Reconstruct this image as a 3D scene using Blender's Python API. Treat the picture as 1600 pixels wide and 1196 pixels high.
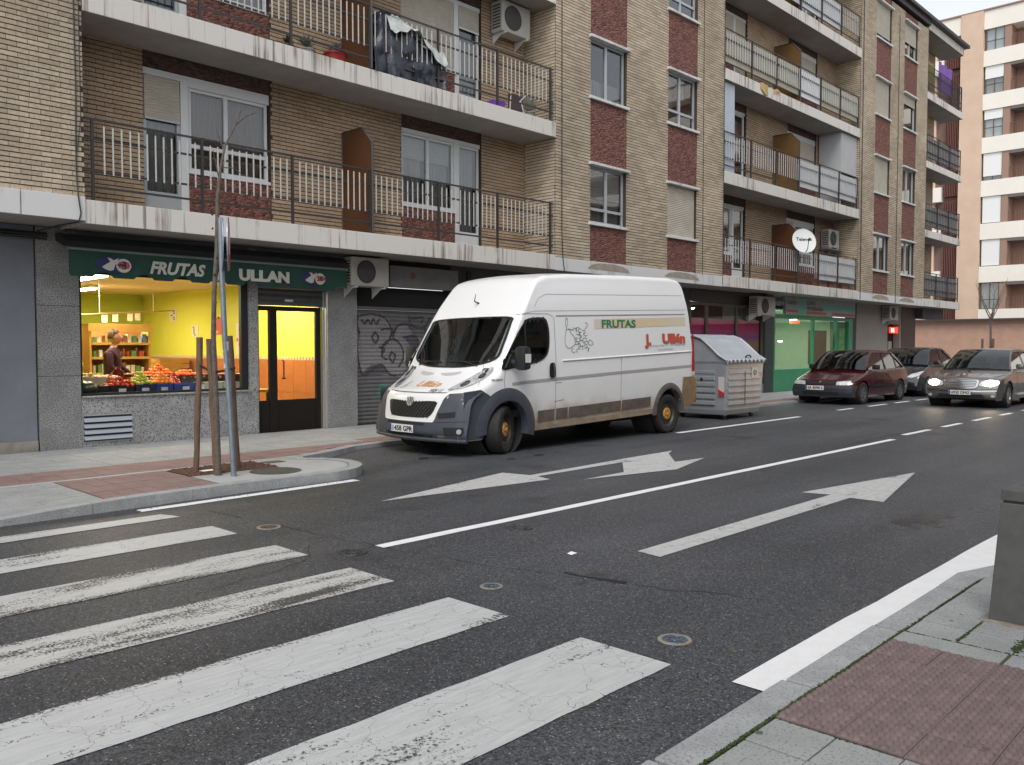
import bpy, bmesh, math, random
import numpy as np
from mathutils import Vector, Matrix
random.seed(7); np.random.seed(7)
for o in list(bpy.data.objects): bpy.data.objects.remove(o)
SC = bpy.context.scene
COL = SC.collection
R = math.radians
# ------------------------------------------------------------ camera
cd = bpy.data.cameras.new('camera'); cam = bpy.data.objects.new('camera', cd); COL.objects.link(cam); SC.camera = cam
cd.sensor_width = 36; cd.lens = 1339.65/1600*36; cd.clip_end = 600; cd.clip_start = .05
yaw, pit = 0.764992, 0.041572
fw = Vector((math.cos(yaw)*math.cos(pit), math.sin(yaw)*math.cos(pit), -math.sin(pit)))
cam.location = (0, 0, 1.52)
cam.rotation_euler = fw.to_track_quat('-Z', 'Y').to_euler()
# ------------------------------------------------------------ world, sun, exposure
W = bpy.data.worlds.new('World'); SC.world = W; W.use_nodes = True
nt = W.node_tree; nt.nodes.clear()
sky = nt.nodes.new('ShaderNodeTexSky'); sky.sky_type = 'NISHITA'; sky.sun_disc = False
SUN_EL, SUN_AZ = 52, 215      # azimuth: direction the light comes from, degrees from +X towards +Y
sky.sun_elevation = R(SUN_EL); sky.sun_rotation = R(90-SUN_AZ)
sky.dust_density = 1.2; sky.air_density = 1.0; sky.ozone_density = 1
hs = nt.nodes.new('ShaderNodeHueSaturation'); hs.inputs['Saturation'].default_value = .22; hs.inputs['Value'].default_value = 1.0
bg = nt.nodes.new('ShaderNodeBackground'); bg.inputs[1].default_value = .15
wo = nt.nodes.new('ShaderNodeOutputWorld')
nt.links.new(sky.outputs[0], hs.inputs['Color']); nt.links.new(hs.outputs[0], bg.inputs[0]); nt.links.new(bg.outputs[0], wo.inputs[0])
sl = bpy.data.lights.new('sun', 'SUN'); sl.energy = .9; sl.angle = R(25); sl.color = (1, .97, .93)
so = bpy.data.objects.new('sun', sl); COL.objects.link(so)
sd = Vector((math.cos(R(SUN_EL))*math.cos(R(SUN_AZ)), math.cos(R(SUN_EL))*math.sin(R(SUN_AZ)), math.sin(R(SUN_EL))))
so.rotation_euler = sd.to_track_quat('Z', 'Y').to_euler(); so.location = sd*30
SC.view_settings.view_transform = 'Standard'; SC.view_settings.look = 'None'
SC.view_settings.gamma = 1; SC.view_settings.use_curve_mapping = False
SC.view_settings.exposure = 0.72
SC.render.engine = 'CYCLES'
SC.cycles.max_bounces = 8; SC.cycles.transparent_max_bounces = 16
# ------------------------------------------------------------ helpers
class NT:
    """tiny node-tree wrapper"""
    def __init__(s, m): s.t = m.node_tree; s.n = s.t.nodes; s.l = s.t.links
    def new(s, k, **kw):
        x = s.n.new(k)
        for a, b in kw.items(): setattr(x, a, b)
        return x
    def link(s, a, b): s.l.new(a, b)
def rgb(c): return (c[0], c[1], c[2], 1)
MATS = {}
def mat(name, col, rough=.6, metal=0, var=0, vscale=8, bump=0, bscale=60, col2=None, spec=.5, coat=0, stretch=(1,1,1), emit=None, estr=0, speck=None, dist=.01):
    if name in MATS: return MATS[name]
    m = bpy.data.materials.new(name); m.use_nodes = True; N = NT(m); p = N.n['Principled BSDF']
    p.inputs['Base Color'].default_value = rgb(col); p.inputs['Roughness'].default_value = rough; p.inputs['Metallic'].default_value = metal
    p.inputs['Specular IOR Level'].default_value = spec; p.inputs['Coat Weight'].default_value = coat
    if coat: p.inputs['Coat Roughness'].default_value = .04
    if emit: p.inputs['Emission Color'].default_value = rgb(emit); p.inputs['Emission Strength'].default_value = estr
    tc = mp = None
    def coords():
        nonlocal tc, mp
        if not tc:
            tc = N.new('ShaderNodeTexCoord'); mp = N.new('ShaderNodeMapping'); mp.inputs['Scale'].default_value = stretch
            N.link(tc.outputs['Object'], mp.inputs[0])
        return mp.outputs[0]
    last = None
    if var or col2:
        c2 = col2 or tuple(max(0, x*(1-var)) for x in col)
        n = N.new('ShaderNodeTexNoise'); n.inputs['Scale'].default_value = vscale; n.inputs['Detail'].default_value = 6; n.inputs['Roughness'].default_value = .65
        N.link(coords(), n.inputs['Vector'])
        r = N.new('ShaderNodeValToRGB'); r.color_ramp.elements[0].position = .36; r.color_ramp.elements[1].position = .64
        r.color_ramp.elements[0].color = rgb(c2); r.color_ramp.elements[1].color = rgb(col)
        N.link(n.outputs[0], r.inputs[0]); last = r.outputs[0]; N.link(last, p.inputs['Base Color'])
    if speck:   # (scale, threshold, colour)
        n = N.new('ShaderNodeTexNoise'); n.inputs['Scale'].default_value = speck[0]; n.inputs['Detail'].default_value = 2
        N.link(coords(), n.inputs['Vector'])
        r = N.new('ShaderNodeValToRGB'); r.color_ramp.elements[0].position = speck[1]; r.color_ramp.elements[1].position = speck[1]+.08
        mx = N.new('ShaderNodeMix', data_type='RGBA'); N.link(n.outputs[0], r.inputs[0]); N.link(r.outputs[0], mx.inputs[0])
        if last: N.link(last, mx.inputs[6])
        else: mx.inputs[6].default_value = rgb(col)
        mx.inputs[7].default_value = rgb(speck[2]); N.link(mx.outputs[2], p.inputs['Base Color'])
    if bump:
        n = N.new('ShaderNodeTexNoise'); n.inputs['Scale'].default_value = bscale; n.inputs['Detail'].default_value = 4
        N.link(coords(), n.inputs['Vector'])
        b = N.new('ShaderNodeBump'); b.inputs['Strength'].default_value = bump; b.inputs['Distance'].default_value = dist
        N.link(n.outputs[0], b.inputs['Height']); N.link(b.outputs[0], p.inputs['Normal'])
    MATS[name] = m; return m
def glass(name, tint=(.8,.85,.85), rough=.02, ior=1.5, boost=1.0):
    if name in MATS: return MATS[name]
    m = bpy.data.materials.new(name); m.use_nodes = True; N = NT(m); N.n.clear()
    o = N.new('ShaderNodeOutputMaterial'); mx = N.new('ShaderNodeMixShader'); tr = N.new('ShaderNodeBsdfTransparent'); gl = N.new('ShaderNodeBsdfGlossy'); fr = N.new('ShaderNodeFresnel')
    tr.inputs[0].default_value = rgb(tint); gl.inputs['Roughness'].default_value = rough; fr.inputs[0].default_value = ior
    ml = N.new('ShaderNodeMath', operation='MULTIPLY'); ml.inputs[1].default_value = 1.7*boost; ml.use_clamp = True
    N.link(fr.outputs[0], ml.inputs[0]); N.link(ml.outputs[0], mx.inputs[0]); N.link(tr.outputs[0], mx.inputs[1]); N.link(gl.outputs[0], mx.inputs[2]); N.link(mx.outputs[0], o.inputs[0])
    MATS[name] = m; return m
def wloc(o):
    v = Vector((0,0,0))
    while o: v += o.location; o = o.parent
    return v
def newobj(name, me, parent=None, loc=None):
    o = bpy.data.objects.new(name, me); COL.objects.link(o)
    if parent: o.parent = parent
    if loc is not None: o.location = loc
    return o
class MB:
    def __init__(s): s.v = []; s.f = []; s.m = []
    def add(s, v, f, m=0):
        b = len(s.v); s.v += [tuple(p) for p in v]; s.f += [tuple(i+b for i in q) for q in f]; s.m += [m]*len(f); return s
    def box(s, x0, x1, y0, y1, z0, z1, m=0):
        if x0 > x1: x0, x1 = x1, x0
        if y0 > y1: y0, y1 = y1, y0
        if z0 > z1: z0, z1 = z1, z0
        return s.add([(x0,y0,z0),(x1,y0,z0),(x1,y1,z0),(x0,y1,z0),(x0,y0,z1),(x1,y0,z1),(x1,y1,z1),(x0,y1,z1)],
              [(0,3,2,1),(4,5,6,7),(0,1,5,4),(1,2,6,5),(2,3,7,6),(3,0,4,7)], m)
    def cyl(s, p0, p1, r0, r1=None, n=12, m=0, caps=True):
        return s.tube([p0, p1], [r0, r0 if r1 is None else r1], n, m, caps)
    def tube(s, pts, r, n=8, m=0, caps=True):
        pts = [Vector(p) for p in pts]; k = len(pts)
        if not hasattr(r, '__len__'): r = [r]*k
        v = []; ref = None
        for i, p in enumerate(pts):
            d = (pts[min(i+1,k-1)]-pts[max(i-1,0)]).normalized()
            if ref is None: ref = Vector((0,0,1)) if abs(d.z) < .9 else Vector((1,0,0))
            a = d.cross(ref).normalized(); b = a.cross(d).normalized(); ref = b
            for j in range(n):
                t = 2*math.pi*j/n; v.append(p+(a*math.cos(t)+b*math.sin(t))*r[i])
        f = [(i*n+j, i*n+(j+1)%n, (i+1)*n+(j+1)%n, (i+1)*n+j) for i in range(k-1) for j in range(n)]
        if caps: f += [tuple(range(n))[::-1], tuple(range((k-1)*n, k*n))]
        return s.add(v, f, m)
    def prism(s, poly, axis, a0, a1, m=0):
        """poly in the two other axes (order x,y,z without axis), extruded along axis"""
        def pt(p, a):
            if axis == 'x': return (a, p[0], p[1])
            if axis == 'y': return (p[0], a, p[1])
            return (p[0], p[1], a)
        n = len(poly); v = [pt(p, a0) for p in poly]+[pt(p, a1) for p in poly]
        f = [tuple(range(n)), tuple(range(n, 2*n))[::-1]]+[(i, (i+1)%n, n+(i+1)%n, n+i) for i in range(n)]
        return s.add(v, f, m)
    def lathe(s, prof, n=24, c=(0,0,0), axis='z', m=0, close=False):
        v = []; k = len(prof)
        for (r, h) in prof:
            for j in range(n):
                t = 2*math.pi*j/n; a, b = r*math.cos(t), r*math.sin(t)
                v.append((c[0]+a, c[1]+b, c[2]+h) if axis == 'z' else (c[0]+a, c[1]+h, c[2]+b) if axis == 'y' else (c[0]+h, c[1]+a, c[2]+b))
        f = [(i*n+j, i*n+(j+1)%n, ((i+1)%k)*n+(j+1)%n, ((i+1)%k)*n+j) for i in range(k if close else k-1) for j in range(n)]
        return s.add(v, f, m)
    def grid(s, fn, nu, nv, m=0, keep=None):
        b = [fn(i/nu, j/nv) for i in range(nu+1) for j in range(nv+1)]
        f = [(i*(nv+1)+j, (i+1)*(nv+1)+j, (i+1)*(nv+1)+j+1, i*(nv+1)+j+1) for i in range(nu) for j in range(nv) if keep is None or keep(i, j)]
        return s.add(b, f, m)
    def sph(s, c, r, n=10, k=6, m=0, sc=(1,1,1), jit=0):
        v = []; f = []
        for i in range(1, k):
            for j in range(n):
                a, b = math.pi*i/k, 2*math.pi*j/n; q = 1+random.uniform(-jit, jit)
                v.append((c[0]+r*sc[0]*q*math.sin(a)*math.cos(b), c[1]+r*sc[1]*q*math.sin(a)*math.sin(b), c[2]+r*sc[2]*q*math.cos(a)))
        v += [(c[0], c[1], c[2]+r*sc[2]), (c[0], c[1], c[2]-r*sc[2])]
        T, B = len(v)-2, len(v)-1
        for j in range(n):
            f.append((T, j, (j+1)%n)); f.append((B, (k-2)*n+(j+1)%n, (k-2)*n+j))
            for i in range(k-2): f.append((i*n+j, (i+1)*n+j, (i+1)*n+(j+1)%n, i*n+(j+1)%n))
        return s.add(v, f, m)
    def mesh(s, name, mats, off=Vector((0,0,0)), smooth=False, bevel=0, weld=False, recalc=True, sharp=35):
        me = bpy.data.meshes.new(name)
        ox, oy, oz = off
        me.from_pydata([(x-ox, y-oy, z-oz) for x, y, z in s.v], [], s.f)
        for q in (mats if isinstance(mats, (list, tuple)) else [mats]): me.materials.append(q)
        if len(me.polygons): me.polygons.foreach_set('material_index', s.m)
        if (recalc and len(s.f) < 60000) or bevel or weld:
            bm = bmesh.new(); bm.from_mesh(me)
            if weld: bmesh.ops.remove_doubles(bm, verts=bm.verts, dist=1e-5)
            if recalc: bmesh.ops.recalc_face_normals(bm, faces=bm.faces)
            if bevel:
                ed = [e for e in bm.edges if len(e.link_faces) == 2 and e.calc_face_angle(0) > R(30)]
                bmesh.ops.bevel(bm, geom=ed, offset=bevel, segments=2, profile=.6, affect='EDGES', clamp_overlap=True)
            bm.to_mesh(me); bm.free()
        if smooth:
            me.polygons.foreach_set('use_smooth', [True]*len(me.polygons))
            try: me.set_sharp_from_angle(angle=R(sharp))
            except Exception: pass
        me.update(); return me
    def build(s, name, mats, parent=None, local=False, kind=None, label=None, **kw):
        off = Vector((0,0,0)) if (local or not parent) else wloc(parent)
        me = s.mesh(name, mats, off=off, **kw)
        o = newobj(name, me, parent)
        if kind: o['kind'] = kind
        if label: o['label'] = label
        return o
def thing(name, label, cat, loc=(0,0,0), rz=0, group=None):
    o = bpy.data.objects.new(name, None); COL.objects.link(o); o.location = loc; o.rotation_euler = (0,0,rz); o.empty_display_size = .2
    o['label'] = label; o['category'] = cat
    if group: o['group'] = group
    return o
def tag(o, label, cat, group=None):
    o['label'] = label; o['category'] = cat
    if group: o['group'] = group
    return o
def single(mb, name, mats, label, cat, base, group=None, **kw):
    """a thing that is one mesh with its origin at base"""
    me = mb.mesh(name, mats, off=Vector(base), **kw); o = newobj(name, me, None, base); return tag(o, label, cat, group)
def dup(o, loc=None, parent=None, label=None, group=None):
    c = o.copy(); COL.objects.link(c); c.parent = parent
    if loc is not None: c.location = loc
    if label: c['label'] = label
    if group: c['group'] = group
    for ch in o.children: dup(ch, None, c)
    return c
_tc = {}
def textmb(body, size, fn, bold=0, shear=0, res=3, spacing=1.0, m=0, mb=None, align='LEFT', width=None):
    """flat lettering; fn maps (u,v) in metres to 3-D"""
    cu = bpy.data.curves.new('t', 'FONT'); cu.body = body; cu.size = size; cu.offset = bold; cu.shear = shear; cu.resolution_u = res; cu.space_character = spacing; cu.align_x = align
    ob = bpy.data.objects.new('t', cu); COL.objects.link(ob)
    dg = bpy.context.evaluated_depsgraph_get(); me = bpy.data.meshes.new_from_object(ob.evaluated_get(dg))
    mb = mb or MB(); k = 1
    if width:
        w = max(v.co.x for v in me.vertices)-min(v.co.x for v in me.vertices); k = width/w
    mb.add([fn(v.co.x*k, v.co.y) for v in me.vertices], [tuple(p.vertices) for p in me.polygons], m)
    bpy.data.objects.remove(ob); bpy.data.curves.remove(cu); bpy.data.meshes.remove(me)
    return mb
def proj(x, y, z):
    f_ = 1339.65/1600*1024; q = Vector((x, y, z-1.52))
    r = Vector((math.sin(yaw), -math.cos(yaw), 0)); u = r.cross(fw); k = q.dot(fw)
    if k < .1: return (-9999, -9999, k)
    return (512+f_*q.dot(r)/k, 382.5-f_*q.dot(u)/k, k)
# ------------------------------------------------------------ materials
def brick_mat(name, attr, cols):
    m = bpy.data.materials.new(name); m.use_nodes = True; N = NT(m); p = N.n['Principled BSDF']
    if attr: a = N.new('ShaderNodeAttribute', attribute_name='rnd'); src = a.outputs['Fac']
    else: a = N.new('ShaderNodeObjectInfo'); src = a.outputs['Random']
    r = N.new('ShaderNodeValToRGB'); e = r.color_ramp.elements
    while len(e) < len(cols): e.new(.5)
    for i, c in enumerate(cols): e[i].position = i/(len(cols)-1); e[i].color = rgb(c)
    N.link(src, r.inputs[0])
    g = N.new('ShaderNodeNewGeometry'); n = N.new('ShaderNodeTexNoise'); n.inputs['Scale'].default_value = 30; n.inputs['Detail'].default_value = 5; N.link(g.outputs['Position'], n.inputs['Vector'])
    n2 = N.new('ShaderNodeTexNoise'); n2.inputs['Scale'].default_value = .7; n2.inputs['Detail'].default_value = 3; N.link(g.outputs['Position'], n2.inputs['Vector'])
    mr = N.new('ShaderNodeMapRange'); mr.inputs[1].default_value = .3; mr.inputs[2].default_value = .7; mr.inputs[3].default_value = .78; mr.inputs[4].default_value = 1.12; N.link(n.outputs[0], mr.inputs[0])
    mr2 = N.new('ShaderNodeMapRange'); mr2.inputs[1].default_value = .3; mr2.inputs[2].default_value = .7; mr2.inputs[3].default_value = .76; mr2.inputs[4].default_value = 1.12; N.link(n2.outputs[0], mr2.inputs[0])
    mm = N.new('ShaderNodeMath', operation='MULTIPLY'); N.link(mr.outputs[0], mm.inputs[0]); N.link(mr2.outputs[0], mm.inputs[1])
    vm = N.new('ShaderNodeVectorMath', operation='SCALE'); N.link(r.outputs[0], vm.inputs[0]); N.link(mm.outputs[0], vm.inputs['Scale']); N.link(vm.outputs[0], p.inputs['Base Color'])
    b = N.new('ShaderNodeBump'); b.inputs['Strength'].default_value = .4; b.inputs['Distance'].default_value = .003; N.link(n.outputs[0], b.inputs['Height']); N.link(b.outputs[0], p.inputs['Normal'])
    p.inputs['Roughness'].default_value = .85; MATS[name] = m; return m
TAN = [(.40,.325,.235),(.46,.375,.275),(.50,.415,.305),(.56,.475,.35),(.46,.355,.25)]
M_brick = brick_mat('tan_brick', True, TAN); M_brick1 = brick_mat('tan_brick_single', False, TAN)
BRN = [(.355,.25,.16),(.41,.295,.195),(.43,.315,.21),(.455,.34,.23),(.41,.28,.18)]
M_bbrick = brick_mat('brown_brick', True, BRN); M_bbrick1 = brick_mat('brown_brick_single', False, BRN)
M_mortar = mat('mortar', (.062,.047,.036), .95, var=.3, vscale=20)
M_white = mat('window_white', (.62,.63,.63), .45)
M_alu = mat('aluminium', (.42,.44,.45), .4, .3)
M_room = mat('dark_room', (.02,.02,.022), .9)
M_curt = mat('curtain', (.50,.48,.46), .9, var=.35, vscale=5, stretch=(6,6,.3))
M_curt2 = mat('curtain_dusky', (.34,.25,.22), .9, var=.35, vscale=5, stretch=(6,6,.3))
M_glass = glass('window_glass', (.80,.86,.86), boost=1.7)
M_glassc = glass('shop_glass', (.93,.94,.92), boost=.45)
M_glassd = glass('vehicle_glass', (.52,.58,.55), boost=1.5)
M_shut = mat('shutter_cream', (.50,.46,.38), .6, var=.15, vscale=3)
M_rail = mat('dark_rail', (.035,.03,.03), .5)
M_balu = mat('white_baluster', (.56,.54,.50), .5, var=.25, vscale=15)
M_black = mat('black_plastic', (.018,.018,.02), .45)
M_chrome = mat('chrome', (.6,.6,.6), .15, 1)
M_rubber = mat('tyre_rubber', (.022,.021,.02), .75, var=.4, vscale=12)
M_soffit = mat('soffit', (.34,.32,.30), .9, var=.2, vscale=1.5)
def streak_mat(name, base, dark, amount=.5, sx=14, sz=.35):
    m = bpy.data.materials.new(name); m.use_nodes = True; N = NT(m); p = N.n['Principled BSDF']; p.inputs['Roughness'].default_value = .8
    tc = N.new('ShaderNodeTexCoord'); mp = N.new('ShaderNodeMapping'); mp.inputs['Scale'].default_value = (sx, sx, sz); N.link(tc.outputs['Object'], mp.inputs[0])
    n = N.new('ShaderNodeTexNoise'); n.inputs['Scale'].default_value = 1; n.inputs['Detail'].default_value = 7; n.inputs['Roughness'].default_value = .7; N.link(mp.outputs[0], n.inputs['Vector'])
    n2 = N.new('ShaderNodeTexNoise'); n2.inputs['Scale'].default_value = .9; n2.inputs['Detail'].default_value = 3; N.link(tc.outputs['Object'], n2.inputs['Vector'])
    ad = N.new('ShaderNodeMath', operation='MULTIPLY_ADD'); ad.inputs[1].default_value = .55; N.link(n2.outputs[0], ad.inputs[0]); N.link(n.outputs[0], ad.inputs[2])
    r = N.new('ShaderNodeValToRGB'); e = r.color_ramp.elements; e[0].position = .60; e[0].color = rgb(dark); e[1].position = .60+.32*amount; e[1].color = rgb(base)
    N.link(ad.outputs[0], r.inputs[0]); N.link(r.outputs[0], p.inputs['Base Color'])
    MATS[name] = m; return m
M_slab = streak_mat('stained_slab', (.60,.575,.53), (.23,.19,.15), .42)
M_band = streak_mat('clean_slab', (.60,.60,.59), (.42,.41,.40), .5, 4)
def tex_red(name, c1, c2):
    m = bpy.data.materials.new(name); m.use_nodes = True; N = NT(m); p = N.n['Principled BSDF']; p.inputs['Roughness'].default_value = .8
    tc = N.new('ShaderNodeTexCoord'); mp = N.new('ShaderNodeMapping'); mp.inputs['Scale'].default_value = (1,1,1.7); N.link(tc.outputs['Object'], mp.inputs[0])
    v = N.new('ShaderNodeTexVoronoi'); v.inputs['Scale'].default_value = 17; N.link(mp.outputs[0], v.inputs['Vector'])
    sp = N.new('ShaderNodeSeparateColor'); N.link(v.outputs['Color'], sp.inputs[0])
    mx = N.new('ShaderNodeMix', data_type='RGBA'); mx.inputs[6].default_value = rgb(c1); mx.inputs[7].default_value = rgb(c2); N.link(sp.outputs[0], mx.inputs[0]); N.link(mx.outputs[2], p.inputs['Base Color'])
    b = N.new('ShaderNodeBump'); b.inputs['Distance'].default_value = .03; b.inputs['Strength'].default_value = 1; b.invert = True; N.link(v.outputs['Distance'], b.inputs['Height']); N.link(b.outputs[0], p.inputs['Normal'])
    MATS[name] = m; return m
M_red = tex_red('red_textured_panel', (.085,.034,.027), (.25,.105,.08))
M_lint = tex_red('dark_textured_lintel', (.05,.03,.025), (.12,.07,.055))
M_granite = mat('speckled_granite', (.37,.37,.365), .6, var=.25, vscale=3, speck=(55,.52,(.12,.12,.12)))
M_gran2 = mat('granite_pier', (.33,.325,.32), .6, var=.3, vscale=2.5, speck=(60,.5,(.11,.11,.11)))
M_plain = mat('grey_render', (.20,.215,.24), .85, var=.2, vscale=1.2)
# ============================================================ GROUND
def asphalt():
    m = bpy.data.materials.new('asphalt'); m.use_nodes = True; N = NT(m); p = N.n['Principled BSDF']; p.inputs['Roughness'].default_value = .55
    g = N.new('ShaderNodeNewGeometry'); P = g.outputs['Position']
    def noise(s, d=4, rr=.6):
        n = N.new('ShaderNodeTexNoise'); n.inputs['Scale'].default_value = s; n.inputs['Detail'].default_value = d; n.inputs['Roughness'].default_value = rr; N.link(P, n.inputs['Vector']); return n.outputs[0]
    def ramp(src, a, b, ca, cb):  # two-stop colour ramp
        r = N.new('ShaderNodeValToRGB'); e = r.color_ramp.elements; e[0].position = a; e[1].position = b; e[0].color = rgb(ca); e[1].color = rgb(cb); N.link(src, r.inputs[0]); return r.outputs[0]
    def mul(a, b):
        x = N.new('ShaderNodeMix', data_type='RGBA', blend_type='MULTIPLY'); x.inputs[0].default_value = 1; N.link(a, x.inputs[6]); N.link(b, x.inputs[7]); return x.outputs[2]
    base = ramp(noise(.45, 5), .3, .7, (.046,.049,.055), (.070,.073,.079))
    mpS = N.new('ShaderNodeMapping'); mpS.inputs['Scale'].default_value = (.12, 1.4, 1); N.link(P, mpS.inputs[0]); nS = N.new('ShaderNodeTexNoise'); nS.inputs['Scale'].default_value = 1; nS.inputs['Detail'].default_value = 5; N.link(mpS.outputs[0], nS.inputs['Vector'])
    base = mul(base, ramp(nS.outputs[0], .35, .65, (.80,.80,.81), (1.2,1.2,1.2)))
    vg = N.new('ShaderNodeTexVoronoi'); vg.inputs['Scale'].default_value = 95; N.link(P, vg.inputs['Vector']); sg0 = N.new('ShaderNodeSeparateColor'); N.link(vg.outputs['Color'], sg0.inputs[0])
    base = mul(base, ramp(sg0.outputs[1], 0, 1, (.45,.45,.45), (1.6,1.6,1.6)))
    grain = ramp(noise(85, 3, .75), .35, .68, (.45,.45,.46), (1.5,1.5,1.5))
    med = ramp(noise(28, 4, .7), .3, .7, (.75,.75,.76), (1.2,1.2,1.19))
    c = mul(mul(base, grain), med)
    v = N.new('ShaderNodeTexVoronoi'); v.inputs['Scale'].default_value = 75; N.link(P, v.inputs['Vector'])
    sp = N.new('ShaderNodeSeparateColor'); N.link(v.outputs['Color'], sp.inputs[0])
    cmp_ = N.new('ShaderNodeMath', operation='GREATER_THAN'); cmp_.inputs[1].default_value = .90; N.link(sp.outputs[0], cmp_.inputs[0])
    d = N.new('ShaderNodeMath', operation='LESS_THAN'); d.inputs[1].default_value = .33; N.link(v.outputs['Distance'], d.inputs[0])
    a = N.new('ShaderNodeMath', operation='MULTIPLY'); N.link(cmp_.outputs[0], a.inputs[0]); N.link(d.outputs[0], a.inputs[1])
    x = N.new('ShaderNodeMix', data_type='RGBA'); N.link(a.outputs[0], x.inputs[0]); N.link(c, x.inputs[6]); x.inputs[7].default_value = (.26,.25,.24,1)
    # oil stains
    st = ramp(noise(.9, 3, .5), .62, .72, (1,1,1), (.55,.55,.57))
    c2 = mul(x.outputs[2], st)
    N.link(c2, p.inputs['Base Color'])
    b = N.new('ShaderNodeBump'); b.inputs['Strength'].default_value = .8; b.inputs['Distance'].default_value = .006; N.link(noise(110, 3, .7), b.inputs['Height']); N.link(b.outputs[0], p.inputs['Normal'])
    MATS['asphalt'] = m; return m
M_asph = asphalt()
M_tar = mat('tar_seam', (.018,.018,.019), .6, var=.3, vscale=30)
def paint(name, col, wear, wscale=40, streak=(1,1,1), crack=.5):
    m = bpy.data.materials.new(name); m.use_nodes = True; N = NT(m); p = N.n['Principled BSDF']; p.inputs['Roughness'].default_value = .6
    g = N.new('ShaderNodeNewGeometry'); P = g.outputs['Position']
    mp = N.new('ShaderNodeMapping'); mp.inputs['Scale'].default_value = streak; N.link(P, mp.inputs[0])
    n = N.new('ShaderNodeTexNoise'); n.inputs['Scale'].default_value = wscale; n.inputs['Detail'].default_value = 8; n.inputs['Roughness'].default_value = .75; N.link(P, n.inputs['Vector'])
    n2 = N.new('ShaderNodeTexNoise'); n2.inputs['Scale'].default_value = 1.6; n2.inputs['Detail'].default_value = 3; N.link(mp.outputs[0], n2.inputs['Vector'])
    ad = N.new('ShaderNodeMath', operation='MULTIPLY_ADD'); ad.inputs[1].default_value = .9; N.link(n2.outputs[0], ad.inputs[0]); N.link(n.outputs[0], ad.inputs[2])
    r = N.new('ShaderNodeMapRange'); r.inputs[1].default_value = wear; r.inputs[2].default_value = wear+.05; N.link(ad.outputs[0], r.inputs[0])
    # cracks from voronoi edges
    nz = N.new('ShaderNodeTexNoise'); nz.inputs['Scale'].default_value = 5; nz.inputs['Detail'].default_value = 4; N.link(P, nz.inputs['Vector'])
    vm = N.new('ShaderNodeVectorMath', operation='MULTIPLY_ADD'); vm.inputs[1].default_value = (.3,.3,.3); N.link(nz.outputs['Color'], vm.inputs[0]); N.link(P, vm.inputs[2])
    v = N.new('ShaderNodeTexVoronoi', feature='DISTANCE_TO_EDGE'); v.inputs['Scale'].default_value = 3.2; N.link(vm.outputs[0], v.inputs['Vector'])
    ct = N.new('ShaderNodeMath', operation='MULTIPLY'); ct.inputs[1].default_value = .010*crack; N.link(n2.outputs[0], ct.inputs[0])
    c = N.new('ShaderNodeMath', operation='GREATER_THAN'); N.link(v.outputs['Distance'], c.inputs[0]); N.link(ct.outputs[0], c.inputs[1])
    k = N.new('ShaderNodeMath', operation='MULTIPLY'); N.link(r.outputs[0], k.inputs[0]); N.link(c.outputs[0], k.inputs[1])
    n3 = N.new('ShaderNodeTexNoise'); n3.inputs['Scale'].default_value = 9; n3.inputs['Detail'].default_value = 5; N.link(mp.outputs[0], n3.inputs['Vector'])
    rr = N.new('ShaderNodeValToRGB'); rr.color_ramp.elements[0].position = .3; rr.color_ramp.elements[1].position = .65; rr.color_ramp.elements[0].color = rgb([q*(.93 if crack == 0 else .84) for q in col]); rr.color_ramp.elements[1].color = rgb(col); N.link(n3.outputs[0], rr.inputs[0])
    x = N.new('ShaderNodeMix', data_type='RGBA'); x.inputs[6].default_value = (.06,.058,.055,1); N.link(rr.outputs[0], x.inputs[7]); N.link(k.outputs[0], x.inputs[0]); N.link(x.outputs[2], p.inputs['Base Color'])
    b = N.new('ShaderNodeBump'); b.inputs['Strength'].default_value = .5; b.inputs['Distance'].default_value = .004; N.link(n.outputs[0], b.inputs['Height']); N.link(b.outputs[0], p.inputs['Normal'])
    MATS[name] = m; return m
P_new = paint('fresh_white_paint', (.80,.80,.80), .66, 50, crack=0)
P_mid = paint('white_paint', (.50,.51,.505), .76, 50, (.5,4,1), .5)
P_worn = paint('worn_white_paint', (.50,.50,.48), .865, 70, (.6,3,1), .5)
P_arrow = paint('arrow_paint', (.50,.50,.49), .74, 45, (1,2,1), .5)
def dip(x, y):
    def ss(a, b, t): t = min(1, max(0, (t-a)/(b-a))); return t*t*(3-2*t)
    return -.05*ss(7.3, 8.1, y)*(1-ss(6.4, 7.4, x))
SW = .055   # pavement top
road = MB()
xs = [-60,-20,-8,-4,-2]+[x*.5 for x in range(-3, 20)]+[10,12,15,20,30,45,70,110,300]
ys = [-60,-20,-6,-2,0,1,2,3,4,5,6,6.5,7]+[7+.15*i for i in range(1, 14)]+[9.5,10,10.6,12,16,30,80,250]
vs = [(x, y, dip(x, y) if y < 9.4 else dip(x, 9)) for x in xs for y in ys]
nY = len(ys)
road.add(vs, [(i*nY+j, (i+1)*nY+j, (i+1)*nY+j+1, i*nY+j+1) for i in range(len(xs)-1) for j in range(nY-1)])
ROAD = road.build('road', M_asph, None, kind='structure', smooth=True)
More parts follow.
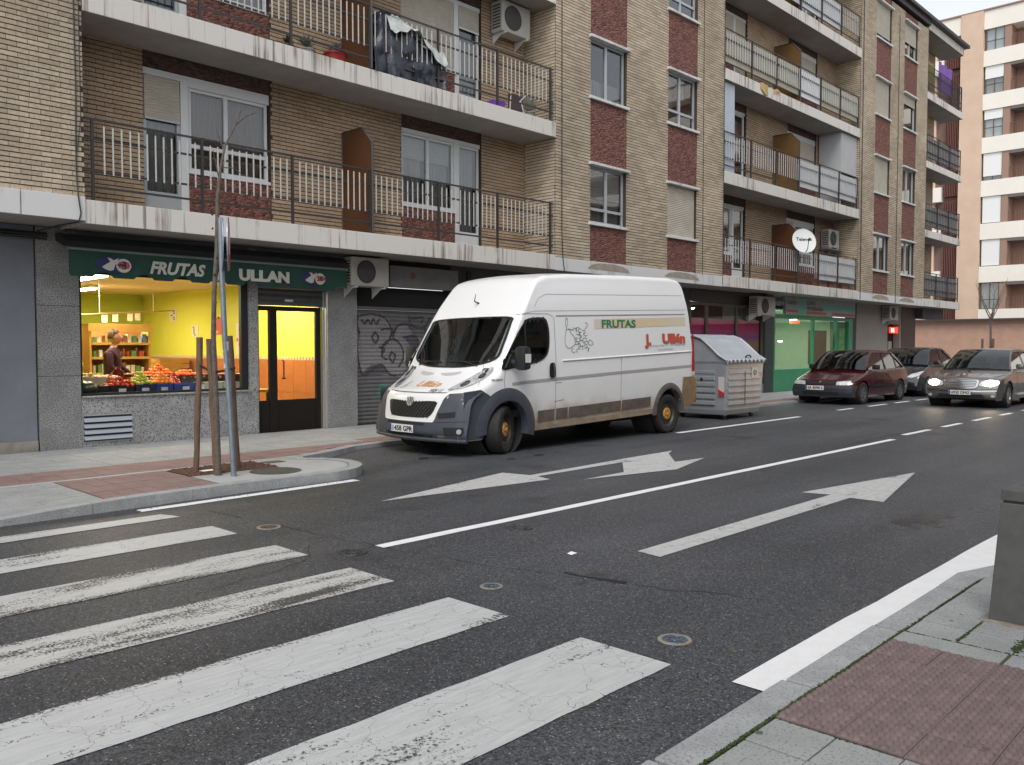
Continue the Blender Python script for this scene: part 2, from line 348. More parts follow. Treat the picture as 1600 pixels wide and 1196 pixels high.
def mark(name, poly, m, label=None, z=.004, parent=None):
    """painted sheet on the road, following its surface"""
    mb = MB(); x0 = min(p[0] for p in poly); x1 = max(p[0] for p in poly)
    bm = bmesh.new(); vsn = [bm.verts.new((p[0], p[1], 0)) for p in poly]; f0 = bm.faces.new(vsn); f0.normal_update(); bmesh.ops.triangulate(bm, faces=bm.faces)
    if max(p[1] for p in poly) > 7.2 and x1-x0 > .5:
        for xx in [x0+(x1-x0)*i/8 for i in range(1, 8)]: bmesh.ops.bisect_plane(bm, geom=bm.verts[:]+bm.edges[:]+bm.faces[:], plane_co=(xx,0,0), plane_no=(1,0,0))
        for yy in (7.5,7.65,7.8,7.95,8.1,8.25): bmesh.ops.bisect_plane(bm, geom=bm.verts[:]+bm.edges[:]+bm.faces[:], plane_co=(0,yy,0), plane_no=(0,1,0))
    bm.verts.index_update()
    for v in bm.verts: v.co.z = dip(v.co.x, v.co.y)+z
    bmesh.ops.recalc_face_normals(bm, faces=bm.faces)
    for f in bm.faces:
        if f.normal.z < 0: f.normal_flip()
    me = bpy.data.meshes.new(name); bm.to_mesh(me); bm.free(); me.materials.append(m)
    o = newobj(name, me, parent or ROAD)
    if label: o['label'] = label
    return o
for (y0, y1, m) in [(7.42,7.83,P_mid),(6.40,6.83,P_mid),(5.36,5.82,P_worn),(4.36,4.84,P_worn),(3.32,3.84,P_mid),(2.25,2.81,P_mid)]:
    n = 26; xL, xR = -.7, 3.44
    top = [(xL+(xR-xL)*i/n, y1+random.uniform(-.006,.006)) for i in range(n+1)]; bot = [(xL+(xR-xL)*i/n, y0+random.uniform(-.006,.006)) for i in range(n+1)]
    mark('crosswalk_stripe', bot+top[::-1], m)
def strip(name, x0, x1, y, w, m, wob=.004, sl=0):
    n = max(2, int((x1-x0)/.4)); a = []; b = []
    for i in range(n+1):
        x = x0+(x1-x0)*i/n; yy = y+sl*(x-x0)
        a.append((x, yy-w/2+random.uniform(-wob, wob))); b.append((x, yy+w/2+random.uniform(-wob, wob)))
    return mark(name, a+b[::-1], m)
strip('centre_line', 3.96, 14.45, 5.2, .11, P_new)
for a, b in [(15.3,16.6),(17.35,18.43),(19.25,20.4),(21.2,22.11),(23.1,24.2),(25.2,26.3),(27.3,28.4),(29.4,30.5),(31.5,32.6),(33.6,34.7),(35.7,36.8)]:
    strip('centre_line_dash', a, b, 5.33, .11, P_new)
for a, b in [(20.2,21.07),(22.05,23.28),(23.85,24.93),(25.5,26.43),(27.2,28.3),(29,30.1),(30.8,31.9)]:
    strip('parking_line_dash', a, b, 8.56, .11, P_new)
strip('parking_line', 12.9, 17.75, 8.33, .12, P_new, sl=.008)
strip('edge_line', 3.4, 5.98, 8.2, .13, P_new, sl=.03)
strip('fresh_edge_line', 3.45, 7.7, 1.80, .27, P_new, .006)
mark('lane_arrow', [(5.2,3.70),(5.17,3.48),(8.53,3.48),(8.53,3.15),(10.8,3.62),(8.5,3.98),(8.58,3.70)], P_arrow)
mark('merge_arrow', [(5.14,6.73),(7.35,6.45),(7.42,6.71),(9.11,6.73),(9.34,6.92),(7.42,6.83),(7.34,7.21)], P_arrow)
mark('turn_arrow', [(9.342,6.921),(9.112,6.731),(8.38,6.17),(7.58,6.16),(9.03,5.84),(10.24,6.18),(9.6,6.24),(10.3,6.8),(10.62,6.95)], P_arrow, z=.006)
# tar seams / cracks: thin irregular ribbons
def crack(pts, w=.012, m=M_tar, z=.0025, wob=.03):
    P = []
    for (a, b) in zip(pts[:-1], pts[1:]):
        n = max(2, int(math.dist(a, b)/.12))
        for i in range(n): t = i/n; P.append((a[0]+(b[0]-a[0])*t+random.uniform(-wob, wob), a[1]+(b[1]-a[1])*t+random.uniform(-wob, wob)))
    P.append(pts[-1]); A = []; B = []
    for i, p in enumerate(P):
        q = P[min(i+1, len(P)-1)]; o = P[max(i-1, 0)]; d = Vector((q[0]-o[0], q[1]-o[1])).normalized(); ww = w*random.uniform(.2, 1)/2
        A.append((p[0]-d.y*ww, p[1]+d.x*ww)); B.append((p[0]+d.y*ww, p[1]-d.x*ww))
    mb = MB()
    v = [(x, y, dip(x, y)+z) for x, y in A]+[(x, y, dip(x, y)+z) for x, y in B]; n = len(A)
    mb.add(v, [(i, i+1, n+i+1, n+i) for i in range(n-1)]); return mb.build('road_crack', m, ROAD)
crack([(3.75,8.0),(3.85,6.2),(3.95,5.25),(4.2,4.0),(4.5,3.0),(4.75,2.4)], .011)
crack([(4.35,3.7),(4.45,3.25)], .07, wob=.02); crack([(3.8,5.9),(3.3,5.2),(2.4,5.0)], .007)
crack([(3.9,5.26),(8,5.28),(14.4,5.3)], .014, wob=.012)
crack([(12,5.42),(20,5.5),(26,5.6)], .03, wob=.02)
crack([(6.1,8.5),(7.2,8.9),(8.4,8.7)], .01)
M_oil = mat('oil_stain', (.028,.029,.032), .4, var=.5, vscale=25)
def stain(x, y, rx, ry, n=18):
    for k in range(n):
        a, b = x+random.gauss(0, rx*.5), y+random.gauss(0, ry*.5); s = random.uniform(.15,.5)*min(rx, ry)
        poly = [(a+s*1.8*math.cos(q)*random.uniform(.6,1.2), b+s*math.sin(q)*random.uniform(.6,1.2)) for q in np.linspace(0,5.6,10)]
        st.add([(p[0], p[1], dip(*p)+.0012+.00008*k) for p in poly], [tuple(range(10))])
st = MB(); stain(7.9,2.55,.45,.16,22); stain(8.9,2.35,.4,.07,10); stain(4.45,3.5,.12,.10,8); stain(9.8,5.05,.5,.08,9); stain(9.0,8.0,.5,.12,9); stain(8.4,9.0,.7,.4,12)
st.build('oil_stains', M_oil, ROAD, kind='stuff', recalc=False)
# ------------------------------------------------------------ pavements
M_kerb = mat('kerb_stone', (.36,.37,.375), .8, var=.22, vscale=5, speck=(90,.55,(.22,.22,.22)), bump=.3, bscale=80, dist=.004)
M_tile = mat('grey_paving', (.33,.34,.335), .8, var=.2, vscale=3, speck=(80,.56,(.20,.20,.20)), bump=.3, bscale=90, dist=.003)
M_pink = mat('pink_paving', (.25,.165,.15), .85, var=.2, vscale=4, speck=(60,.58,(.17,.10,.09)))
M_pale = mat('pale_concrete', (.40,.405,.40), .85, var=.18, vscale=2)
M_tact = mat('tactile_tile', (.205,.150,.145), .85, var=.28, vscale=7, speck=(90,.66,(.14,.10,.095)), bump=.3, bscale=120, dist=.003)
M_joint = mat('paving_joint', (.05,.045,.035), .95, col2=(.07,.085,.02), vscale=3)
M_moss = mat('moss', (.045,.07,.012), .95, var=.6, vscale=30)
M_soil = mat('red_bark_soil', (.15,.075,.05), .95, var=.6, vscale=40, bump=1, bscale=60, dist=.02)
# far pavement: outline (front edge) with the bulb
nose = []
front = [(-60,8.36),(2.0,8.36),(3.3,8.38),(4.77,8.44),(5.6,8.40)]
cx, cy = 5.75, 9.17
arc = [(cx+.78*math.cos(t)*1.0, cy+.77*math.sin(t)) for t in [R(-85+i*12) for i in range(14)]]
edge = front+arc+[(6.35,9.93),(6.9,10.12),(7.5,10.4),(8.2,10.5),(38.6,10.5),(42.5,10.6),(43.2,11.2),(43.4,12.5),(43.4,30)]
def swz(x, y):
    # the kerb drops towards the crossing at the left
    t = min(1, max(0, (x-1.2)/2.3)); s = t*t*(3-2*t); d = min(1, max(0, (9.6-y)/1.2))
    return SW-(SW+.035)*(1-s)*d
pv = MB()
# base sheet: rows between edge points and the facade line
def hexp(poly, z, m, name, parent, cuts=True, kind=None):
    bm = bmesh.new(); f0 = bm.faces.new([bm.verts.new((p[0], p[1], 0)) for p in poly]); f0.normal_update(); bmesh.ops.triangulate(bm, faces=bm.faces)
    if cuts:
        for xx in [.6,1.2,1.6,2,2.4,2.8,3.2,3.6]: bmesh.ops.bisect_plane(bm, geom=bm.verts[:]+bm.edges[:]+bm.faces[:], plane_co=(xx,0,0), plane_no=(1,0,0))
        for yy in (8.4,8.7,9,9.3,9.6): bmesh.ops.bisect_plane(bm, geom=bm.verts[:]+bm.edges[:]+bm.faces[:], plane_co=(0,yy,0), plane_no=(0,1,0))
    for v in bm.verts: v.co.z = (swz(v.co.x, v.co.y) if cuts else SW)+z
    bmesh.ops.recalc_face_normals(bm, faces=bm.faces)
    for f in bm.faces:
        if f.normal.z < 0: f.normal_flip()
    me = bpy.data.meshes.new(name); bm.to_mesh(me); bm.free(); me.materials.append(m); o = newobj(name, me, parent)
    if kind: o['kind'] = kind
    return o
PAV = hexp(edge+[(-60,30)], -.006, M_joint, 'pavement', None, kind='structure')
def inset_edge(pts, w):
    out = []
    for i, p in enumerate(pts):
        a = Vector(pts[max(i-1,0)]); b = Vector(pts[min(i+1,len(pts)-1)]); d = (b-a).normalized(); out.append((p[0]-d.y*w, p[1]+d.x*w))
    return out
E_in = inset_edge(edge, .16)
def resample(pts, step):
    out = [pts[0]]; acc = 0
    for a, b in zip(pts[:-1], pts[1:]):
        L = math.dist(a, b); n = max(1, int(round(L/.25)))
        for i in range(1, n+1): out.append((a[0]+(b[0]-a[0])*i/n, a[1]+(b[1]-a[1])*i/n))
    return out
dense = resample([(0,8.36)]+edge[1:], .25); dl = 0; seg = [dense[0]]
segs = []
for a, b in zip(dense[:-1], dense[1:]):
    if a[0] > 42: break
    seg.append(b); dl += math.dist(a, b)
    if dl > .98: segs.append(seg); seg = [b]; dl = 0
for s in segs:
    i_ = inset_edge(s, .16); mb = MB(); n = len(s)
    def sh(p, t): return p
    g = .006
    s2 = [s[0]]+s[1:-1]+[s[-1]]
    A = Vector(s[0]); B = Vector(s[1]); s2[0] = tuple(A+(B-A).normalized()*g); Ai = Vector(i_[0]); i2 = list(i_); i2[0] = tuple(Ai+(B-A).normalized()*g)
    top = [(x, y, swz(x, y)+.004) for x, y in s2]+[(x, y, swz(x, y)+.004) for x, y in i2]
    bot = [(x, y-.0, -.12) for x, y in s2]
    mb.add(top+bot, [(i, i+1, n+i+1, n+i) for i in range(n-1)]+[(i, i+1, 2*n+i+1, 2*n+i) for i in range(n-1)]+[(0, n, 2*n), (n-1, 2*n-1, 3*n-1)])
    mb.build('kerb_stone', M_kerb, PAV)
# paving tiles (real slabs with recessed joints); nearer ones single, the rest joined
def tiles(x0, x1, y0, y1, tx, ty, m, name='paving_tile', keep=lambda x, y: True, single_max=0, stag=0, g=.006, zt=.002):
    rest = MB(); cnt = 0; lst = []
    j = 0; y = y0
    while y < y1-.02:
        x = x0-(stag*tx if j % 2 else 0)
        while x < x1-.02:
            a, b, c, d = max(x, x0)+g/2, min(x+tx, x1)-g/2, y+g/2, min(y+ty, y1)-g/2
            if b-a > .02 and keep((a+b)/2, (c+d)/2): lst.append((a, b, c, d))
            x += tx
        y += ty; j += 1
    for (a, b, c, d) in lst:
        mb = MB() if cnt < single_max else rest
        zz = random.uniform(-.001, .002)+zt
        v = [(a,c),(b,c),(b,d),(a,d)]
        mb.add([(p[0], p[1], swz(*p)+zz) for p in v]+[(p[0], p[1], swz(*p)-.01) for p in v], [(0,1,2,3),(0,1,5,4),(1,2,6,5),(2,3,7,6),(3,0,4,7)])
        if cnt < single_max: mb.build(name, m, PAV)
        cnt += 1
    if rest.v: rest.build(name, m, PAV, kind='stuff')
def inside(poly, x, y):
    c = False; n = len(poly)
    for i in range(n):
        x1, y1 = poly[i]; x2, y2 = poly[i-1]
        if (y1 > y) != (y2 > y) and x < (x2-x1)*(y-y1)/(y2-y1)+x1: c = not c
    return c
pin = E_in+[(-60,30)]
okp = lambda x, y: inside(pin, x, y)
PIT = (4.45,5.55,9.28,9.93)
tiles(-1, 8, 10.86, 13.05, .4, .4, M_tile, single_max=70)
tiles(-1, 8, 10.06, 10.86, .2, .2, M_pink, keep=okp, single_max=0)
tiles(8, 41, 11.2, 13.05, .4, .4, M_tile)
tiles(8, 41, 10.68, 11.2, .26, .26, M_pink)
tiles(-1, 6.4, 9.95, 10.05, 1.0, .1, M_pale, keep=okp)
tiles(3.22, 4.42, 8.56, 9.94, .2, .2, M_pink, keep=okp)
tiles(-1, 3.2, 8.54, 9.94, .62, .35, M_tile, keep=okp, single_max=30, stag=.5)
nosep = [(4.43,8.57),(5.6,8.56)]+[(cx+.61*math.cos(t), cy+.60*math.sin(t)) for t in [R(-85+i*15) for i in range(10)]]+[(6.3,9.93),(6.35,10.04),(5.56,10.04),(5.56,9.27),(4.43,9.27)]
hexp(nosep, .0015, M_pale, 'concrete_infill', PAV, cuts=False)
pit = MB()
def pf(u, v):
    x = PIT[0]+u*(PIT[1]-PIT[0]); y = PIT[2]+v*(PIT[3]-PIT[2]); e = min(u, 1-u, v, 1-v)
    return (x, y, SW+(.003 if e < .02 else .006+random.uniform(0, .022)))
pit.grid(pf, 34, 22); pit.build('tree_pit_soil', M_soil, None, kind='structure')
# foreground pavement (near corner)
FG = .05
fge = [(-3,1.62),(2.45,1.66),(3.5,1.71),(4.57,1.725),(5.6,1.73),(5.98,1.74),(6.45,1.60),(6.62,1.3),(6.65,.6),(6.65,-4)]
fb = MB(); n = len(fge)
fb.add([(x, y, FG-.008) for x, y in fge]+[(x, y, -.1) for x, y in fge]+[(-3,-4,FG-.008)], [tuple(range(n))+(2*n,)]+[(i, i+1, n+i+1, n+i) for i in range(n-1)])
FGP = fb.build('near_pavement', M_joint, None, kind='structure')
def slab(poly, m, name='paving_tile', h=.0, parent=None, z=FG, bev=.003):
    mb = MB(); mb.prism(poly, 'z', z-.03, z+h); return mb.build(name, m, parent or FGP, bevel=bev)
g = .006
for a, b in [(1.45,2.50),(2.52,3.52),(3.54,4.55),(4.57,5.58)]:
    slab([(a,1.575),(b,1.585),(b,1.725),(a,1.715 if a > 2 else 1.69)], M_kerb, 'kerb_stone', random.uniform(0,.004), bev=.006)
slab([(5.6,1.585),(5.95,1.585),(6.4,1.45),(6.47,1.59),(6.0,1.735),(5.6,1.727)], M_kerb, 'kerb_stone', .002, bev=.006)
slab([(6.42,1.44),(6.47,1.2),(6.47,.3),(6.63,.3),(6.63,1.3),(6.49,1.58)], M_kerb, 'kerb_stone', .002, bev=.006)
xr = [1.86,2.11,2.36,2.62,2.88,3.13]
T = .2475
for i in range(len(xr)-1):
    y = 1.56
    for j in range(9):
        y0 = y-T; slab([(xr[i]+g,y0+g/2),(xr[i+1]-g*.3,y0+g/2),(xr[i+1]-g*.3,y-g/2),(xr[i]+g,y-g/2)], M_tile, 'paving_tile', random.uniform(-.002,.003)); y = y0
y = 1.565
xb = [4.575,4.82,5.065,5.31,5.555,5.80,6.05,6.3]
for i in range(len(xb)-1):
    y = 1.57
    for j in range(7):
        y0 = y-T
        if not (xb[i+1] > 6.28 and j == 0):
            slab([(xb[i]+g,y0+g/2),(xb[i+1]-g*.3,y0+g/2),(xb[i+1]-g*.3,y-g/2),(xb[i]+g,y-g/2)], M_tile, 'paving_tile', random.uniform(-.002,.003))
        y = y0
y = 1.57
for j in range(4):
    slab([(4.40,y-.49+g),(4.565,y-.49+g),(4.565,y),(4.40,y)], M_tile, 'paving_tile', random.uniform(-.001,.002)); y -= .5
# tactile tiles with domes
def tact_mesh(nb=5, s=.2475):
    mb = MB(); h = s/2-.0012
    mb.box(-h, h, -h, h, -.03, 0)
    p = s/nb
    for i in range(nb):
        for j in range(nb):
            c = (-s/2+p*(i+.5), -s/2+p*(j+.5)); r1, r2, hh, n = .0180, .0115, .010, 12
            v = [(c[0]+r1*math.cos(2*math.pi*k/n), c[1]+r1*math.sin(2*math.pi*k/n), 0.0002) for k in range(n)]+[(c[0]+r2*math.cos(2*math.pi*k/n), c[1]+r2*math.sin(2*math.pi*k/n), hh) for k in range(n)]
            mb.add(v, [(k, (k+1)%n, n+(k+1)%n, n+k) for k in range(n)]+[tuple(range(n, 2*n))])
    return mb.mesh('tactile_tile', M_tact, smooth=True)
tm = tact_mesh()
for i in range(5):
    for j in range(8):
        newobj('tactile_tile', tm, FGP, (3.145+T*(i+.5)+.004*i*.5, 1.572-T*(j+.5), FG+random.uniform(-.002,.002)))
# moss in joints
ms = MB()
def mossline(x0, y0, x1, y1, w, dens):
    L = math.dist((x0,y0),(x1,y1))
    for k in range(int(L*dens)):
        t = random.random(); x = x0+(x1-x0)*t+random.gauss(0, w); y = y0+(y1-y0)*t+random.gauss(0, w); s = random.uniform(.002,.006)
        ms.sph((x, y, FG+.000), s, 5, 3, jit=.3, sc=(1.3,1.3,.7))
mossline(2.3,1.567,4.4,1.575,.004,420); mossline(4.4,1.578,5.9,1.578,.003,260)
mossline(4.6,1.322,5.2,1.322,.005,300); mossline(4.62,1.075,4.95,1.075,.012,800); mossline(5.07,1.33,5.07,1.2,.004,200)
mossline(3.13,1.55,3.13,1.1,.003,200); mossline(4.57,1.56,4.57,1.0,.003,180)
ms.build('joint_moss', M_moss, None, kind='stuff')
# ------------------------------------------------------------ road furniture
M_iron = mat('cast_iron', (.10,.10,.105), .5, .6, var=.4, vscale=20, bump=.6, bscale=60, dist=.004)
M_steel = mat('worn_steel', (.22,.27,.33), .35, .7, var=.4, vscale=15)
M_ringc = mat('ring_concrete', (.30,.27,.23), .9, var=.4, vscale=30)
def manhole(x, y, r, label, mats, collar=True, group=None):
    t = thing('manhole_cover', label, 'manhole cover', (x, y, dip(x, y)), group=group)
    if collar:
        mb = MB(); mb.lathe([(r*1.35,.002),(r*1.32,.006),(r*1.02,.006),(r*1.0,.003)], 28, (x,y,dip(x,y))); mb.build('collar', mats[1], t, smooth=True)
    mb = MB(); mb.lathe([(r,.002),(r*.98,.008),(r*.86,.008),(r*.84,.004),(r*.3,.004),(r*.28,.007),(0.001,.007)], 28, (x,y,dip(x,y)))
    for k in range(8):
        a = k*math.pi/4; mb.box(x+r*.55*math.cos(a)-.008, x+r*.55*math.cos(a)+.008, y+r*.55*math.sin(a)-.008, y+r*.55*math.sin(a)+.008, dip(x,y)+.004, dip(x,y)+.009)
    mb.build('lid', mats[0], t)
manhole(3.74,2.40,.075,'small round blue-grey valve cover near the closest zebra stripe','',True) if 0 else None
manhole(3.75,2.43,.066,'small round bluish valve cover in a pale ring, nearest the corner pavement',(M_steel,M_ringc))
manhole(3.79,3.82,.055,'small round steel valve cover with a broken pale ring beside the fifth zebra stripe',(M_steel,M_ringc))
manhole(3.75,6.44,.075,'small rusty round cover in the road beyond the far zebra stripes',(mat('rusty_iron',(.16,.12,.09),.8,.3,var=.4,vscale=20),M_ringc))
manhole(5.20,4.90,.11,'small dark cover just below the white centre line',(M_iron,M_asph),False)
manhole(3.72,5.20,.11,'small dark round cover at the start of the centre line',(M_iron,M_asph),False)
t = thing('manhole_cover', 'dark round cover set in the pavement bulge beside the sign pole', 'manhole cover', (5.33,9.0,SW))
mb = MB(); mb.lathe([(.30,.0025),(.295,.006),(.27,.006),(.265,.004),(.001,.004)], 32, (5.33,8.98,SW)); mb.build('lid', mat('dull_cover',(.10,.095,.085),.8,.2,var=.5,vscale=12), t)
mb = MB(); mb.box(5.6,5.85,9.62,9.8,SW+.002,SW+.006); single(mb,'water_box_lid',M_iron,'small square water box lid on the pavement nose','utility lid',(5.72,9.71,SW))
mb = MB(); mb.box(4.78,4.80,3.98,4.01,.004,.012); mb.add([(4.76,3.97,.006),(4.84,3.98,.006),(4.83,4.03,.012),(4.77,4.02,.007)],[(0,1,2,3)])
single(mb,'paper_scrap',mat('paper',(.8,.8,.78),.8),'tiny scrap of white paper lying on the asphalt','litter',(4.8,4,.004))
mb = MB(); mb.box(4.62,4.78,9.36,9.46,SW+.03,SW+.034)
single(mb,'paper_scrap',mat('paper',(.8,.8,.78),.8),'white paper lying on the bark between the tree stakes','litter',(4.7,9.41,SW+.03))
# grit, leaves and gum
gr_ = MB()
for k in range(900):
    t = random.random()
    if t < .45: x, y = random.uniform(1,6), 8.30+random.gauss(0,.05)
    elif t < .75: x, y = random.uniform(7,20), 10.42-abs(random.gauss(0,.15))
    else: x, y = random.uniform(2.6,6), 1.98+abs(random.gauss(0,.12))
    s = random.uniform(.003,.010); z = dip(x,y)+.002; a = random.random()*3
    gr_.add([(x+s*math.cos(a+q), y+s*math.sin(a+q), z+random.uniform(0,.006)) for q in (0,1.7,3.1,4.6)], [(0,1,2,3)])
gr_.build('road_grit', mat('grit',(.16,.13,.09),.9,var=.6,vscale=30), None, kind='stuff', recalc=False)
gm = MB()
for k in range(70):
    x, y = (random.uniform(2.7,6.2), random.uniform(.7,1.55)) if k < 12 else (random.uniform(1.5,12), random.uniform(10.1,12.9)); s = random.uniform(.008,.02); z = (FG if y < 2 else SW)+.0035
    gm.add([(x+s*math.cos(q)*random.uniform(.8,1.1), y+s*math.sin(q)*random.uniform(.8,1.1), z) for q in np.linspace(0,5.6,9)], [tuple(range(9))])
gm.build('gum_spots', mat('old_gum',(.10,.10,.095),.9), None, kind='stuff', recalc=False)
# bollard
bol = thing('bollard', 'dark grey square metal bollard with pyramid cap at the right edge', 'bollard', (5.14,1.22,FG))
M_bol = mat('bollard_paint', (.105,.105,.10), .55, .2, var=.25, vscale=6, bump=.2, bscale=60, dist=.003)
def frust(mb, cx, cy, z0, z1, a, b):
    mb.add([(cx+sx*a, cy+sy*a, z0) for sx, sy in ((-1,-1),(1,-1),(1,1),(-1,1))]+[(cx+sx*b, cy+sy*b, z1) for sx, sy in ((-1,-1),(1,-1),(1,1),(-1,1))], [(3,2,1,0),(4,5,6,7),(0,1,5,4),(1,2,6,5),(2,3,7,6),(3,0,4,7)])
bx, by = 5.15, 1.205
mb = MB(); frust(mb, bx, by, FG+.01, .69, .100, .062); mb.build('post', M_bol, bol, bevel=.006)
mb = MB(); frust(mb, bx, by, .6901, .704, .052, .052); mb.build('neck', M_black, bol)
mb = MB(); frust(mb, bx, by, .7041, .757, .062, .062); frust(mb, bx, by, .7571, .797, .062, .006); mb.build('cap', M_bol, bol, bevel=.003)
mb = MB(); mb.prism([(bx-.14,by-.16),(bx-.02,by-.17),(bx+.15,by-.15),(bx+.16,by+.14),(bx+.02,by+.13),(bx-.13,by+.145)], 'z', FG-.01, FG+.012); mb.build('footing', mat('rough_mortar',(.30,.27,.23),.95,var=.4,vscale=14,bump=1,bscale=40), bol, bevel=.008)
# ============================================================ APARTMENT BUILDING
YF, YR = 12.2, 13.1
B = thing('apartment_building', 'long brick apartment block with concrete balconies and red textured panels above the street shops', 'building', (20, 13, SW))
Bo = wloc(B)
WALLS = []   # (parent object, brick material pair, axis, const, list of (a0,a1,z))
CH, BL = .0665, .25
def rect_cells(x0, x1, z0, z1, holes):
    X = sorted({x0, x1, *[min(max(v, x0), x1) for h in holes for v in h[:2]]}); Z = sorted({z0, z1, *[min(max(v, z0), z1) for h in holes for v in h[2:4]]})
    for a, b in zip(X[:-1], X[1:]):
        for c, d in zip(Z[:-1], Z[1:]):
            mx, mz = (a+b)/2, (c+d)/2
            if b-a > 1e-4 and d-c > 1e-4 and not any(h[0] < mx < h[1] and h[2] < mz < h[3] for h in holes): yield a, b, c, d
def brick_wall(axis, const, a0, a1, z0, z1, holes=(), mats=(None, None), thick=.25, name='brick_wall', front=-1):
    mb = MB()
    for a, b, c, d in rect_cells(a0, a1, z0, z1, holes):
        if axis == 'y': mb.box(a, b, const, const+thick, c, d)
        else: mb.box(const, const+thick, a, b, c, d)
    o = mb.build(name, M_mortar, B, recalc=False)
    lst = []; k = 0; z = z0
    while z < z1-.03:
        off = (k % 2)*BL*.5+random.uniform(-.01, .01); a = a0-off; zt = z+CH*.5
        segs = [(a0, a1)]
        for h in holes:
            if h[2] < zt < h[3]:
                ns = []
                for s, e in segs:
                    if h[1] <= s or h[0] >= e: ns.append((s, e)); continue
                    if h[0] > s: ns.append((s, h[0]))
                    if h[1] < e: ns.append((h[1], e))
                segs = ns
        while a < a1:
            for s, e in segs:
                p, q = max(a, s), min(a+BL, e)
                if q-p > .035: lst.append((p, q, z))
            a += BL
        z += CH; k += 1
    WALLS.append((o, mats, axis, const, lst))
    return o
def finish_bricks():
    cand = []
    for wi, (o, mats, axis, const, lst) in enumerate(WALLS):
        if axis != 'y': continue
        for bi, (p, q, z) in enumerate(lst):
            if q-p < BL-.002 or q > 9: continue
            X, Y, K = proj((p+q)/2, const, z+.03)
            if 4 < X < 1020 and 4 < Y < 760: cand.append((K, wi, bi))
    cand.sort(); pick = {(w, b) for _, w, b in cand[:300]}
    mb = MB(); w, h, d = BL/2-.0032, CH/2-.0074, .008
    mb.add([(-w,0,-h),(w,0,-h),(w,-d,-h),(-w,-d,-h),(-w,0,h),(w,0,h),(w,-d,h),(-w,-d,h)], [(3,2,6,7),(4,7,6,5),(0,1,2,3),(0,3,7,4),(1,5,6,2)])
    meshes = {}
    for wi, (o, mats, axis, const, lst) in enumerate(WALLS):
        rest = []
        off = wloc(o)
        for bi, (p, q, z) in enumerate(lst):
            if (wi, bi) in pick:
                if mats[1] not in meshes: meshes[mats[1]] = mb.mesh('brick', mats[1])
                newobj('brick', meshes[mats[1]], o, Vector(((p+q)/2, const+random.uniform(-.002,.001), z+CH/2))-off)
            else: rest.append((p, q, z))
        if not rest: continue
        A = np.array(rest); n = len(A); dd = const-.007-np.random.uniform(0, .001, n); hg = .0006 if (const > 13.5 if axis == 'x' else A[:,0].min() > 13) else .0024
        hg = .0006 if (const > 13.5 if axis == 'x' else A[:,0].min() > 13) else .0030; a0, a1, z0, z1 = A[:,0]+hg, A[:,1]-hg, A[:,2]+.0078, A[:,2]+CH-.0078
        V = np.zeros((n, 8, 3)); 
        for k, (aa, dv, zz) in enumerate([(a0,0,z0),(a1,0,z0),(a1,1,z0),(a0,1,z0),(a0,0,z1),(a1,0,z1),(a1,1,z1),(a0,1,z1)]):
            ia, idp = (0, 1) if axis == 'y' else (1, 0)
            V[:,k,ia] = aa; V[:,k,idp] = dd if dv else const+.001; V[:,k,2] = zz
        V -= np.array(off); V = V.reshape(-1, 3)
        F = np.array([(3,2,6,7),(4,7,6,5),(0,1,2,3),(0,3,7,4),(1,5,6,2)])
        if axis == 'x': F = F[:, ::-1]
        F = (F[None]+8*np.arange(n)[:,None,None]).reshape(-1, 4)
        me = bpy.data.meshes.new('brick_courses'); me.vertices.add(len(V)); me.vertices.foreach_set('co', V.ravel())
        me.loops.add(F.size); me.loops.foreach_set('vertex_index', F.ravel().astype(np.int32)); me.polygons.add(len(F))
        me.polygons.foreach_set('loop_start', np.arange(0, F.size, 4, dtype=np.int32)); me.update(calc_edges=True)
        at = me.attributes.new('rnd', 'FLOAT', 'FACE'); at.data.foreach_set('value', np.repeat(np.random.rand(n), 5).astype(np.float32))
        me.shade_flat(); me.materials.append(mats[0]); x = newobj('brick_courses', me, o); x['kind'] = 'stuff'
# ---- window builder (walls facing -Y)
def shutter_mesh(x0, x1, z0, z1, y, pitch=.045, dep=.008):
    mb = MB(); n = max(2, int((z1-z0)/pitch)); pts = []
    for i in range(n):
        z = z0+(z1-z0)*i/n; zz = z0+(z1-z0)*(i+1)/n; pts += [(z+.002, y), (z+(zz-z)*.5, y-dep), (zz-.004, y), (zz-.002, y+.004)]
    v = [(x0, a[1], a[0]) for a in pts]+[(x1, a[1], a[0]) for a in pts]; k = len(pts)
    return mb.add(v, [(i, i+1, k+i+1, k+i) for i in range(k-1)])
def drape(x0, x1, z0, z1, y, amp=.02, per=.11, nz=1):
    mb = MB(); n = max(8, int((x1-x0)/.018)); ph = random.random()*6
    return mb.grid(lambda u, v: (x0+(x1-x0)*u, y+amp*math.sin(2*math.pi*(x1-x0)*u/per+ph)+.3*amp*math.sin(5.3*u*n/8), z0+(z1-z0)*v), n, nz)
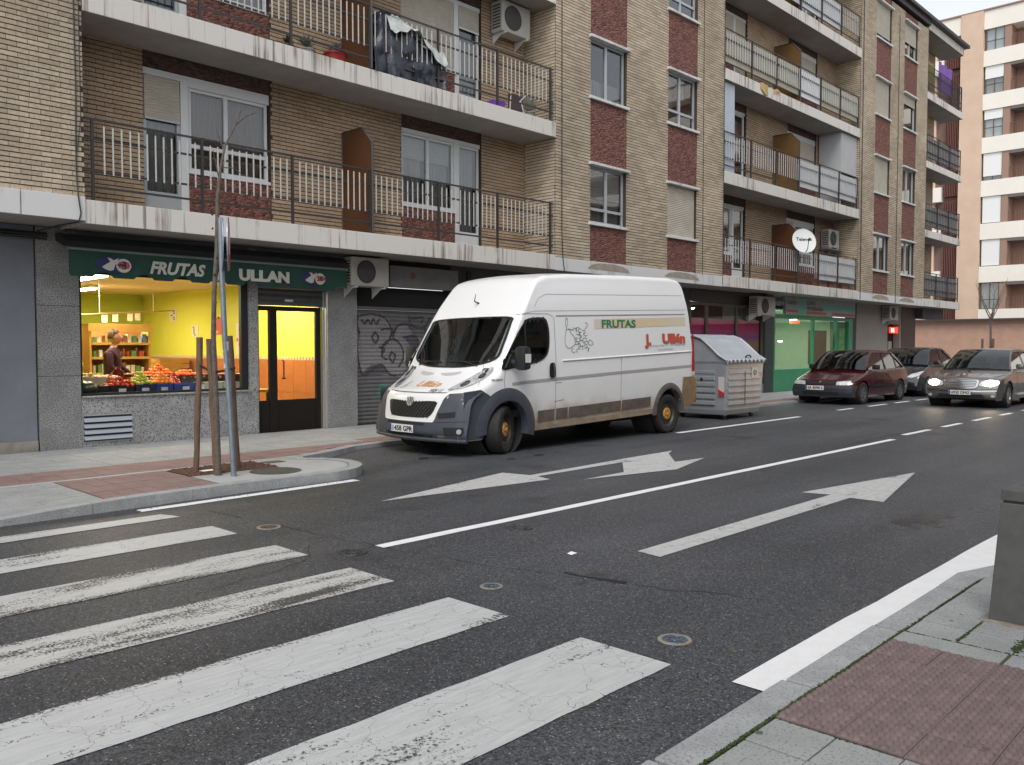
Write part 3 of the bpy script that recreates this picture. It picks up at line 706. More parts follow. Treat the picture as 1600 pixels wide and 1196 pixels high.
def window(x0, x1, z0, z1, y, split=(.5,), shut=0, low=None, curt=None, fm=None, fw=.05, door=False, parent=None, shm=None, blind=0, gl=None):
    fm = fm or M_white; P = parent or B; mb = MB(); g_ = .003
    mb.box(x0+g_, x1-g_, y, y+.06, z1-fw, z1-g_); mb.box(x0+g_, x1-g_, y, y+.06, z0+g_, z0+fw)
    mb.box(x0+g_, x0+fw, y+.001, y+.059, z0+fw, z1-fw); mb.box(x1-fw, x1-g_, y+.001, y+.059, z0+fw, z1-fw)
    xs_ = [x0+fw]+[x0+(x1-x0)*s for s in split]+[x1-fw]
    for s in xs_[1:-1]: mb.box(s-.032, s+.032, y-.004, y+.055, z0+fw, z1-fw)
    zl = z0+low if low else None
    if zl: mb.box(x0+fw, x1-fw, y-.002, y+.056, zl-.03, zl+.03)
    if door: mb.box(x0+fw, x1-fw, y+.01, y+.05, z0+fw, z0+.38)
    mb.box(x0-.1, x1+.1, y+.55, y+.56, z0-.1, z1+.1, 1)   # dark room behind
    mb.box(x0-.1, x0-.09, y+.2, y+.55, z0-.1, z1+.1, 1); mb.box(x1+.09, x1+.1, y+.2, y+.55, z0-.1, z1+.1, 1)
    wnd = mb.build('balcony_door' if door else 'window', [fm, M_room], P, recalc=False)
    zb = z0+(.38 if door else fw); zt = z1-fw
    for a, b in zip(xs_[:-1], xs_[1:]):
        aa = a+(.032 if a != xs_[0] else 0); bb = b-(.032 if b != xs_[-1] else 0)
        for c, d in ([(zb, zl-.03), (zl+.03, zt)] if zl else [(zb, zt)]):
            p = MB(); p.add([(aa, y+.03, c), (bb, y+.03, c), (bb, y+.03+random.uniform(-.001,.001), d), (aa, y+.03, d)], [(0,1,2,3)]); p.build('pane', gl or M_glass, wnd, recalc=False)
    if curt:
        for cm, a, b, c, d in curt:
            drape(x0+fw+(x1-x0-2*fw)*a, x0+fw+(x1-x0-2*fw)*b, z0+fw+(z1-z0-2*fw)*c, z0+fw+(z1-z0-2*fw)*d, y+.14).build('curtain', cm, wnd, recalc=False, smooth=True)
    if blind: shutter_mesh(x0+fw, x1-fw, z1-fw-(z1-z0)*blind, z1-fw, y+.10).build('inner_blind', MATS['blind'], wnd, recalc=False)
    if shut:
        zs = z1-(z1-z0)*shut; shutter_mesh(x0+.012, x1-.012, zs, z1, y-.02).build('shutter', shm or M_shut, wnd, recalc=False)
        s = MB(); s.box(x0+.012, x1-.012, y-.032, y-.012, zs-.03, zs); s.build('shutter_rail', fm, wnd)
    return wnd
mat('blind', (.55,.56,.55), .6)
C1 = M_curt; C2 = M_curt2
# ---- openings
ROWZ = [4.31, 7.12, 9.92, 12.65]; WH = 1.31
LV = [(3.50, 3.18, 6.00), (6.32, 6.00, 8.80), (9.10, 8.80, 11.55), (11.86, 11.55, 14.30)]   # (floor, slab bottom, next slab bottom)
bay_cols = {'mid': [(15.24,16.60),(18.33,19.68)], 'far': [(31.6,33.0),(34.35,35.72)]}
def holes_for(cols): return [(a, b, z, z+WH) for a, b in cols for z in ROWZ]+[(a, b, 3.44, ROWZ[0]) for a, b in cols]+[(a, b, ROWZ[i]+WH, ROWZ[i+1]) for a, b in cols for i in range(3)]+[(a, b, ROWZ[3]+WH, 14.3) for a, b in cols]
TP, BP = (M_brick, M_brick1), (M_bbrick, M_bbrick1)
brick_wall('y', YF, 1.0, 4.41, 3.53, 7.6, (), TP)
for q in ((-9,1.0,YF,YF+.25,3.53,14.4),(1.0,4.41,YF,YF+.25,7.6,14.4),(4.16,4.409,YF+.25,YR,3.5,14.4)):
    mbx = MB(); mbx.box(*q); mbx.build('brick_wall', M_brick, B)
for a, b in ((14.05,15.24),(16.60,18.33),(19.68,21.05)): brick_wall('y', YF, a, b, 3.46, 11.6, (), TP)
mbx = MB(); mbx.box(14.05, 21.05, YF, YF+.25, 11.6, 14.4); mbx.build('brick_wall', M_brick, B)
brick_wall('x', 14.05, YF+.01, YR, 3.46, 9.0, (), TP, thick=.24)
for a, b in ((30.25,31.6),(33.0,34.35),(35.72,36.95)): brick_wall('y', YF, a, b, 3.46, 14.3, (), TP)
brick_wall('x', 30.25, YF+.01, YR, 3.46, 14.3, (), TP, thick=.24)
# recess walls
def grpA(x, s=0): return (x, x+2.15)       # door + window
def grpB(x): return (x, x+2.14)
rec1 = [(5.60,7.75), (10.57,12.71)]; rec2 = [(21.75,23.9), (26.6,28.75)]
h1 = [(a, b, f, f+2.27) for a, b in rec1 for f in (3.50, 6.32)]
lint1 = [(a, b, f+2.27, f+2.5) for a, b in rec1 for f in (3.50, 6.32)]
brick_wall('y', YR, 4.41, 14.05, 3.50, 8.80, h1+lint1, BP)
h2 = [(a, b, f, f+2.5) for a, b in rec2 for f, _, _ in LV]
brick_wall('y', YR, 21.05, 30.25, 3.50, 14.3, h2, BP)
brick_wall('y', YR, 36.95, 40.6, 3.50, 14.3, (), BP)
for a, b in rec1+rec2:
    for f, _, _ in (LV[:2] if a < 20 else LV):
        mb = MB(); mb.box(a+.002, b-.002, YR+.02, YR+.2, f+2.275, f+2.498); mb.build('lintel_panel', M_lint, B)
# slabs
def slab_(x0, x1, z0, z1, m, y0=YF-.03, y1=YR+.3, name='balcony_slab'):
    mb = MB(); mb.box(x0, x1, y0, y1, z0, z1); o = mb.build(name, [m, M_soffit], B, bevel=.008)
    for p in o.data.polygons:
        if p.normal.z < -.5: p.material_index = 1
    return o
for a, b in [(-9,3.61),(3.62,4.40)]: slab_(a, b, 3.21, 3.53, M_band, y0=YF-.05, name='facade_band')
slab_(4.405, 14.03, 3.18, 3.50, M_slab)
for a, b in [(14.035,15.9),(15.905,17.5),(17.505,20.0),(20.005,21.03)]: slab_(a, b, 3.17, 3.455, M_band, name='facade_band')
slab_(21.035, 30.2, 3.18, 3.49, M_slab)
for a, b in [(30.205,31.5),(31.505,33.9),(33.905,36.9)]: slab_(a, b, 3.17, 3.455, M_band, name='facade_band')
slab_(36.905, 41.5, 3.18, 3.49, M_slab)
for f, zb, zn in LV[1:]:
    for a, b in [(4.42,14.03),(21.07,30.24)]: slab_(a, b, zb, f, M_slab, y1=YR-.002)
    slab_(36.96, 41.45, zb, f-.03, M_slab, y1=YR-.002)
slab_(36.96, 41.4, 14.3, 14.62, M_slab, y1=YR)
mb = MB(); mb.box(-9, 41.6, YF-.22, YR+3, 14.63, 14.75); mb.box(-9, 36.94, YF-.10, YR+3, 14.42, 14.63); mb.build('roof', M_rail, B)
mb = MB(); mb.box(-9, 36.94, YR+.3, YR+9, 3.6, 14.4); mb.box(41.0, 41.3, YR+.5, YR+9, 3.6, 14.4); mb.build('inner_core', M_plain, B)
# bay windows, spandrels, lintel and sill slabs
spec = {('mid',0,0): dict(split=(.5,), low=.32, blind=.5, curt=[(C1,0,1,.0,.45)]), ('mid',0,1): dict(split=(.48,), curt=[(C1,0,1,0,.35)]), ('mid',0,2): dict(split=(.5,)),
        ('mid',1,0): dict(shut=1.0), ('mid',1,1): dict(split=(.46,), low=.34, curt=[(C2,0,.36,.3,1),(C1,.52,.8,.6,.98)]), ('mid',1,2): dict(split=(.46,), low=.34, curt=[(C1,0,.4,.3,1)]),
        ('far',0,0): dict(split=(.5,), curt=[(C1,.5,1,0,1)]), ('far',0,1): dict(shut=1), ('far',0,2): dict(shut=1), ('far',0,3): dict(shut=.85, low=.3),
        ('far',1,0): dict(split=(.5,), curt=[(C1,.4,1,0,1)]), ('far',1,1): dict(split=(.5,), curt=[(C1,0,.5,0,1)]), ('far',1,2): dict(split=(), shut=.25), ('far',1,3): dict(shut=.55)}
for bay, cols in bay_cols.items():
    for ci, (a, b) in enumerate(cols):
        for r, z in enumerate(ROWZ):
            if bay == 'mid' and r > 2: continue
            w = window(a+.02, b-.02, z+.02, z+WH-.01, YF+.07, fm=M_alu, **spec[(bay, ci, r)])
            m_ = MB(); m_.box(a-.06, b+.06, YF-.06, YF+.12, z-.045, z+.018); m_.build('sill', M_band, w, bevel=.006)
            m_ = MB(); m_.box(a-.06, b+.06, YF-.09, YF+.12, z+WH-.008, z+WH+.05); m_.build('lintel', M_band, w, bevel=.006)
            zlo = 3.458 if r == 0 else ROWZ[r-1]+WH+.052
            m_ = MB(); m_.box(a+.004, b-.004, YF+.005, YF+.2, zlo, z-.048); m_.build('spandrel_panel', M_red, B)
        if bay == 'far':
            m_ = MB(); m_.box(a+.004, b-.004, YF+.005, YF+.2, ROWZ[3]+WH+.052, 14.3); m_.build('spandrel_panel', M_red, B)
# patched plaster arcs on the band under the red panels
M_patch = mat('bare_patch', (.36,.31,.26), .9, var=.25, vscale=6)
for c in (15.93, 19.0, 32.3, 35.0):
    pts = [(c+.82*math.cos(R(a))*random.uniform(.95,1.03), 3.185+.255*math.sin(R(a))**.6*random.uniform(.95,1)) for a in range(8, 176, 8)]
    m_ = MB(); m_.prism(pts, 'y', YF-.034, YF-.028); m_.build('plaster_patch', M_patch, B)
# recess window groups
def group_A(x, f, y=YR+.06, door_sh=.30, win_sh=0, dcurt=None, wcurt=None):
    top = f+2.26
    m_ = MB(); m_.box(x+.01, x+2.14, y-.03, y+.05, top-.10, top); m_.box(x+.60, x+.72, y-.03, y+.05, f+.03, top-.10); m_.box(x+.72, x+2.14, y-.03, y+.02, f+2.10, top-.10); m_.build('window_surround', M_white, B)
    window(x+.02, x+.60, f+.03, top-.10, y, split=(), shut=door_sh, door=True, curt=dcurt, fm=M_alu)
    window(x+.73, x+2.12, f+.80, f+2.10, y, split=(.46,), low=.40, shut=win_sh, curt=wcurt)
    m_ = MB(); m_.box(x+.70, x+2.14, YR-.01, YR+.12, f+.75, f+.80); m_.build('sill', M_white, B)
    m_ = MB(); m_.box(x+.72, x+2.146, YR+.012, YR+.2, f, f+.748); m_.build('spandrel_panel', M_red, B)
def group_B(x, f, y=YR+.06, door_sh=0, win_sh=0, dcurt=None, wcurt=None, blind=.25):
    top = f+2.26
    m_ = MB(); m_.box(x+.01, x+2.13, y-.03, y+.05, top-.08, top); m_.box(x+1.40, x+1.52, y-.03, y+.05, f+.03, top-.08); m_.build('window_surround', M_white, B)
    window(x+.02, x+1.40, f+.80, top-.08, y, split=(.5,), shut=win_sh, curt=wcurt, blind=blind)
    window(x+1.52, x+2.12, f+.03, top-.08, y, split=(), shut=door_sh, door=True, curt=dcurt)
    m_ = MB(); m_.box(x, x+1.44, YR-.01, YR+.12, f+.75, f+.80); m_.build('sill', M_white, B)
    m_ = MB(); m_.box(x+.004, x+1.40, YR+.012, YR+.2, f, f+.748); m_.build('spandrel_panel', M_red, B)
f = LV[0][0]; group_A(5.60, f, door_sh=.30, wcurt=[(C2,0,.47,0,1),(C2,.52,1,0,1)], dcurt=[(C1,0,1,.1,.9)])
group_B(10.57, f, wcurt=[(C1,0,.45,0,1),(C1,.55,1,0,1)], dcurt=[(C1,0,1,.15,1)], blind=.3)
f = LV[1][0]; group_A(5.60, f, door_sh=.3, wcurt=[(C1,0,1,0,1)]); group_B(10.57, f, win_sh=.98, door_sh=.2, dcurt=[(C1,0,1,.15,.7)], blind=0)
for li, (f, _, _) in enumerate(LV):
    group_B(21.75, f, win_sh=[0,0,.95,0][li], door_sh=[0,0,.95,.5][li], wcurt=[(C1,0,1,0,.5)], blind=.3)
    group_A(26.6, f, door_sh=[.3,.95,.9,.4][li], win_sh=[0,.95,.9,.5][li], wcurt=[(C1,0,1,0,1)])
# ---- balcony railings
M_yglass = mat('amber_glass', (.15,.085,.03), .35, var=.2, vscale=3); M_bglass = mat('brown_glass', (.095,.038,.016), .3, var=.15, vscale=2)
def railing(x0, x1, f, xs_posts, single_b=True, y=YF+.03, bm=None, panel=None, mats_=None, lo=.37, hi=1.02, sp=.118, w=.0095):
    mb = MB(); top = f+1.10
    for z in (top, f+.84, f+.40, f+.19): mb.box(x0, x1, y-.012, y+.012, z-.014, z+.014)
    for xp in xs_posts: mb.box(xp-.018, xp+.018, y-.019, y+.019, f, top+.013)
    rl = mb.build('balcony_railing', mats_ or M_rail, B)
    rest = MB(); me = None
    x = x0+.14; bmesh_ = MB(); bmesh_.box(-w, w, -.006, .006, 0, hi-lo); me = bmesh_.mesh('baluster', bm or M_balu); off = wloc(rl)
    while x < x1-.05:
        if min(abs(x-p) for p in xs_posts) > .06:
            if single_b: newobj('baluster', me, rl, Vector((x, y-.022, f+lo))-off)
            else: rest.box(x-w, x+w, y-.028, y-.016, f+lo, f+hi)
        x += sp
    if rest.v: rest.build('baluster_row', bm or M_balu, rl, kind='stuff')
    return rl
ps1 = [4.53,6.09,7.62,9.17,10.75,12.32,13.92]
railing(4.42, 14.0, 3.50, ps1); railing(4.42, 14.0, 6.33, ps1)
ps2 = [21.1,22.62,24.12,25.62,27.15,28.65,30.15]
M_balg = mat('grey_baluster', (.50,.50,.50), .5)
railing(21.07, 30.2, 3.50, ps2, True, bm=M_balg, sp=.14); railing(21.07, 30.2, 6.32, ps2, False, bm=M_balg, sp=.14)
railing(21.07, 30.2, 9.10, ps2, False, bm=M_balg, sp=.14); railing(21.07, 30.2, 11.86, ps2, False, bm=M_balg, sp=.14)
# glazed/clad railing panels on the middle balconies
M_frost = mat('frosted_panel', (.50,.52,.53), .35, var=.15, vscale=3); M_yel = mat('yellowed_panel', (.36,.33,.24), .5, var=.2, vscale=3)
for f, spans, m_ in [(3.50,[(27.2,28.6),(28.7,30.1)],M_frost),(6.32,[(25.66,27.1),(27.2,28.6),(28.7,30.1)],M_frost),(9.10,[(21.15,22.6),(22.65,24.1),(24.15,25.6),(27.2,28.6),(28.7,30.1)],M_yel),(9.10,[(25.66,27.1)],M_white),(11.86,[(22.65,24.1),(24.15,25.6),(25.66,27.1),(27.2,28.6)],M_frost)]:
    for a, b in spans:
        mb = MB(); mb.box(a, b, YF+.055, YF+.063, f+.22, f+1.04); mb.build('railing_panel', m_, B)
# partitions between flats
def partition(x, f, m_):
    mb = MB(); s = f-3.5
    poly = [(YF+.0, f+.02), (YF+.0, 5.08+s), (12.50, 5.38+s), (YR-.01, 5.38+s), (YR-.01, f+.02)]
    mb.prism(poly, 'x', x-.008, x+.008); o = mb.build('partition', m_, B)
    fr = MB(); pts = [(x, a, b) for a, b in poly]
    for p, q in zip(pts, pts[1:]+pts[:1]): fr.cyl(p, q, .022, n=4)
    fr.build('partition_frame', M_rail, o)
partition(9.2, 3.50, M_bglass); partition(9.2, 6.33, M_bglass)
for f in (3.50, 6.32, 9.10, 11.86): partition(25.62, f, M_yglass if f > 4 else M_bglass)
# glazed enclosures on the third-row balcony
M_encl = glass('enclosure_glass', (.75,.8,.85), boost=1.3)
mb = MB(); mb.box(21.07, 21.75, YF+.08, YF+.11, 6.35, 8.79); mb.build('balcony_glazing', mat('frosted_glazing',(.45,.50,.56),.25,var=.1,vscale=2), B)
mb = MB(); mb.box(28.9, 30.2, YF+.08, YF+.11, 7.45, 8.79); mb.box(28.88, 28.91, YF+.08, YR-.05, 6.35, 8.79); mb.build('balcony_glazing', mat('milky_glazing',(.42,.43,.44),.3,var=.1,vscale=2), B)
# corner loggia railings
ps3 = [37.05,38.55,40.0,41.38]
for f in (3.50, 6.32, 9.10):
    railing(36.98, 41.4, f-.03, ps3, False, bm=M_rail, sp=.2, lo=.2)
    mb = MB(); mb.box(37.1, 41.3, YF+.06, YF+.068, f+.15, f+1.0); mb.build('railing_panel', mat('smoky_panel',(.20,.20,.21),.3,var=.3,vscale=3), B)
railing(36.98, 41.4, 11.83, ps3, False, bm=M_rail, sp=.12, lo=.1)
for f in (3.47, 6.29, 9.07, 11.83):
    mb = MB()
    for z in (f+1.1, f+.15): mb.box(41.36, 41.40, YF+.07, YR, z-.015, z+.015)
    for k in range(7): mb.box(41.37, 41.39, YF+.15+.12*k, YF+.165+.12*k, f, f+1.1)
    mb.build('balcony_railing', M_rail, B)
# cables on the facade
def cable(pts, r, name='facade_cable'):
    mb = MB(); mb.tube(pts, r, 5); return mb.build(name, M_black, B, recalc=False)
cable([(4.28,YF-.025,14),(4.29,YF-.02,8),(4.31,YF-.03,5),(4.30,YF-.02,4.2),(4.30,YF-.03,3.75),(4.30,YF-.07,3.53),(4.33,YF-.07,3.3),(4.31,YF-.05,3.19),(4.2,YF+.35,3.17),(4.05,YF+.75,3.12)], .010)
cable([(4.36,YF-.02,9),(4.37,YF-.02,4.6),(4.31,YF-.025,4.1)], .006)
cable([(14.22,YF-.03,12),(14.24,YF-.03,4),(14.25,YF-.05,3.47),(14.30,YF-.06,3.15)], .010)
cable([(19.95,YF-.03,12),(19.97,YF-.03,3.4)], .007); cable([(21.0,YF-.03,14),(21.0,YF-.04,3.2)], .008)
cable([(30.4,YF-.03,14),(30.4,YF-.04,3.2)], .012); cable([(33.75,YF-.03,14),(33.75,YF-.04,3.2)], .01)
for i in range(5):
    zz = 3.10-.018*i; pts = [(-3+.9*k, YR-.05-.02*(i%2), zz+random.uniform(-.012,.012)-.0*k) for k in range(9)]
    cable(pts, .013)
# ============================================================ GROUND FLOOR
zf = SW-.01
def gbox(name, x0, x1, z0, z1, m, y0=YR, y1=YR+.3, bevel=.004, **k):
    mb = MB(); mb.box(x0, x1, y0, y1, z0, z1); return mb.build(name, m, B, bevel=bevel, **k)
gbox('rendered_wall', -9, 4.05, zf, 3.2, M_plain, YR+.03)
gbox('wall_plinth', -9, 4.05, zf, .20, mat('stained_plinth',(.30,.28,.24),.9,var=.4,vscale=3), YR)
gbox('stone_pier', 4.07, 4.63, zf, 3.2, M_gran2)
for z in (1.10, 2.1): gbox('pier_joint', 4.065, 4.632, z, z+.008, M_mortar, YR-.001, YR+.01, 0)
gbox('granite_apron', 4.633, 7.474, zf, .775, M_granite, YR+.002)
gbox('window_ledge', 4.64, 7.31, .776, .80, M_granite, YR-.03, YR+.28)
gbox('stone_pier', 7.315, 7.475, .777, 3.2, M_granite, YR+.001)
gbox('wall_above_window', 4.634, 7.31, 2.62, 3.2, M_plain, YR+.02)
gbox('wall_above_door', 7.478, 8.86, 2.52, 3.2, M_plain, YR+.02)
gbox('stone_pier', 8.865, 9.50, zf, 3.2, M_gran2)
# vent grille in the apron
v = MB(); v.box(4.64, 5.36, YR-.004, YR+.0, .12, .135); v.box(4.64,5.36,YR-.004,YR,.51,.525); v.box(4.64,4.65,YR-.004,YR,.12,.52); v.box(5.35,5.36,YR-.004,YR,.12,.52); v.box(4.655,5.345,YR-.003,YR+.0,.136,.509,1)
vent = v.build('air_vent', [M_alu, M_room], B, recalc=True)
for i in range(4):
    z = .16+.088*i; m_ = MB(); m_.add([(4.655,YR-.035,z),(5.345,YR-.035,z),(5.345,YR-.006,z+.055),(4.655,YR-.006,z+.055),(4.655,YR-.033,z-.004),(5.345,YR-.033,z-.004),(5.345,YR-.003,z+.05),(4.655,YR-.003,z+.05)],[(0,1,2,3),(4,7,6,5),(0,4,5,1),(1,5,6,2),(2,6,7,3),(3,7,4,0)]); m_.build('slat', mat('painted_metal',(.33,.36,.40),.5), vent)
# shop display window
mb = MB(); F_ = .05
mb.box(4.64,7.31,YR+.06,YR+.12,.80,.84); mb.box(4.64,7.31,YR+.06,YR+.12,2.58,2.62); mb.box(4.64,4.675,YR+.061,YR+.119,.84,2.58); mb.box(7.19,7.31,YR+.05,YR+.13,.84,2.58)
sw_ = mb.build('display_window', M_black, B)
mb = MB(); mb.add([(4.67,YR+.09,.84),(7.19,YR+.09,.84),(7.19,YR+.09,2.58),(4.67,YR+.09,2.58)],[(0,1,2,3)]); mb.build('pane', M_glassc, sw_)
# shop door
M_brown = mat('dark_bronze', (.014,.011,.009), .6, spec=.25)
mb = MB(); d0, d1 = 7.48, 8.74
y = YR+.06
mb.box(d0,d1,y,y+.06,2.14,2.22); mb.box(d0,d0+.04,y,y+.06,zf,2.14); mb.box(d1-.09,d1,y,y+.06,zf,2.14); mb.box(7.72,7.86,y-.01,y+.065,zf,2.14)
mb.box(d0+.04,7.72,y+.01,y+.05,zf,.60); mb.box(7.86,d1-.09,y+.01,y+.05,zf,.60)
dr = mb.build('shop_door', M_brown, B, bevel=.004)
for a, b in ((d0+.04,7.72),(7.86,d1-.09)):
    p = MB(); p.add([(a,y+.03,.60),(b,y+.03,.60),(b,y+.03,2.14),(a,y+.03,2.14)],[(0,1,2,3)]); p.build('pane', M_glassc, dr)
p = MB(); p.tube([(7.96,y-.01,.98),(7.96,y-.05,.99),(7.96,y-.05,1.28),(7.96,y-.01,1.29)], .012, 8); p.box(7.95,8.02,y-.02,y-.01,.96,.98); p.build('door_handle', M_black, dr)
shutter_mesh(d0+.01, d1+.1, 2.225, 2.52, YR+.05, .075, .02).build('roller_shutter', mat('grey_shutter',(.10,.10,.10),.6,var=.3,vscale=4), B)
p = MB(); p.box(8.0,8.16,YR+.015,YR+.02,2.30,2.34); p.build('door_number_plate', M_white, B)
mb = MB(); mb.box(8.775,8.80,YR+.01,YR+.05,zf,2.5); mb.box(8.83,8.85,YR+.02,YR+.04,zf,2.5); mb.build('shutter_guide', M_chrome if False else M_alu, B)
# garage roller shutter with spray paint
SX0, SX1, SZ0, SZ1 = 9.52, 11.86, SW, 2.22
PIT_, DEP = .075, .014
def shy(z): return YR+.13-DEP*abs(math.sin(math.pi*(z-SZ0)/PIT_))
nz = int((SZ1-SZ0)/PIT_*6)
gs = MB(); gs.grid(lambda u, v: (SX0+(SX1-SX0)*u, shy(SZ0+(SZ1-SZ0)*v), SZ0+(SZ1-SZ0)*v), 1, nz)
GS = gs.build('garage_shutter', mat('garage_shutter_metal',(.155,.15,.15),.5,.1,var=.3,vscale=2.5), B, smooth=False)
def bez(p, n=14):
    out = []
    P = [p[0]]+list(p)+[p[-1]]
    for i in range(1, len(P)-2):
        for k in range(n):
            t = k/n; a, b, c, d = [np.array(P[i+j], float) for j in (-1,0,1,2)]
            out.append(.5*((2*b)+(-a+c)*t+(2*a-5*b+4*c-d)*t*t+(-a+3*b-3*c+d)*t**3))
    out.append(np.array(p[-1], float)); return np.array(out)
# coordinates in photo pixels of a zoomed crop -> metres on the shutter
def gp(x, y):
    return (9.52+(x-62)/(545-62)*2.36, 1.67*.963+.056+(500-y)/ (500-340)*.57)
CELL = .0115
gx = np.arange(SX0+.01, SX1-.01, CELL); gz = np.arange(SZ0+.02, SZ1-.02, CELL); GX, GZ = np.meshgrid(gx, gz, indexing='ij')
def spray(strokes, w, soft=.004):
    M = np.zeros(GX.shape, bool)
    for s in strokes:
        pts = bez([gp(*q) for q in s]); ww = w
        for q in pts: M |= (GX-q[0])**2+(GZ-q[1])**2 < (ww*random.uniform(.85,1.1))**2
    return M
def polymask(poly):
    P = [gp(*q) for q in poly]; M = np.zeros(GX.shape, bool); n = len(P)
    for i in range(n):
        (x1, y1), (x2, y2) = P[i], P[i-1]
        if abs(y2-y1) < 1e-9: continue
        M ^= ((y1 > GZ) != (y2 > GZ)) & (GX < (x2-x1)*(GZ-y1)/(y2-y1)+x1)
    return M
def maskmesh(M, m, off, name='spray_paint'):
    mb = MB()
    for i, j in zip(*np.nonzero(M)):
        x, z = gx[i], gz[j]; mb.add([(x,shy(z)-off,z),(x+CELL,shy(z)-off,z),(x+CELL,shy(z+CELL)-off,z+CELL),(x,shy(z+CELL)-off,z+CELL)],[(0,1,2,3)])
    mb.build(name, m, GS, recalc=False)
fillm = polymask([(75,400),(110,372),(180,368),(225,390),(245,430),(240,480),(250,500),(270,430),(330,425),(345,470),(400,500),(390,560),(330,640),(290,690),(200,700),(150,650),(90,690),(70,620),(70,560),(90,470)])
line = spray([[(78,380),(72,430),(85,470)],[(90,378),(150,368),(210,390),(240,450),(225,510),(190,545)],[(160,465),(145,490),(160,520),(175,490),(160,465)],[(180,545),(205,555),(190,590),(215,610)],[(72,530),(80,620),(100,690),(150,660),(190,640),(230,690),(260,700)],[(190,590),(200,530),(250,500),(290,540),(300,600),(275,650)],[(240,570),(230,600),(245,625),(258,590),(240,570)],[(250,470),(275,425),(320,415),(335,440)],[(330,375),(345,425),(410,430),(440,380)],[(345,385),(400,378),(395,410)],[(300,490),(350,480),(375,500),(370,560),(340,600)],[(95,400),(110,420),(125,400),(140,420),(150,395),(165,418),(180,395)],[(190,450),(240,445),(250,490)],[(410,440),(440,500),(420,560)]], .022)
fillm &= ~line; dk = polymask([(300,490),(372,482),(385,520),(360,560),(350,620),(330,600),(340,540)])|polymask([(75,700),(140,640),(190,635),(230,690),(160,690)])
dk &= ~line; fillm &= ~dk
maskmesh(fillm & (np.random.rand(*GX.shape) > .12), mat('spray_pale',(.25,.235,.235),.7), .0015)
maskmesh(dk & (np.random.rand(*GX.shape) > .25), mat('spray_violet',(.085,.07,.085),.7), .0015)
maskmesh(line & (np.random.rand(*GX.shape) > .06), mat('spray_black',(.05,.045,.05),.7), .0018)
maskmesh(spray([[(180,810),(178,770),(195,745),(215,760)],[(183,780),(212,775)],[(170,800),(190,800)]], .02), mat('spray_green',(.05,.24,.14),.7), .0015)
gbox('shutter_lintel', 9.51, 11.87, 2.225, 2.28, mat('shutter_rail',(.12,.12,.12),.5), YR+.06, YR+.2)
gbox('dark_mesh_panel', 9.51, 11.87, 2.285, 2.66, M_room, YR+.12, YR+.25)
gbox('sign_board', 10.2, 11.95, 2.665, 3.07, mat('faded_signboard',(.22,.215,.21),.7,var=.2,vscale=2), YR-.10, YR+.1)
gbox('wall_above_shutter', 9.51, 11.95, 3.075, 3.2, M_room, YR+.05, YR+.3)
p = MB(); p.lathe([(0.001,0),(.07,.0)], 20, (10.75,YR-.102,2.9), 'y'); p.build('faded_logo', mat('faded_red',(.19,.10,.08),.7), B)
gbox('wall_above_shutter', 9.51, 10.19, 2.665, 3.07, M_room, YR+.05, YR+.3)
gbox('dark_wall', 11.88, 20.9, zf, 3.17, mat('dark_shop_wall',(.08,.08,.085),.7,var=.3,vscale=1), YR+.03)
gbox('dark_door_frame', 12.3, 12.4, zf, 3.1, M_black, YR-.02, YR+.1)
# shop with coloured window film
gbox('shop_apron', 20.9, 25.2, zf, .35, M_plain)
mb = MB()
for a, b in ((20.9,21.0),(21.78,21.9),(23.5,23.6),(25.1,25.2)): mb.box(a,b,YR+.04,YR+.1,.35,2.78)
mb.box(20.9,25.2,YR+.041,YR+.099,2.72,2.8); mb.box(20.9,25.2,YR+.041,YR+.099,.35,.42)
s2 = mb.build('display_window', mat('bronze_frame',(.10,.08,.06),.5), B)
mb = MB(); mb.add([(21,YR+.07,.42),(25.1,YR+.07,.42),(25.1,YR+.07,2.72),(21,YR+.07,2.72)],[(0,1,2,3)]); mb.build('pane', M_glassc, s2)
gbox('shop_fascia', 20.9, 25.2, 2.81, 3.17, M_black, YR+.02, YR+.3)
def grad(name, stops, axis='Z', z0=.4, z1=2.8):
    m = bpy.data.materials.new(name); m.use_nodes = True; N = NT(m); p = N.n['Principled BSDF']; g = N.new('ShaderNodeNewGeometry'); s = N.new('ShaderNodeSeparateXYZ'); N.link(g.outputs['Position'], s.inputs[0])
    mr = N.new('ShaderNodeMapRange'); mr.inputs[1].default_value = z0; mr.inputs[2].default_value = z1; N.link(s.outputs[axis], mr.inputs[0])
    r = N.new('ShaderNodeValToRGB'); e = r.color_ramp.elements
    while len(e) < len(stops): e.new(.5)
    for i, (t, c) in enumerate(stops): e[i].position = t; e[i].color = rgb(c)
    N.link(mr.outputs[0], r.inputs[0]); N.link(r.outputs[0], p.inputs['Base Color']); p.inputs['Roughness'].default_value = .5; return m
M_film = grad('printed_window_film', [(0,(.05,.12,.06)),(.35,(.10,.16,.07)),(.5,(.42,.30,.14)),(.58,(.26,.06,.36)),(.72,(.75,.04,.20)),(.86,(.32,.04,.07)),(1,(.08,.07,.05))])
mb = MB(); mb.box(21.0,25.1,YR+.13,YR+.14,.42,2.35); mb.build('printed_film', M_film, B)
mb = MB()
for k in range(26):
    x = random.uniform(21.9,25); z = random.uniform(.5,1.7); s = random.uniform(.06,.22); c = [math.cos(q) for q in range(7)]
    mb.add([(x+s*math.cos(q*.9)*random.uniform(.6,1), YR+.128-.0003*k, z+s*math.sin(q*.9)*random.uniform(.6,1)) for q in range(7)], [tuple(range(7))], k % 4)
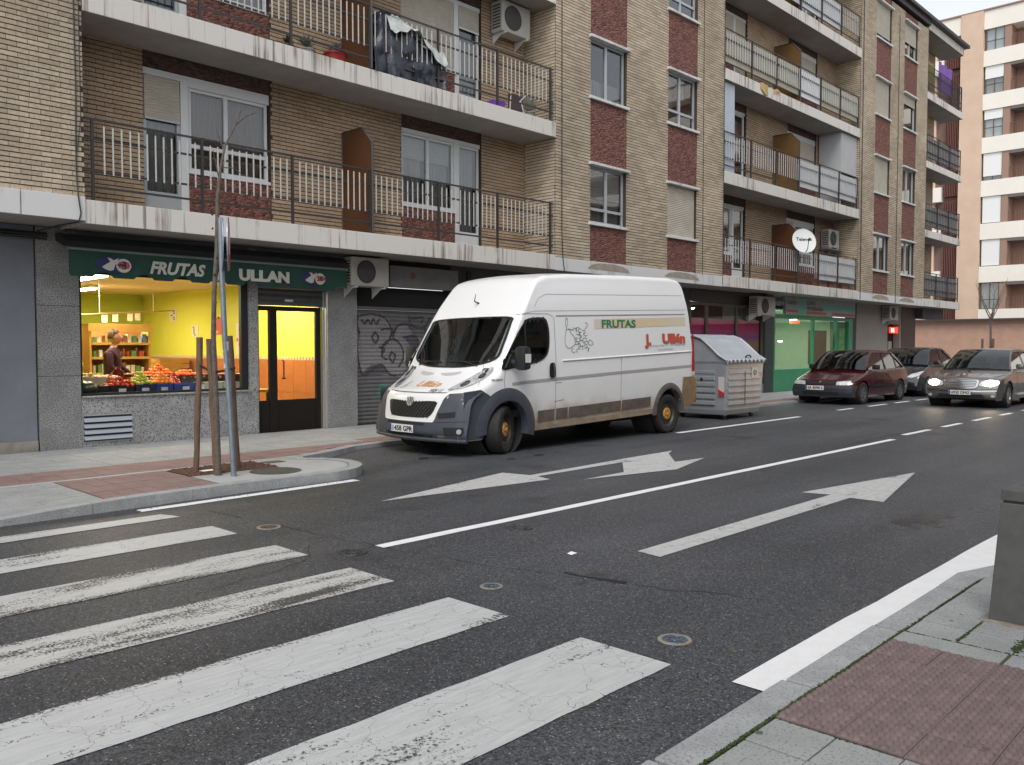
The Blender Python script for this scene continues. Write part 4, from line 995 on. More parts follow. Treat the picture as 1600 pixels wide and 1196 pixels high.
mb.build('printed_fruit_shapes', [mat('film_yellow',(.5,.36,.05),.5),mat('film_green',(.10,.22,.07),.5),mat('film_purple',(.10,.04,.20),.5),mat('film_pale',(.45,.40,.36),.5)], B, recalc=False)
gbox('dark_pillar', 25.2, 25.78, zf, 3.17, mat('dark_green_pillar',(.03,.05,.045),.5), YR-.04)
# green shopfront
M_green = mat('green_shopfront', (.045,.27,.13), .45, var=.12, vscale=1.5); M_gdk = mat('green_dark', (.02,.12,.05), .5)
gbox('shop_apron', 25.785, 30.7, zf, .78, M_green)
mb = MB()
for a, b in ((25.79,25.95),(28.74,28.84),(30.6,30.78),(31.75,32.1)): mb.box(a,b,YR+.0,YR+.1,.78 if a < 30 else zf,2.5)
mb.box(25.79,32.1,YR+.001,YR+.12,2.45,2.58)
s3 = mb.build('green_shop_frame', M_green, B)
for a, b in ((25.95,28.74),(28.84,30.6)):
    p = MB(); p.add([(a,YR+.05,.78),(b,YR+.05,.78),(b,YR+.05,2.45),(a,YR+.05,2.45)],[(0,1,2,3)]); p.build('pane', MATS.get('shopg') or glass('shopg',(.85,.92,.86),boost=.9), s3)
gbox('shop_door_panel', 30.8, 31.74, zf, 2.44, M_gdk, YR+.08)
p = MB(); p.box(31.0,31.55,YR+.07,YR+.079,1.2,2.2); p.build('door_poster', mat('poster_green',(.03,.2,.06),.5,col2=(.15,.35,.1),vscale=9), B)
sg = thing('shop_sign', 'long white and turquoise shop sign with red stripes above the green shopfront', 'shop sign', (29.2, YR-.1, 2.6))
mb = MB(); mb.box(26.45,32.0,YR-.12,YR-.005,2.60,3.17); mb.build('board', mat('sign_grey',(.34,.36,.35),.5,var=.15,vscale=3), sg)
Mt = mat('sign_turquoise',(.10,.42,.34),.5); Mr = mat('sign_red',(.42,.06,.07),.5)
mb = MB(); mb.box(27.35,27.85,YR-.125,YR-.121,2.6,3.17); mb.box(29.2,32.0,YR-.1245,YR-.121,2.80,3.0); mb.build('turquoise_panel', Mt, sg)
mb = MB(); mb.box(26.5,27.3,YR-.127,YR-.122,2.66,2.74); mb.box(27.95,29.5,YR-.127,YR-.122,2.64,2.72); mb.box(30.0,31.95,YR-.127,YR-.122,2.64,2.72); mb.build('red_stripe', Mr, sg)
mb = textmb('CLINICA', .17, lambda u, v: (27.95+u, YR-.128, 2.95+v), bold=.004); textmb('CLINICA', .15, lambda u, v: (26.5+u, YR-.128, 2.93+v), mb=mb, bold=.004, width=.75); textmb('VETERINARIA', .17, lambda u, v: (27.95+u, YR-.128, 2.76+v), bold=.004, width=1.3, mb=mb)
mb.build('lettering', mat('sign_text',(.05,.09,.09),.5), sg, recalc=False)
# green shop interior
M_gint = mat('pale_green_wall', (.34,.46,.34), .8, var=.1, vscale=1)
mb = MB(); mb.box(25.7,32.1,YR+3.2,YR+3.3,0,3.1); mb.box(25.6,25.7,YR+.3,YR+3.2,0,3.1); mb.box(30.9,31,YR+.3,YR+3.2,0,3.1); mb.box(25.7,30.9,YR+.3,YR+3.2,2.75,2.8); mb.box(25.7,30.9,YR+.3,YR+3.2,0,.06)
mb.build('shop_interior', M_gint, B)
mb = MB(); mb.box(25.9,27.5,YR+.9,YR+1.0,.8,2.2); mb.box(28.9,30.4,YR+.25,YR+.26,.9,2.1); mb.build('shop_partition', mat('olive_panel',(.16,.18,.11),.7,var=.3,vscale=2), B)
mb = MB(); mb.box(20.9,25.2,YR+1.5,YR+1.6,0,3); mb.build('shop_interior', M_room, B)
# beige wall, lit doorway, end column
gbox('grey_pillar', 32.11, 32.45, zf, 3.17, M_black, YR+.02)
gbox('beige_wall', 32.46, 35.58, zf, 3.17, mat('beige_render',(.30,.265,.235),.85,var=.1,vscale=1))
gbox('end_column', 37.1, 38.7, zf, 3.17, mat('brown_tile_column',(.09,.055,.05),.6,var=.2,vscale=4), YR-.02, YR+.6)
gbox('beige_wall', 36.9, 37.09, zf, 3.17, MATS['beige_render'])
gbox('door_header', 35.6, 36.89, 2.45, 3.17, MATS['beige_render'])
gbox('doorway', 35.6, 36.89, zf, 2.44, M_brown, YR+.25, YR+.3)
mb = MB(); mb.box(35.75,36.3,YR+.235,YR+.248,.1,1.75); mb.build('door_leaf', mat('olive_yellow',(.20,.20,.04),.5), B)
mb = MB(); mb.box(36.35,36.7,YR+.235,YR+.248,.1,1.75); mb.build('pane', mat('bright_pane',(.45,.42,.36),.4), B)
gbox('under_slab_beam', 38.71, 41.3, 2.75, 3.17, MATS['dark_shop_wall'], YR-.3, YR+.3)
finish_bricks()
# ============================================================ VEHICLES
class Body:
    """lofted vehicle shell. sil: silhouette polyline (x, z_top) front to rear; plan(x): half width; T(z): width factor; k(x,z): plan rounding"""
    def __init__(s, sil, zb, plan, T, kf, kr, L, r, crown=.03, shear=(0,0), vw=None, ds=.03):
        s.sil0 = sil; s.zb = zb; s.plan = plan; s.T = T; s.kf = kf; s.kr = kr; s.L = L; s.r = r; s.crown = crown; s.sh = shear
        P = [sil[0]]
        for a, b in zip(sil[:-1], sil[1:]):
            n = max(1, int(math.dist(a, b)/ds)); P += [(a[0]+(b[0]-a[0])*i/n, a[1]+(b[1]-a[1])*i/n) for i in range(1, n+1)]
        # light smoothing
        Q = [P[0]]+[tuple((np.array(P[i-1])+2*np.array(P[i])+np.array(P[i+1]))/4) for i in range(1, len(P)-1)]+[P[-1]]
        s.P = Q
        zmax = max(range(len(Q)), key=lambda i: Q[i][1]); s.peak = zmax
        s.fz = np.array([q[1] for q in Q[:zmax+1]]); s.fx = np.array([q[0] for q in Q[:zmax+1]])
        s.rz = np.array([q[1] for q in Q[zmax:]][::-1]); s.rx = np.array([q[0] for q in Q[zmax:]][::-1])
    def shift(s, x, y, z):
        f = max(0, 1-max(0, x)/1.9); b = max(0, 1-max(0, s.L-x)/.9)
        return x+s.kf(z)*f*y*y-s.kr*b*y*y
    def W(s, x, z): return s.plan(x)*s.T(z)
    def out(s, x, y, z): return (s.shift(x, y, z), y, z+s.sh[0]*(x-s.sh[1]))
    def section(s, x, zt, ns=22, nr=5, ntp=10):
        zb = s.zb(x) if callable(s.zb) else s.zb; h = zt-zb
        if h < .015: h = .015; zt = zb+h
        r = min(s.r, h*.45, s.plan(x)*.4); pts = []
        we = s.W(x, zt)
        for i in range(ns+1):
            z = zb+(h-r)*i/ns; pts.append((s.W(x, z), z))
        w1 = s.W(x, zt-r); wt = max(.05, w1-r)
        for i in range(1, nr+1):
            a = math.pi/2*i/nr; pts.append((wt+(w1-wt)*math.cos(a), zt-r+r*math.sin(a)))
        for i in range(1, ntp+1):
            y = wt*(1-i/ntp); pts.append((y, zt+s.crown*(1-(y/wt)**2)))
        return pts
    def mesh(s, cut=None):
        rows = []
        for x, zt in s.P:
            sec = s.section(x, zt); rows.append([(x, -y, z) for y, z in sec]+[(x, y, z) for y, z in sec[-2::-1]])
        mb = MB(); n = len(rows[0]); mb.v = [s.out(*p) for r in rows for p in r]
        raw = [p for r in rows for p in r]
        for i in range(len(rows)-1):
            for j in range(n-1):
                q = (i*n+j, (i+1)*n+j, (i+1)*n+j+1, i*n+j+1); c = [sum(mb.v[k][a] for k in q)/4 for a in range(3)]
                if cut and cut(c, j, n): continue
                mb.f.append(q); mb.m.append(0)
        return mb
    def side(s, x, z, off=.006, sgn=-1):
        """point on the body side at final (x,z)"""
        z0 = z-s.sh[0]*(x-s.sh[1]); x0 = x
        for _ in range(4):
            y = s.W(x0, z0); x0 += x-s.shift(x0, y, z0)
        return (x, sgn*(s.W(x0, z0)+off), z)
    def front(s, y, z, off=.006):
        """point on the nose/hood/windscreen surface at final (y,z)"""
        zt = z; x0 = .0
        for _ in range(6):
            zz = z-s.sh[0]*(x0-s.sh[1])
            w1 = s.W(x0, zz-s.r*.5); r = min(s.r, .45*max(.02, zz-(s.zb(x0) if callable(s.zb) else s.zb))); wt = max(.05, w1-r)
            ay = abs(y)
            if ay <= wt: zt = zz-s.crown*(1-(ay/wt)**2)
            else: q = min(.98, (ay-wt)/max(r, 1e-3)); zt = zz+r*(1-math.sqrt(1-q*q))
            x0 = float(np.interp(zt, s.fz, s.fx))
        return (s.shift(x0, y, zz)-off, y, z+off*.3)
    def rear(s, y, z, off=.006):
        zz = z-s.sh[0]*(s.L-s.sh[1]); x0 = float(np.interp(zz-s.crown*.5, s.rz, s.rx)); return (s.shift(x0, y, zz)+off, y, z)
def smooth_poly(poly, n=4):
    P = [np.array(p, float) for p in poly]; out = []; N = len(P)
    for i in range(N):
        a, b, c, d = P[i-1], P[i], P[(i+1)%N], P[(i+2)%N]
        for k in range(n):
            t = k/n; out.append(tuple(.5*((2*b)+(-a+c)*t+(2*a-5*b+4*c-d)*t*t+(-a+3*b-3*c+d)*t**3)))
    return out
def dens(poly, step=.05):
    out = []
    for a, b in zip(poly, list(poly[1:])+[poly[0]]):
        n = max(1, int(math.dist(a, b)/step)); out += [(a[0]+(b[0]-a[0])*i/n, a[1]+(b[1]-a[1])*i/n) for i in range(n)]
    return out
def patch(mb, poly, fn, rings=6, m=0, hole=None, step=.05):
    """conforming patch from a star-shaped outline; hole (0..1) leaves the inner part open"""
    P = dens(poly, step); n = len(P); c = (sum(p[0] for p in P)/n, sum(p[1] for p in P)/n); b = len(mb.v)
    s0 = hole or 0; R_ = rings if not hole else 2; v = []
    for k in range(R_+1):
        s = s0+(1-s0)*k/R_
        if s == 0: s = .001
        v += [fn(c[0]+(p[0]-c[0])*s, c[1]+(p[1]-c[1])*s) for p in P]
    f = [(k*n+j, k*n+(j+1)%n, (k+1)*n+(j+1)%n, (k+1)*n+j) for k in range(R_) for j in range(n)]
    if not hole: f.append(tuple(range(n)))
    mb.add(v, f, m); return mb
def ribbon(mb, pts, w, fn, m=0, step=.04):
    P = []
    for a, b in zip(pts[:-1], pts[1:]):
        n = max(1, int(math.dist(a, b)/step)); P += [(a[0]+(b[0]-a[0])*i/n, a[1]+(b[1]-a[1])*i/n) for i in range(n)]
    P.append(pts[-1]); v = []
    for i, p in enumerate(P):
        a = P[max(i-1,0)]; b = P[min(i+1,len(P)-1)]; d = Vector((b[0]-a[0], b[1]-a[1])).normalized()
        v += [fn(p[0]-d.y*w/2, p[1]+d.x*w/2), fn(p[0]+d.y*w/2, p[1]-d.x*w/2)]
    return mb.add(v, [(2*i, 2*i+1, 2*i+3, 2*i+2) for i in range(len(P)-1)], m)
M_rim = mat('dark_steel_rim', (.085,.075,.065), .5, .5, var=.4, vscale=10)
M_rimal = mat('alloy_rim', (.34,.34,.34), .35, .8)
M_hub = mat('rusty_orange_hub', (.75,.38,.09), .5, .3, var=.4, vscale=30)
def wheel(root, c, r, w, rimm, hubm=None, steer=0, spokes=0, outer=-1, pro=.0):
    """tyre mesh is the part; rim and hub its sub-parts. axis along local y, outer face towards outer*y"""
    hw = w/2; rr = r*.66
    mb = MB(); prof = [(rr*.98,-hw*.9),(rr*1.06,-hw),(r*.9,-hw*1.02),(r*.97,-hw*.88),(r,-hw*.6),(r,hw*.6),(r*.97,hw*.88),(r*.9,hw*1.02),(rr*1.06,hw),(rr*.98,hw*.9)]
    mb.lathe(prof, 40, (0,0,0), 'y')
    for k in (-.42,-.15,.12,.39): mb.lathe([(r+.001,hw*k),(r+.0015,hw*(k+.02)),(r+.001,hw*(k+.06))], 40, (0,0,0), 'y')
    t = mb.build('wheel', M_rubber, root, local=True, smooth=True); t.location = c; t.rotation_euler = (0,0,steer)
    o = outer
    mb = MB(); mb.lathe([(rr,-hw*.9),(rr*.96,-hw*.85),(rr*.94,hw*.85),(rr,hw*.9)], 36, (0,0,0), 'y')
    if spokes:
        mb.lathe([(rr*.30,o*hw*.72),(rr*.28,o*hw*.82),(.001,o*hw*.84)], 20, (0,0,0), 'y'); mb.lathe([(rr,o*hw*.9),(rr*.9,o*hw*.86),(rr*.88,o*hw*.7)], 36, (0,0,0), 'y')
        for k in range(spokes):
            a = 2*math.pi*k/spokes; ca, sa = math.cos(a), math.sin(a); q = .09*rr+.05; v = []
            for rad, hwid, yy in ((rr*.2,q*.7,.80),(rr*.93,q*.45,.84)):
                for sg in (-1, 1):
                    for dy in (0, -.25): v.append((rad*ca-sg*hwid*sa, o*hw*(yy+dy), rad*sa+sg*hwid*ca))
            mb.add(v, [(0,2,6,4),(1,5,7,3),(0,4,5,1),(2,3,7,6)])
        mb.lathe([(rr*.9,o*hw*.3),(.01,o*hw*.3)], 30, (0,0,0), 'y', 1)
    else:
        mb.lathe([(rr*.94,o*hw*.80),(rr*.86,o*hw*.55),(rr*.72,o*hw*.50),(rr*.62,o*hw*.62),(rr*.40,o*hw*.66),(.001,o*hw*.66)], 36, (0,0,0), 'y')
        for k in range(10):
            a = 2*math.pi*k/10; mb.sph((rr*.76*math.cos(a), o*hw*.54, rr*.76*math.sin(a)), .016, 8, 4, 1, sc=(1,.3,1))
    mb.build('rim', [rimm, M_room], t, local=True, smooth=True)
    if hubm:
        mb = MB(); mb.lathe([(rr*.46,o*hw*.64),(rr*.44,o*hw*.82),(rr*.34,o*hw*.88),(rr*.13,o*hw*.80),(rr*.12,o*hw*.98),(.001,o*hw*1.0)], 24, (0,0,0), 'y')
        for k in range(5):
            a = 2*math.pi*k/5; p = (rr*.235*math.cos(a), rr*.235*math.sin(a)); mb.lathe([(.014,o*hw*.855),(.001,o*hw*.86)], 8, (p[0],0,p[1]), 'y', 1)
        mb.build('hub', [hubm, M_room], t, local=True, smooth=True)
    return t
# ------------------------------------------------------------ THE VAN
def van_paint():
    m = bpy.data.materials.new('dirty_white_paint'); m.use_nodes = True; N = NT(m); p = N.n['Principled BSDF']; p.inputs['Roughness'].default_value = .28; p.inputs['Coat Weight'].default_value = .6; p.inputs['Coat Roughness'].default_value = .08
    tc = N.new('ShaderNodeTexCoord'); s = N.new('ShaderNodeSeparateXYZ'); N.link(tc.outputs['Object'], s.inputs[0])
    n = N.new('ShaderNodeTexNoise'); n.inputs['Scale'].default_value = 3; n.inputs['Detail'].default_value = 7; N.link(tc.outputs['Object'], n.inputs['Vector'])
    a = N.new('ShaderNodeMath', operation='MULTIPLY_ADD'); a.inputs[1].default_value = -.45; N.link(n.outputs[0], a.inputs[0]); N.link(s.outputs['Z'], a.inputs[2])
    r = N.new('ShaderNodeValToRGB'); e = r.color_ramp.elements; e[0].position = .12; e[0].color = (.30,.22,.15,1); e[1].position = .50; e[1].color = (.75,.745,.73,1); x = e.new(.26); x.color = (.50,.43,.35,1); x = e.new(.95); x.color = (.84,.84,.84,1)
    N.link(a.outputs[0], r.inputs[0]); N.link(r.outputs[0], p.inputs['Base Color']); MATS['van'] = m; return m
M_van = van_paint()
M_plas = mat('grey_bumper_plastic', (.060,.068,.085), .5, var=.18, vscale=5, bump=.15, bscale=300, dist=.001)
M_plasd = mat('dusty_grey_plastic', (.15,.125,.10), .7, var=.4, vscale=6)
M_goldlit = mat('gold_lit_plastic', (.27,.18,.095), .6, var=.35, vscale=5)  # rear bumper plastic with the warm headlight glow mixed into its colour
VX, VY = 7.70, 9.45
van = thing('delivery_van', 'white high-roof delivery van lettered FRUTAS J. Ullán, parked before the grey waste container', 'van', (VX, VY, 0))
SH = (.035, 1.6)
sil = [(.05,.285),(.02,.30),(-.01,.36),(.0,.50),(.025,.62),(.05,.74),(.08,.86),(.14,.925),(.30,.99),(.52,1.09),(.70,1.20),(.95,1.53),(1.25,1.95),(1.45,2.20),(1.68,2.47),(1.76,2.53),(1.95,2.585),(2.5,2.62),(4.0,2.63),(5.3,2.62),(5.58,2.58),(5.66,2.50),(5.78,2.0),(5.86,1.4),(5.92,.95),(5.93,.60),(5.90,.33)]
def vplan(x): t = min(1, max(0, x/.9)); return .90+.125*(1-(1-t)**2.2) if x < 4.5 else 1.025-.02*max(0, (x-4.5)/1.5)
def vT(z): return float(np.interp(z, [0,.3,.55,1.0,1.35,1.9,2.1,2.35,2.6], [.955,.975,.99,1.0,.995,.962,.945,.90,.85]))
def vzb(x): return float(np.interp(x, [0,.3,1.5,5.5,5.9], [.275,.275,.30,.33,.36]))
vb = Body(sil, vzb, vplan, vT, lambda z: float(np.interp(z, [.2,.9,1.3,2.0,2.6], [.22,.24,.20,.11,.06])), .03, 5.93, .085, crown=.035, shear=SH)
win_side = smooth_poly([(.86,1.22),(1.15,1.225),(1.45,1.265),(1.72,1.33),(1.86,1.45),(1.90,1.70),(1.86,1.90),(1.76,1.955),(1.50,1.94),(1.36,1.88),(1.12,1.60)], 4)
ws = smooth_poly([(-.88,1.34),(-.5,1.235),(0,1.215),(.5,1.235),(.88,1.34),(.91,1.55),(.88,1.82),(.83,1.925),(.4,1.955),(0,1.96),(-.4,1.965),(-.83,1.95),(-.88,1.85),(-.91,1.55)], 4)
def scl(poly, s):
    n = len(poly); c = (sum(p[0] for p in poly)/n, sum(p[1] for p in poly)/n); return [(c[0]+(p[0]-c[0])*s, c[1]+(p[1]-c[1])*s) for p in poly]
wsi, wii = scl(win_side, .93), scl(ws, .96)
AR, FX, RX, WR = .44, .97, 5.08, .345
def vcut(c, j, n):
    x, y, z = c
    if abs(y) > .8:
        if math.hypot(x-FX, z-.36) < AR or math.hypot(x-RX, z-.38) < .44: return True
        if abs(y) > .85 and z > 1.1 and inside(wsi, x, z) and x > .8 and abs(y) > vb.W(x, z)-.05: return True
    if x < 1.6 and z > 1.2 and abs(y) < .95 and inside(wii, y, z) and x < 1.45 and abs(x-vb.front(y, z)[0]) < .08: return True
    return False
vb.mesh(vcut).build('body', M_van, van, local=True, smooth=True, sharp=50)
S = lambda o: (lambda x, z: vb.side(x, z, o)); S2 = lambda o: (lambda x, z: vb.side(x, z, o, 1)); Fr = lambda o: (lambda y, z: vb.front(y, z, o))
def vpart(name, m, fn, parent=None, smooth=True, **k):
    mb = MB(); fn(mb); return mb.build(name, m, parent or van, local=True, smooth=smooth, **k)
# windscreen and windows
w_ = vpart('windscreen', M_glassd, lambda mb: patch(mb, ws, Fr(.006), 8, step=.04))
vpart('windscreen_seal', M_black, lambda mb: patch(mb, ws, Fr(.009), m=0, hole=.95, step=.03), w_)
for sg, F_ in ((-1, S), (1, S2)):
    w_ = vpart('side_window', M_glassd, lambda mb: patch(mb, win_side, F_(.006), 6))
    vpart('window_seal', M_black, lambda mb: patch(mb, win_side, F_(.009), hole=.92, step=.03), w_)
    vpart('window_post', M_black, lambda mb: ribbon(mb, [(1.36,1.25),(1.37,1.90)], .035, F_(.011)), w_)
# interior
def cab(mb):
    mb.box(.75,2.2,-.86,.86,.5,.6); mb.box(2.15,2.2,-.84,.84,.5,2.0); mb.prism([(.62,1.02),(.8,1.22),(1.12,1.20),(1.22,1.05),(1.2,.7),(.7,.7)],'y',-.84,.84)
    mb.box(1.45,2.15,-.80,.80,2.02,2.05)
vpart('cab_interior', mat('cab_dark',(.035,.037,.038),.8), cab, smooth=False)
for y0 in (-.45, .12, .58):
    def seat(mb): mb.prism([(1.55,.95),(1.60,1.08),(1.98,1.02),(2.08,1.62),(2.14,1.62),(2.12,.9)],'y',y0-.23,y0+.23); mb.box(2.04,2.13,y0-.12,y0+.12,1.64,1.86)
    vpart('seat', mat('seat_cloth',(.06,.065,.07),.9), seat, smooth=False, bevel=.03)
vpart('steering_wheel', M_black, lambda mb: mb.tube([(1.30+.09*math.sin(a),-.45+.2*math.cos(a),1.28+.17*math.sin(a)) for a in [2*math.pi*i/20 for i in range(21)]], .015, 6))
# nose: white panel, grille, badge, bumper plastics
vpart('nose_panel', mat('nose_white',(.80,.80,.79),.3,coat=.5), lambda mb: patch(mb, smooth_poly([(-.60,.865),(-.30,.858),(0,.855),(.30,.858),(.60,.865),(.66,.80),(.64,.62),(.60,.495),(.50,.475),(0,.475),(-.42,.475),(-.50,.495),(-.54,.62),(-.60,.78)],3), Fr(.007), 6))
vpart('bumper', M_plas, lambda mb: [patch(mb, [(-.66,.872),(-.84,.885),(-1.0,.90),(-1.005,.5),(-1.0,.24),(-.93,.21),(-.5,.205),(-.42,.47),(-.49,.48),(-.53,.60),(-.59,.78)], Fr(.006), 6, step=.04),
     patch(mb, [(.66,.872),(.84,.885),(1.0,.90),(1.005,.5),(1.0,.24),(.93,.21),(.5,.205),(.56,.47),(.61,.48),(.65,.60),(.67,.78)], Fr(.006), 6, step=.04),
     patch(mb, [(-.55,.49),(.62,.49),(.60,.20),(-.55,.20)], Fr(.0055), 6, step=.04)])
vpart('bumper_corner', M_plas, lambda mb: patch(mb, [(.30,.24),(.24,.5),(.235,.9),(.50,.93),(.66,.84),(.56,.60),(.545,.42),(.56,.25)], S(.008), 6))
vpart('bumper_corner', M_plas, lambda mb: patch(mb, [(.30,.24),(.24,.5),(.235,.9),(.50,.93),(.66,.84),(.56,.60),(.545,.42),(.56,.25)], S2(.008), 6))
vpart('bumper_lip', M_plas, lambda mb: mb.tube([vb.front(y, .232, .006) for y in np.linspace(-.98,.98,24)], .032, 8))
vpart('bumper_crease', M_black, lambda mb: ribbon(mb, [(-.98,.50),(-.55,.478)], .008, Fr(.010)))
gr = vpart('grille', mat('grille_black',(.012,.012,.013),.5), lambda mb: patch(mb, smooth_poly([(-.48,.765),(0,.745),(.48,.76),(.50,.68),(.44,.57),(.33,.535),(0,.528),(-.33,.535),(-.44,.57),(-.50,.68)],3), Fr(.012), 4))
def gbars(mb):
    for k in range(-12, 16):
        y0 = k*.06; pts = [(y0-.09, .76), (y0+.09, .53)]; P = []
        for i in range(9):
            t = i/8; y = pts[0][0]+(pts[1][0]-pts[0][0])*t; z = pts[0][1]+(pts[1][1]-pts[0][1])*t
            if abs(y) < .44-.25*max(0, .62-z): P.append(vb.front(y, z, .018))
        if len(P) > 1: mb.tube(P, .006, 4)
vpart('grille_bar', mat('grille_grey',(.05,.05,.052),.4), gbars, gr)
def badge(mb):
    F_ = Fr(.022)
    patch(mb, [(-.10,.80),(-.02,.815),(.06,.80),(.055,.74),(.02,.69),(-.02,.685),(-.06,.69),(-.09,.74)], F_, 2, step=.02)
vpart('emblem', mat('emblem_silver',(.50,.51,.52),.35,.5), badge, gr)
vpart('emblem_figure', mat('emblem_dark',(.05,.05,.05),.3), lambda mb: [ribbon(mb, [(-.07,.80),(-.05,.75),(-.065,.71)], .012, Fr(.026)), ribbon(mb, [(-.02,.805),(-.035,.76),(-.01,.73),(-.02,.70)], .014, Fr(.026)), ribbon(mb, [(.04,.80),(.01,.76),(.02,.72)], .012, Fr(.026))], gr)
vpart('lower_grille', M_room, lambda mb: patch(mb, [(-.34,.462),(.50,.462),(.50,.425),(-.34,.425)], Fr(.010), 2))
vpart('lower_intake', M_room, lambda mb: patch(mb, [(-.50,.30),(.52,.30),(.46,.235),(-.44,.235)], Fr(.010), 2))
vpart('bumper_vent', M_room, lambda mb: patch(mb, [(-.55,.60),(-.82,.63),(-.82,.555),(-.57,.525)], Fr(.010), 2))
vpart('fog_recess', M_room, lambda mb: patch(mb, [(-.66,.41),(-.95,.42),(-.97,.35),(-.93,.31),(-.68,.30)], Fr(.012), 2))
vpart('fog_lamp', mat('fog_glass',(.30,.31,.33),.2,.2), lambda mb: patch(mb, [(-.90+.035*math.cos(a), .36+.035*math.sin(a)) for a in np.linspace(0,5.9,14)], Fr(.018), 2, step=.02))
pl = vpart('number_plate', mat('plate_white',(.72,.72,.70),.4), lambda mb: patch(mb, [(-.16,.315),(.36,.315),(.36,.425),(-.16,.425)], lambda y, z: (vb.front(.1,.37,.022)[0]+.03*(y-.1)**2, y, z), 2))
plf = lambda o: (lambda u, v: (vb.front(.1,.37,.022)[0]-o, u, v))
vpart('plate_band', mat('plate_blue',(.02,.06,.28),.4), lambda mb: patch(mb, [(.32,.318),(.357,.318),(.357,.422),(.32,.422)], plf(.002), 1), pl)
tm_ = textmb('1458 GPR', .10, lambda u, v: (vb.front(.1,.37,.022)[0]-.003, .31-u, .333+v), bold=.003, width=.44); tm_.build('plate_lettering', M_black, pl, local=True, recalc=False)
# headlights
M_lens = mat('headlight_lens', (.75,.77,.78), .12, .25, coat=1, col2=(.38,.39,.40), vscale=16)
for sg in (-1, 1):
    P = smooth_poly([(sg*.57,.925),(sg*.70,.935),(sg*.82,.99),(sg*.90,1.11),(sg*.905,1.225),(sg*.84,1.225),(sg*.73,1.165),(sg*.64,1.06)], 4)
    hl = vpart('headlight', M_lens, lambda mb: patch(mb, P, Fr(.012), 6, step=.03))
    vpart('headlight_seam', M_black, lambda mb: patch(mb, P, Fr(.008), hole=.96, step=.03), hl) if False else None
    for (yy, zz, r_) in ((.705,1.005,.05),(.82,1.11,.045)):
        vpart('lamp_bowl', M_chrome, lambda mb: patch(mb, [(sg*(yy+r_*math.cos(a)), zz+r_*.85*math.sin(a)) for a in np.linspace(0,5.9,16)], Fr(.016), 2, hole=.45, step=.02), hl)
        vpart('lamp_bulb', mat('bulb_dark',(.10,.10,.11),.2), lambda mb: patch(mb, [(sg*(yy+r_*.42*math.cos(a)), zz+r_*.36*math.sin(a)) for a in np.linspace(0,5.9,12)], Fr(.019), 2, step=.02), hl)
# hood line, hood lettering, door lines
M_line = mat('panel_gap', (.05,.05,.05), .8)
vpart('panel_gap', M_line, lambda mb: [ribbon(mb, [(-.60,.885),(-.3,.878),(.3,.878),(.60,.885)], .008, Fr(.0085)), ribbon(mb, [(-.60,.885),(-.66,.96),(-.74,1.08),(-.86,1.22)], .006, Fr(.004)),
    ribbon(mb, [(.94,1.18),(.92,1.0),(.95,.86),(1.0,.80)], .007, S(.003)), ribbon(mb, [(2.02,1.96),(2.03,1.4),(2.02,.6),(1.95,.45)], .007, S(.003)), ribbon(mb, [(1.2,1.98),(1.45,2.0),(1.9,2.01),(2.0,1.97)], .006, S(.003)),
    ribbon(mb, [(3.66,1.35),(3.66,.5)], .007, S(.003)), ribbon(mb, [(2.03,.98),(2.16,.98)], .006, S(.003)), ribbon(mb, [(2.0,.70),(2.22,.72)], .006, S(.003)), ribbon(mb, [(.55,1.27),(.52,1.12),(.46,.99)], .005, S(.003))], recalc=True)
vpart('hood_vent', mat('vent_shade',(.45,.45,.46),.6), lambda mb: [patch(mb, smooth_poly([(.08,1.135),(.30,1.15),(.44,1.16),(.40,1.12),(.2,1.10)],2), Fr(.006), 2), patch(mb, smooth_poly([(-.05,1.135),(-.28,1.15),(-.42,1.165),(-.38,1.125),(-.2,1.105)],2), Fr(.006), 2)])
vpart('antenna', M_black, lambda mb: mb.tube([vb.front(0,2.18,.0), tuple(np.array(vb.front(0,2.18,0))+np.array((-.09,0,.03))), tuple(np.array(vb.front(0,2.18,0))+np.array((-.06,-.0,.14)))], [.016,.01,.004], 6))
vpart('wiper', M_black, lambda mb: [mb.tube([vb.front(y, 1.30+.0*abs(y), .022) for y in np.linspace(-.62,.0,8)], .009, 5), mb.tube([vb.front(y, 1.295, .022) for y in np.linspace(.12,.66,8)], .009, 5), mb.cyl(vb.front(-.62,1.25,.015), vb.front(-.35,1.30,.028), .012), mb.cyl(vb.front(.66,1.25,.015), vb.front(.4,1.30,.028), .012)])
tm_ = MB()
for body, col in ((None, None),): pass
M_org = mat('orange_lettering', (.62,.30,.07), .5); M_redl = mat('red_lettering', (.62,.07,.025), .5); M_grn = mat('green_lettering', (.015,.20,.11), .5); M_gry = mat('grey_lettering', (.22,.23,.23), .5)
textmb('Ullán', .155, lambda u, v: vb.front(.13-u, .955+v*.68, .008), bold=.002, shear=.25, width=.45).build('hood_lettering', M_org, van, local=True, recalc=False)
textmb('J.', .155, lambda u, v: vb.front(.40-u, .945+v*.68, .008), bold=.002, shear=.25).build('hood_lettering', mat('greyish_lettering',(.28,.25,.24),.5), van, local=True, recalc=False)
textmb('HDI 11', .05, lambda u, v: vb.front(-.30-u, .893+v, .010), bold=.002, width=.2).build('hood_badge', M_gry, van, local=True, recalc=False)
textmb('PEUGEOT', .035, lambda u, v: vb.side(.68+u, 1.045+v, .005), bold=.002, width=.22).build('side_badge', M_gry, van, local=True, recalc=False)
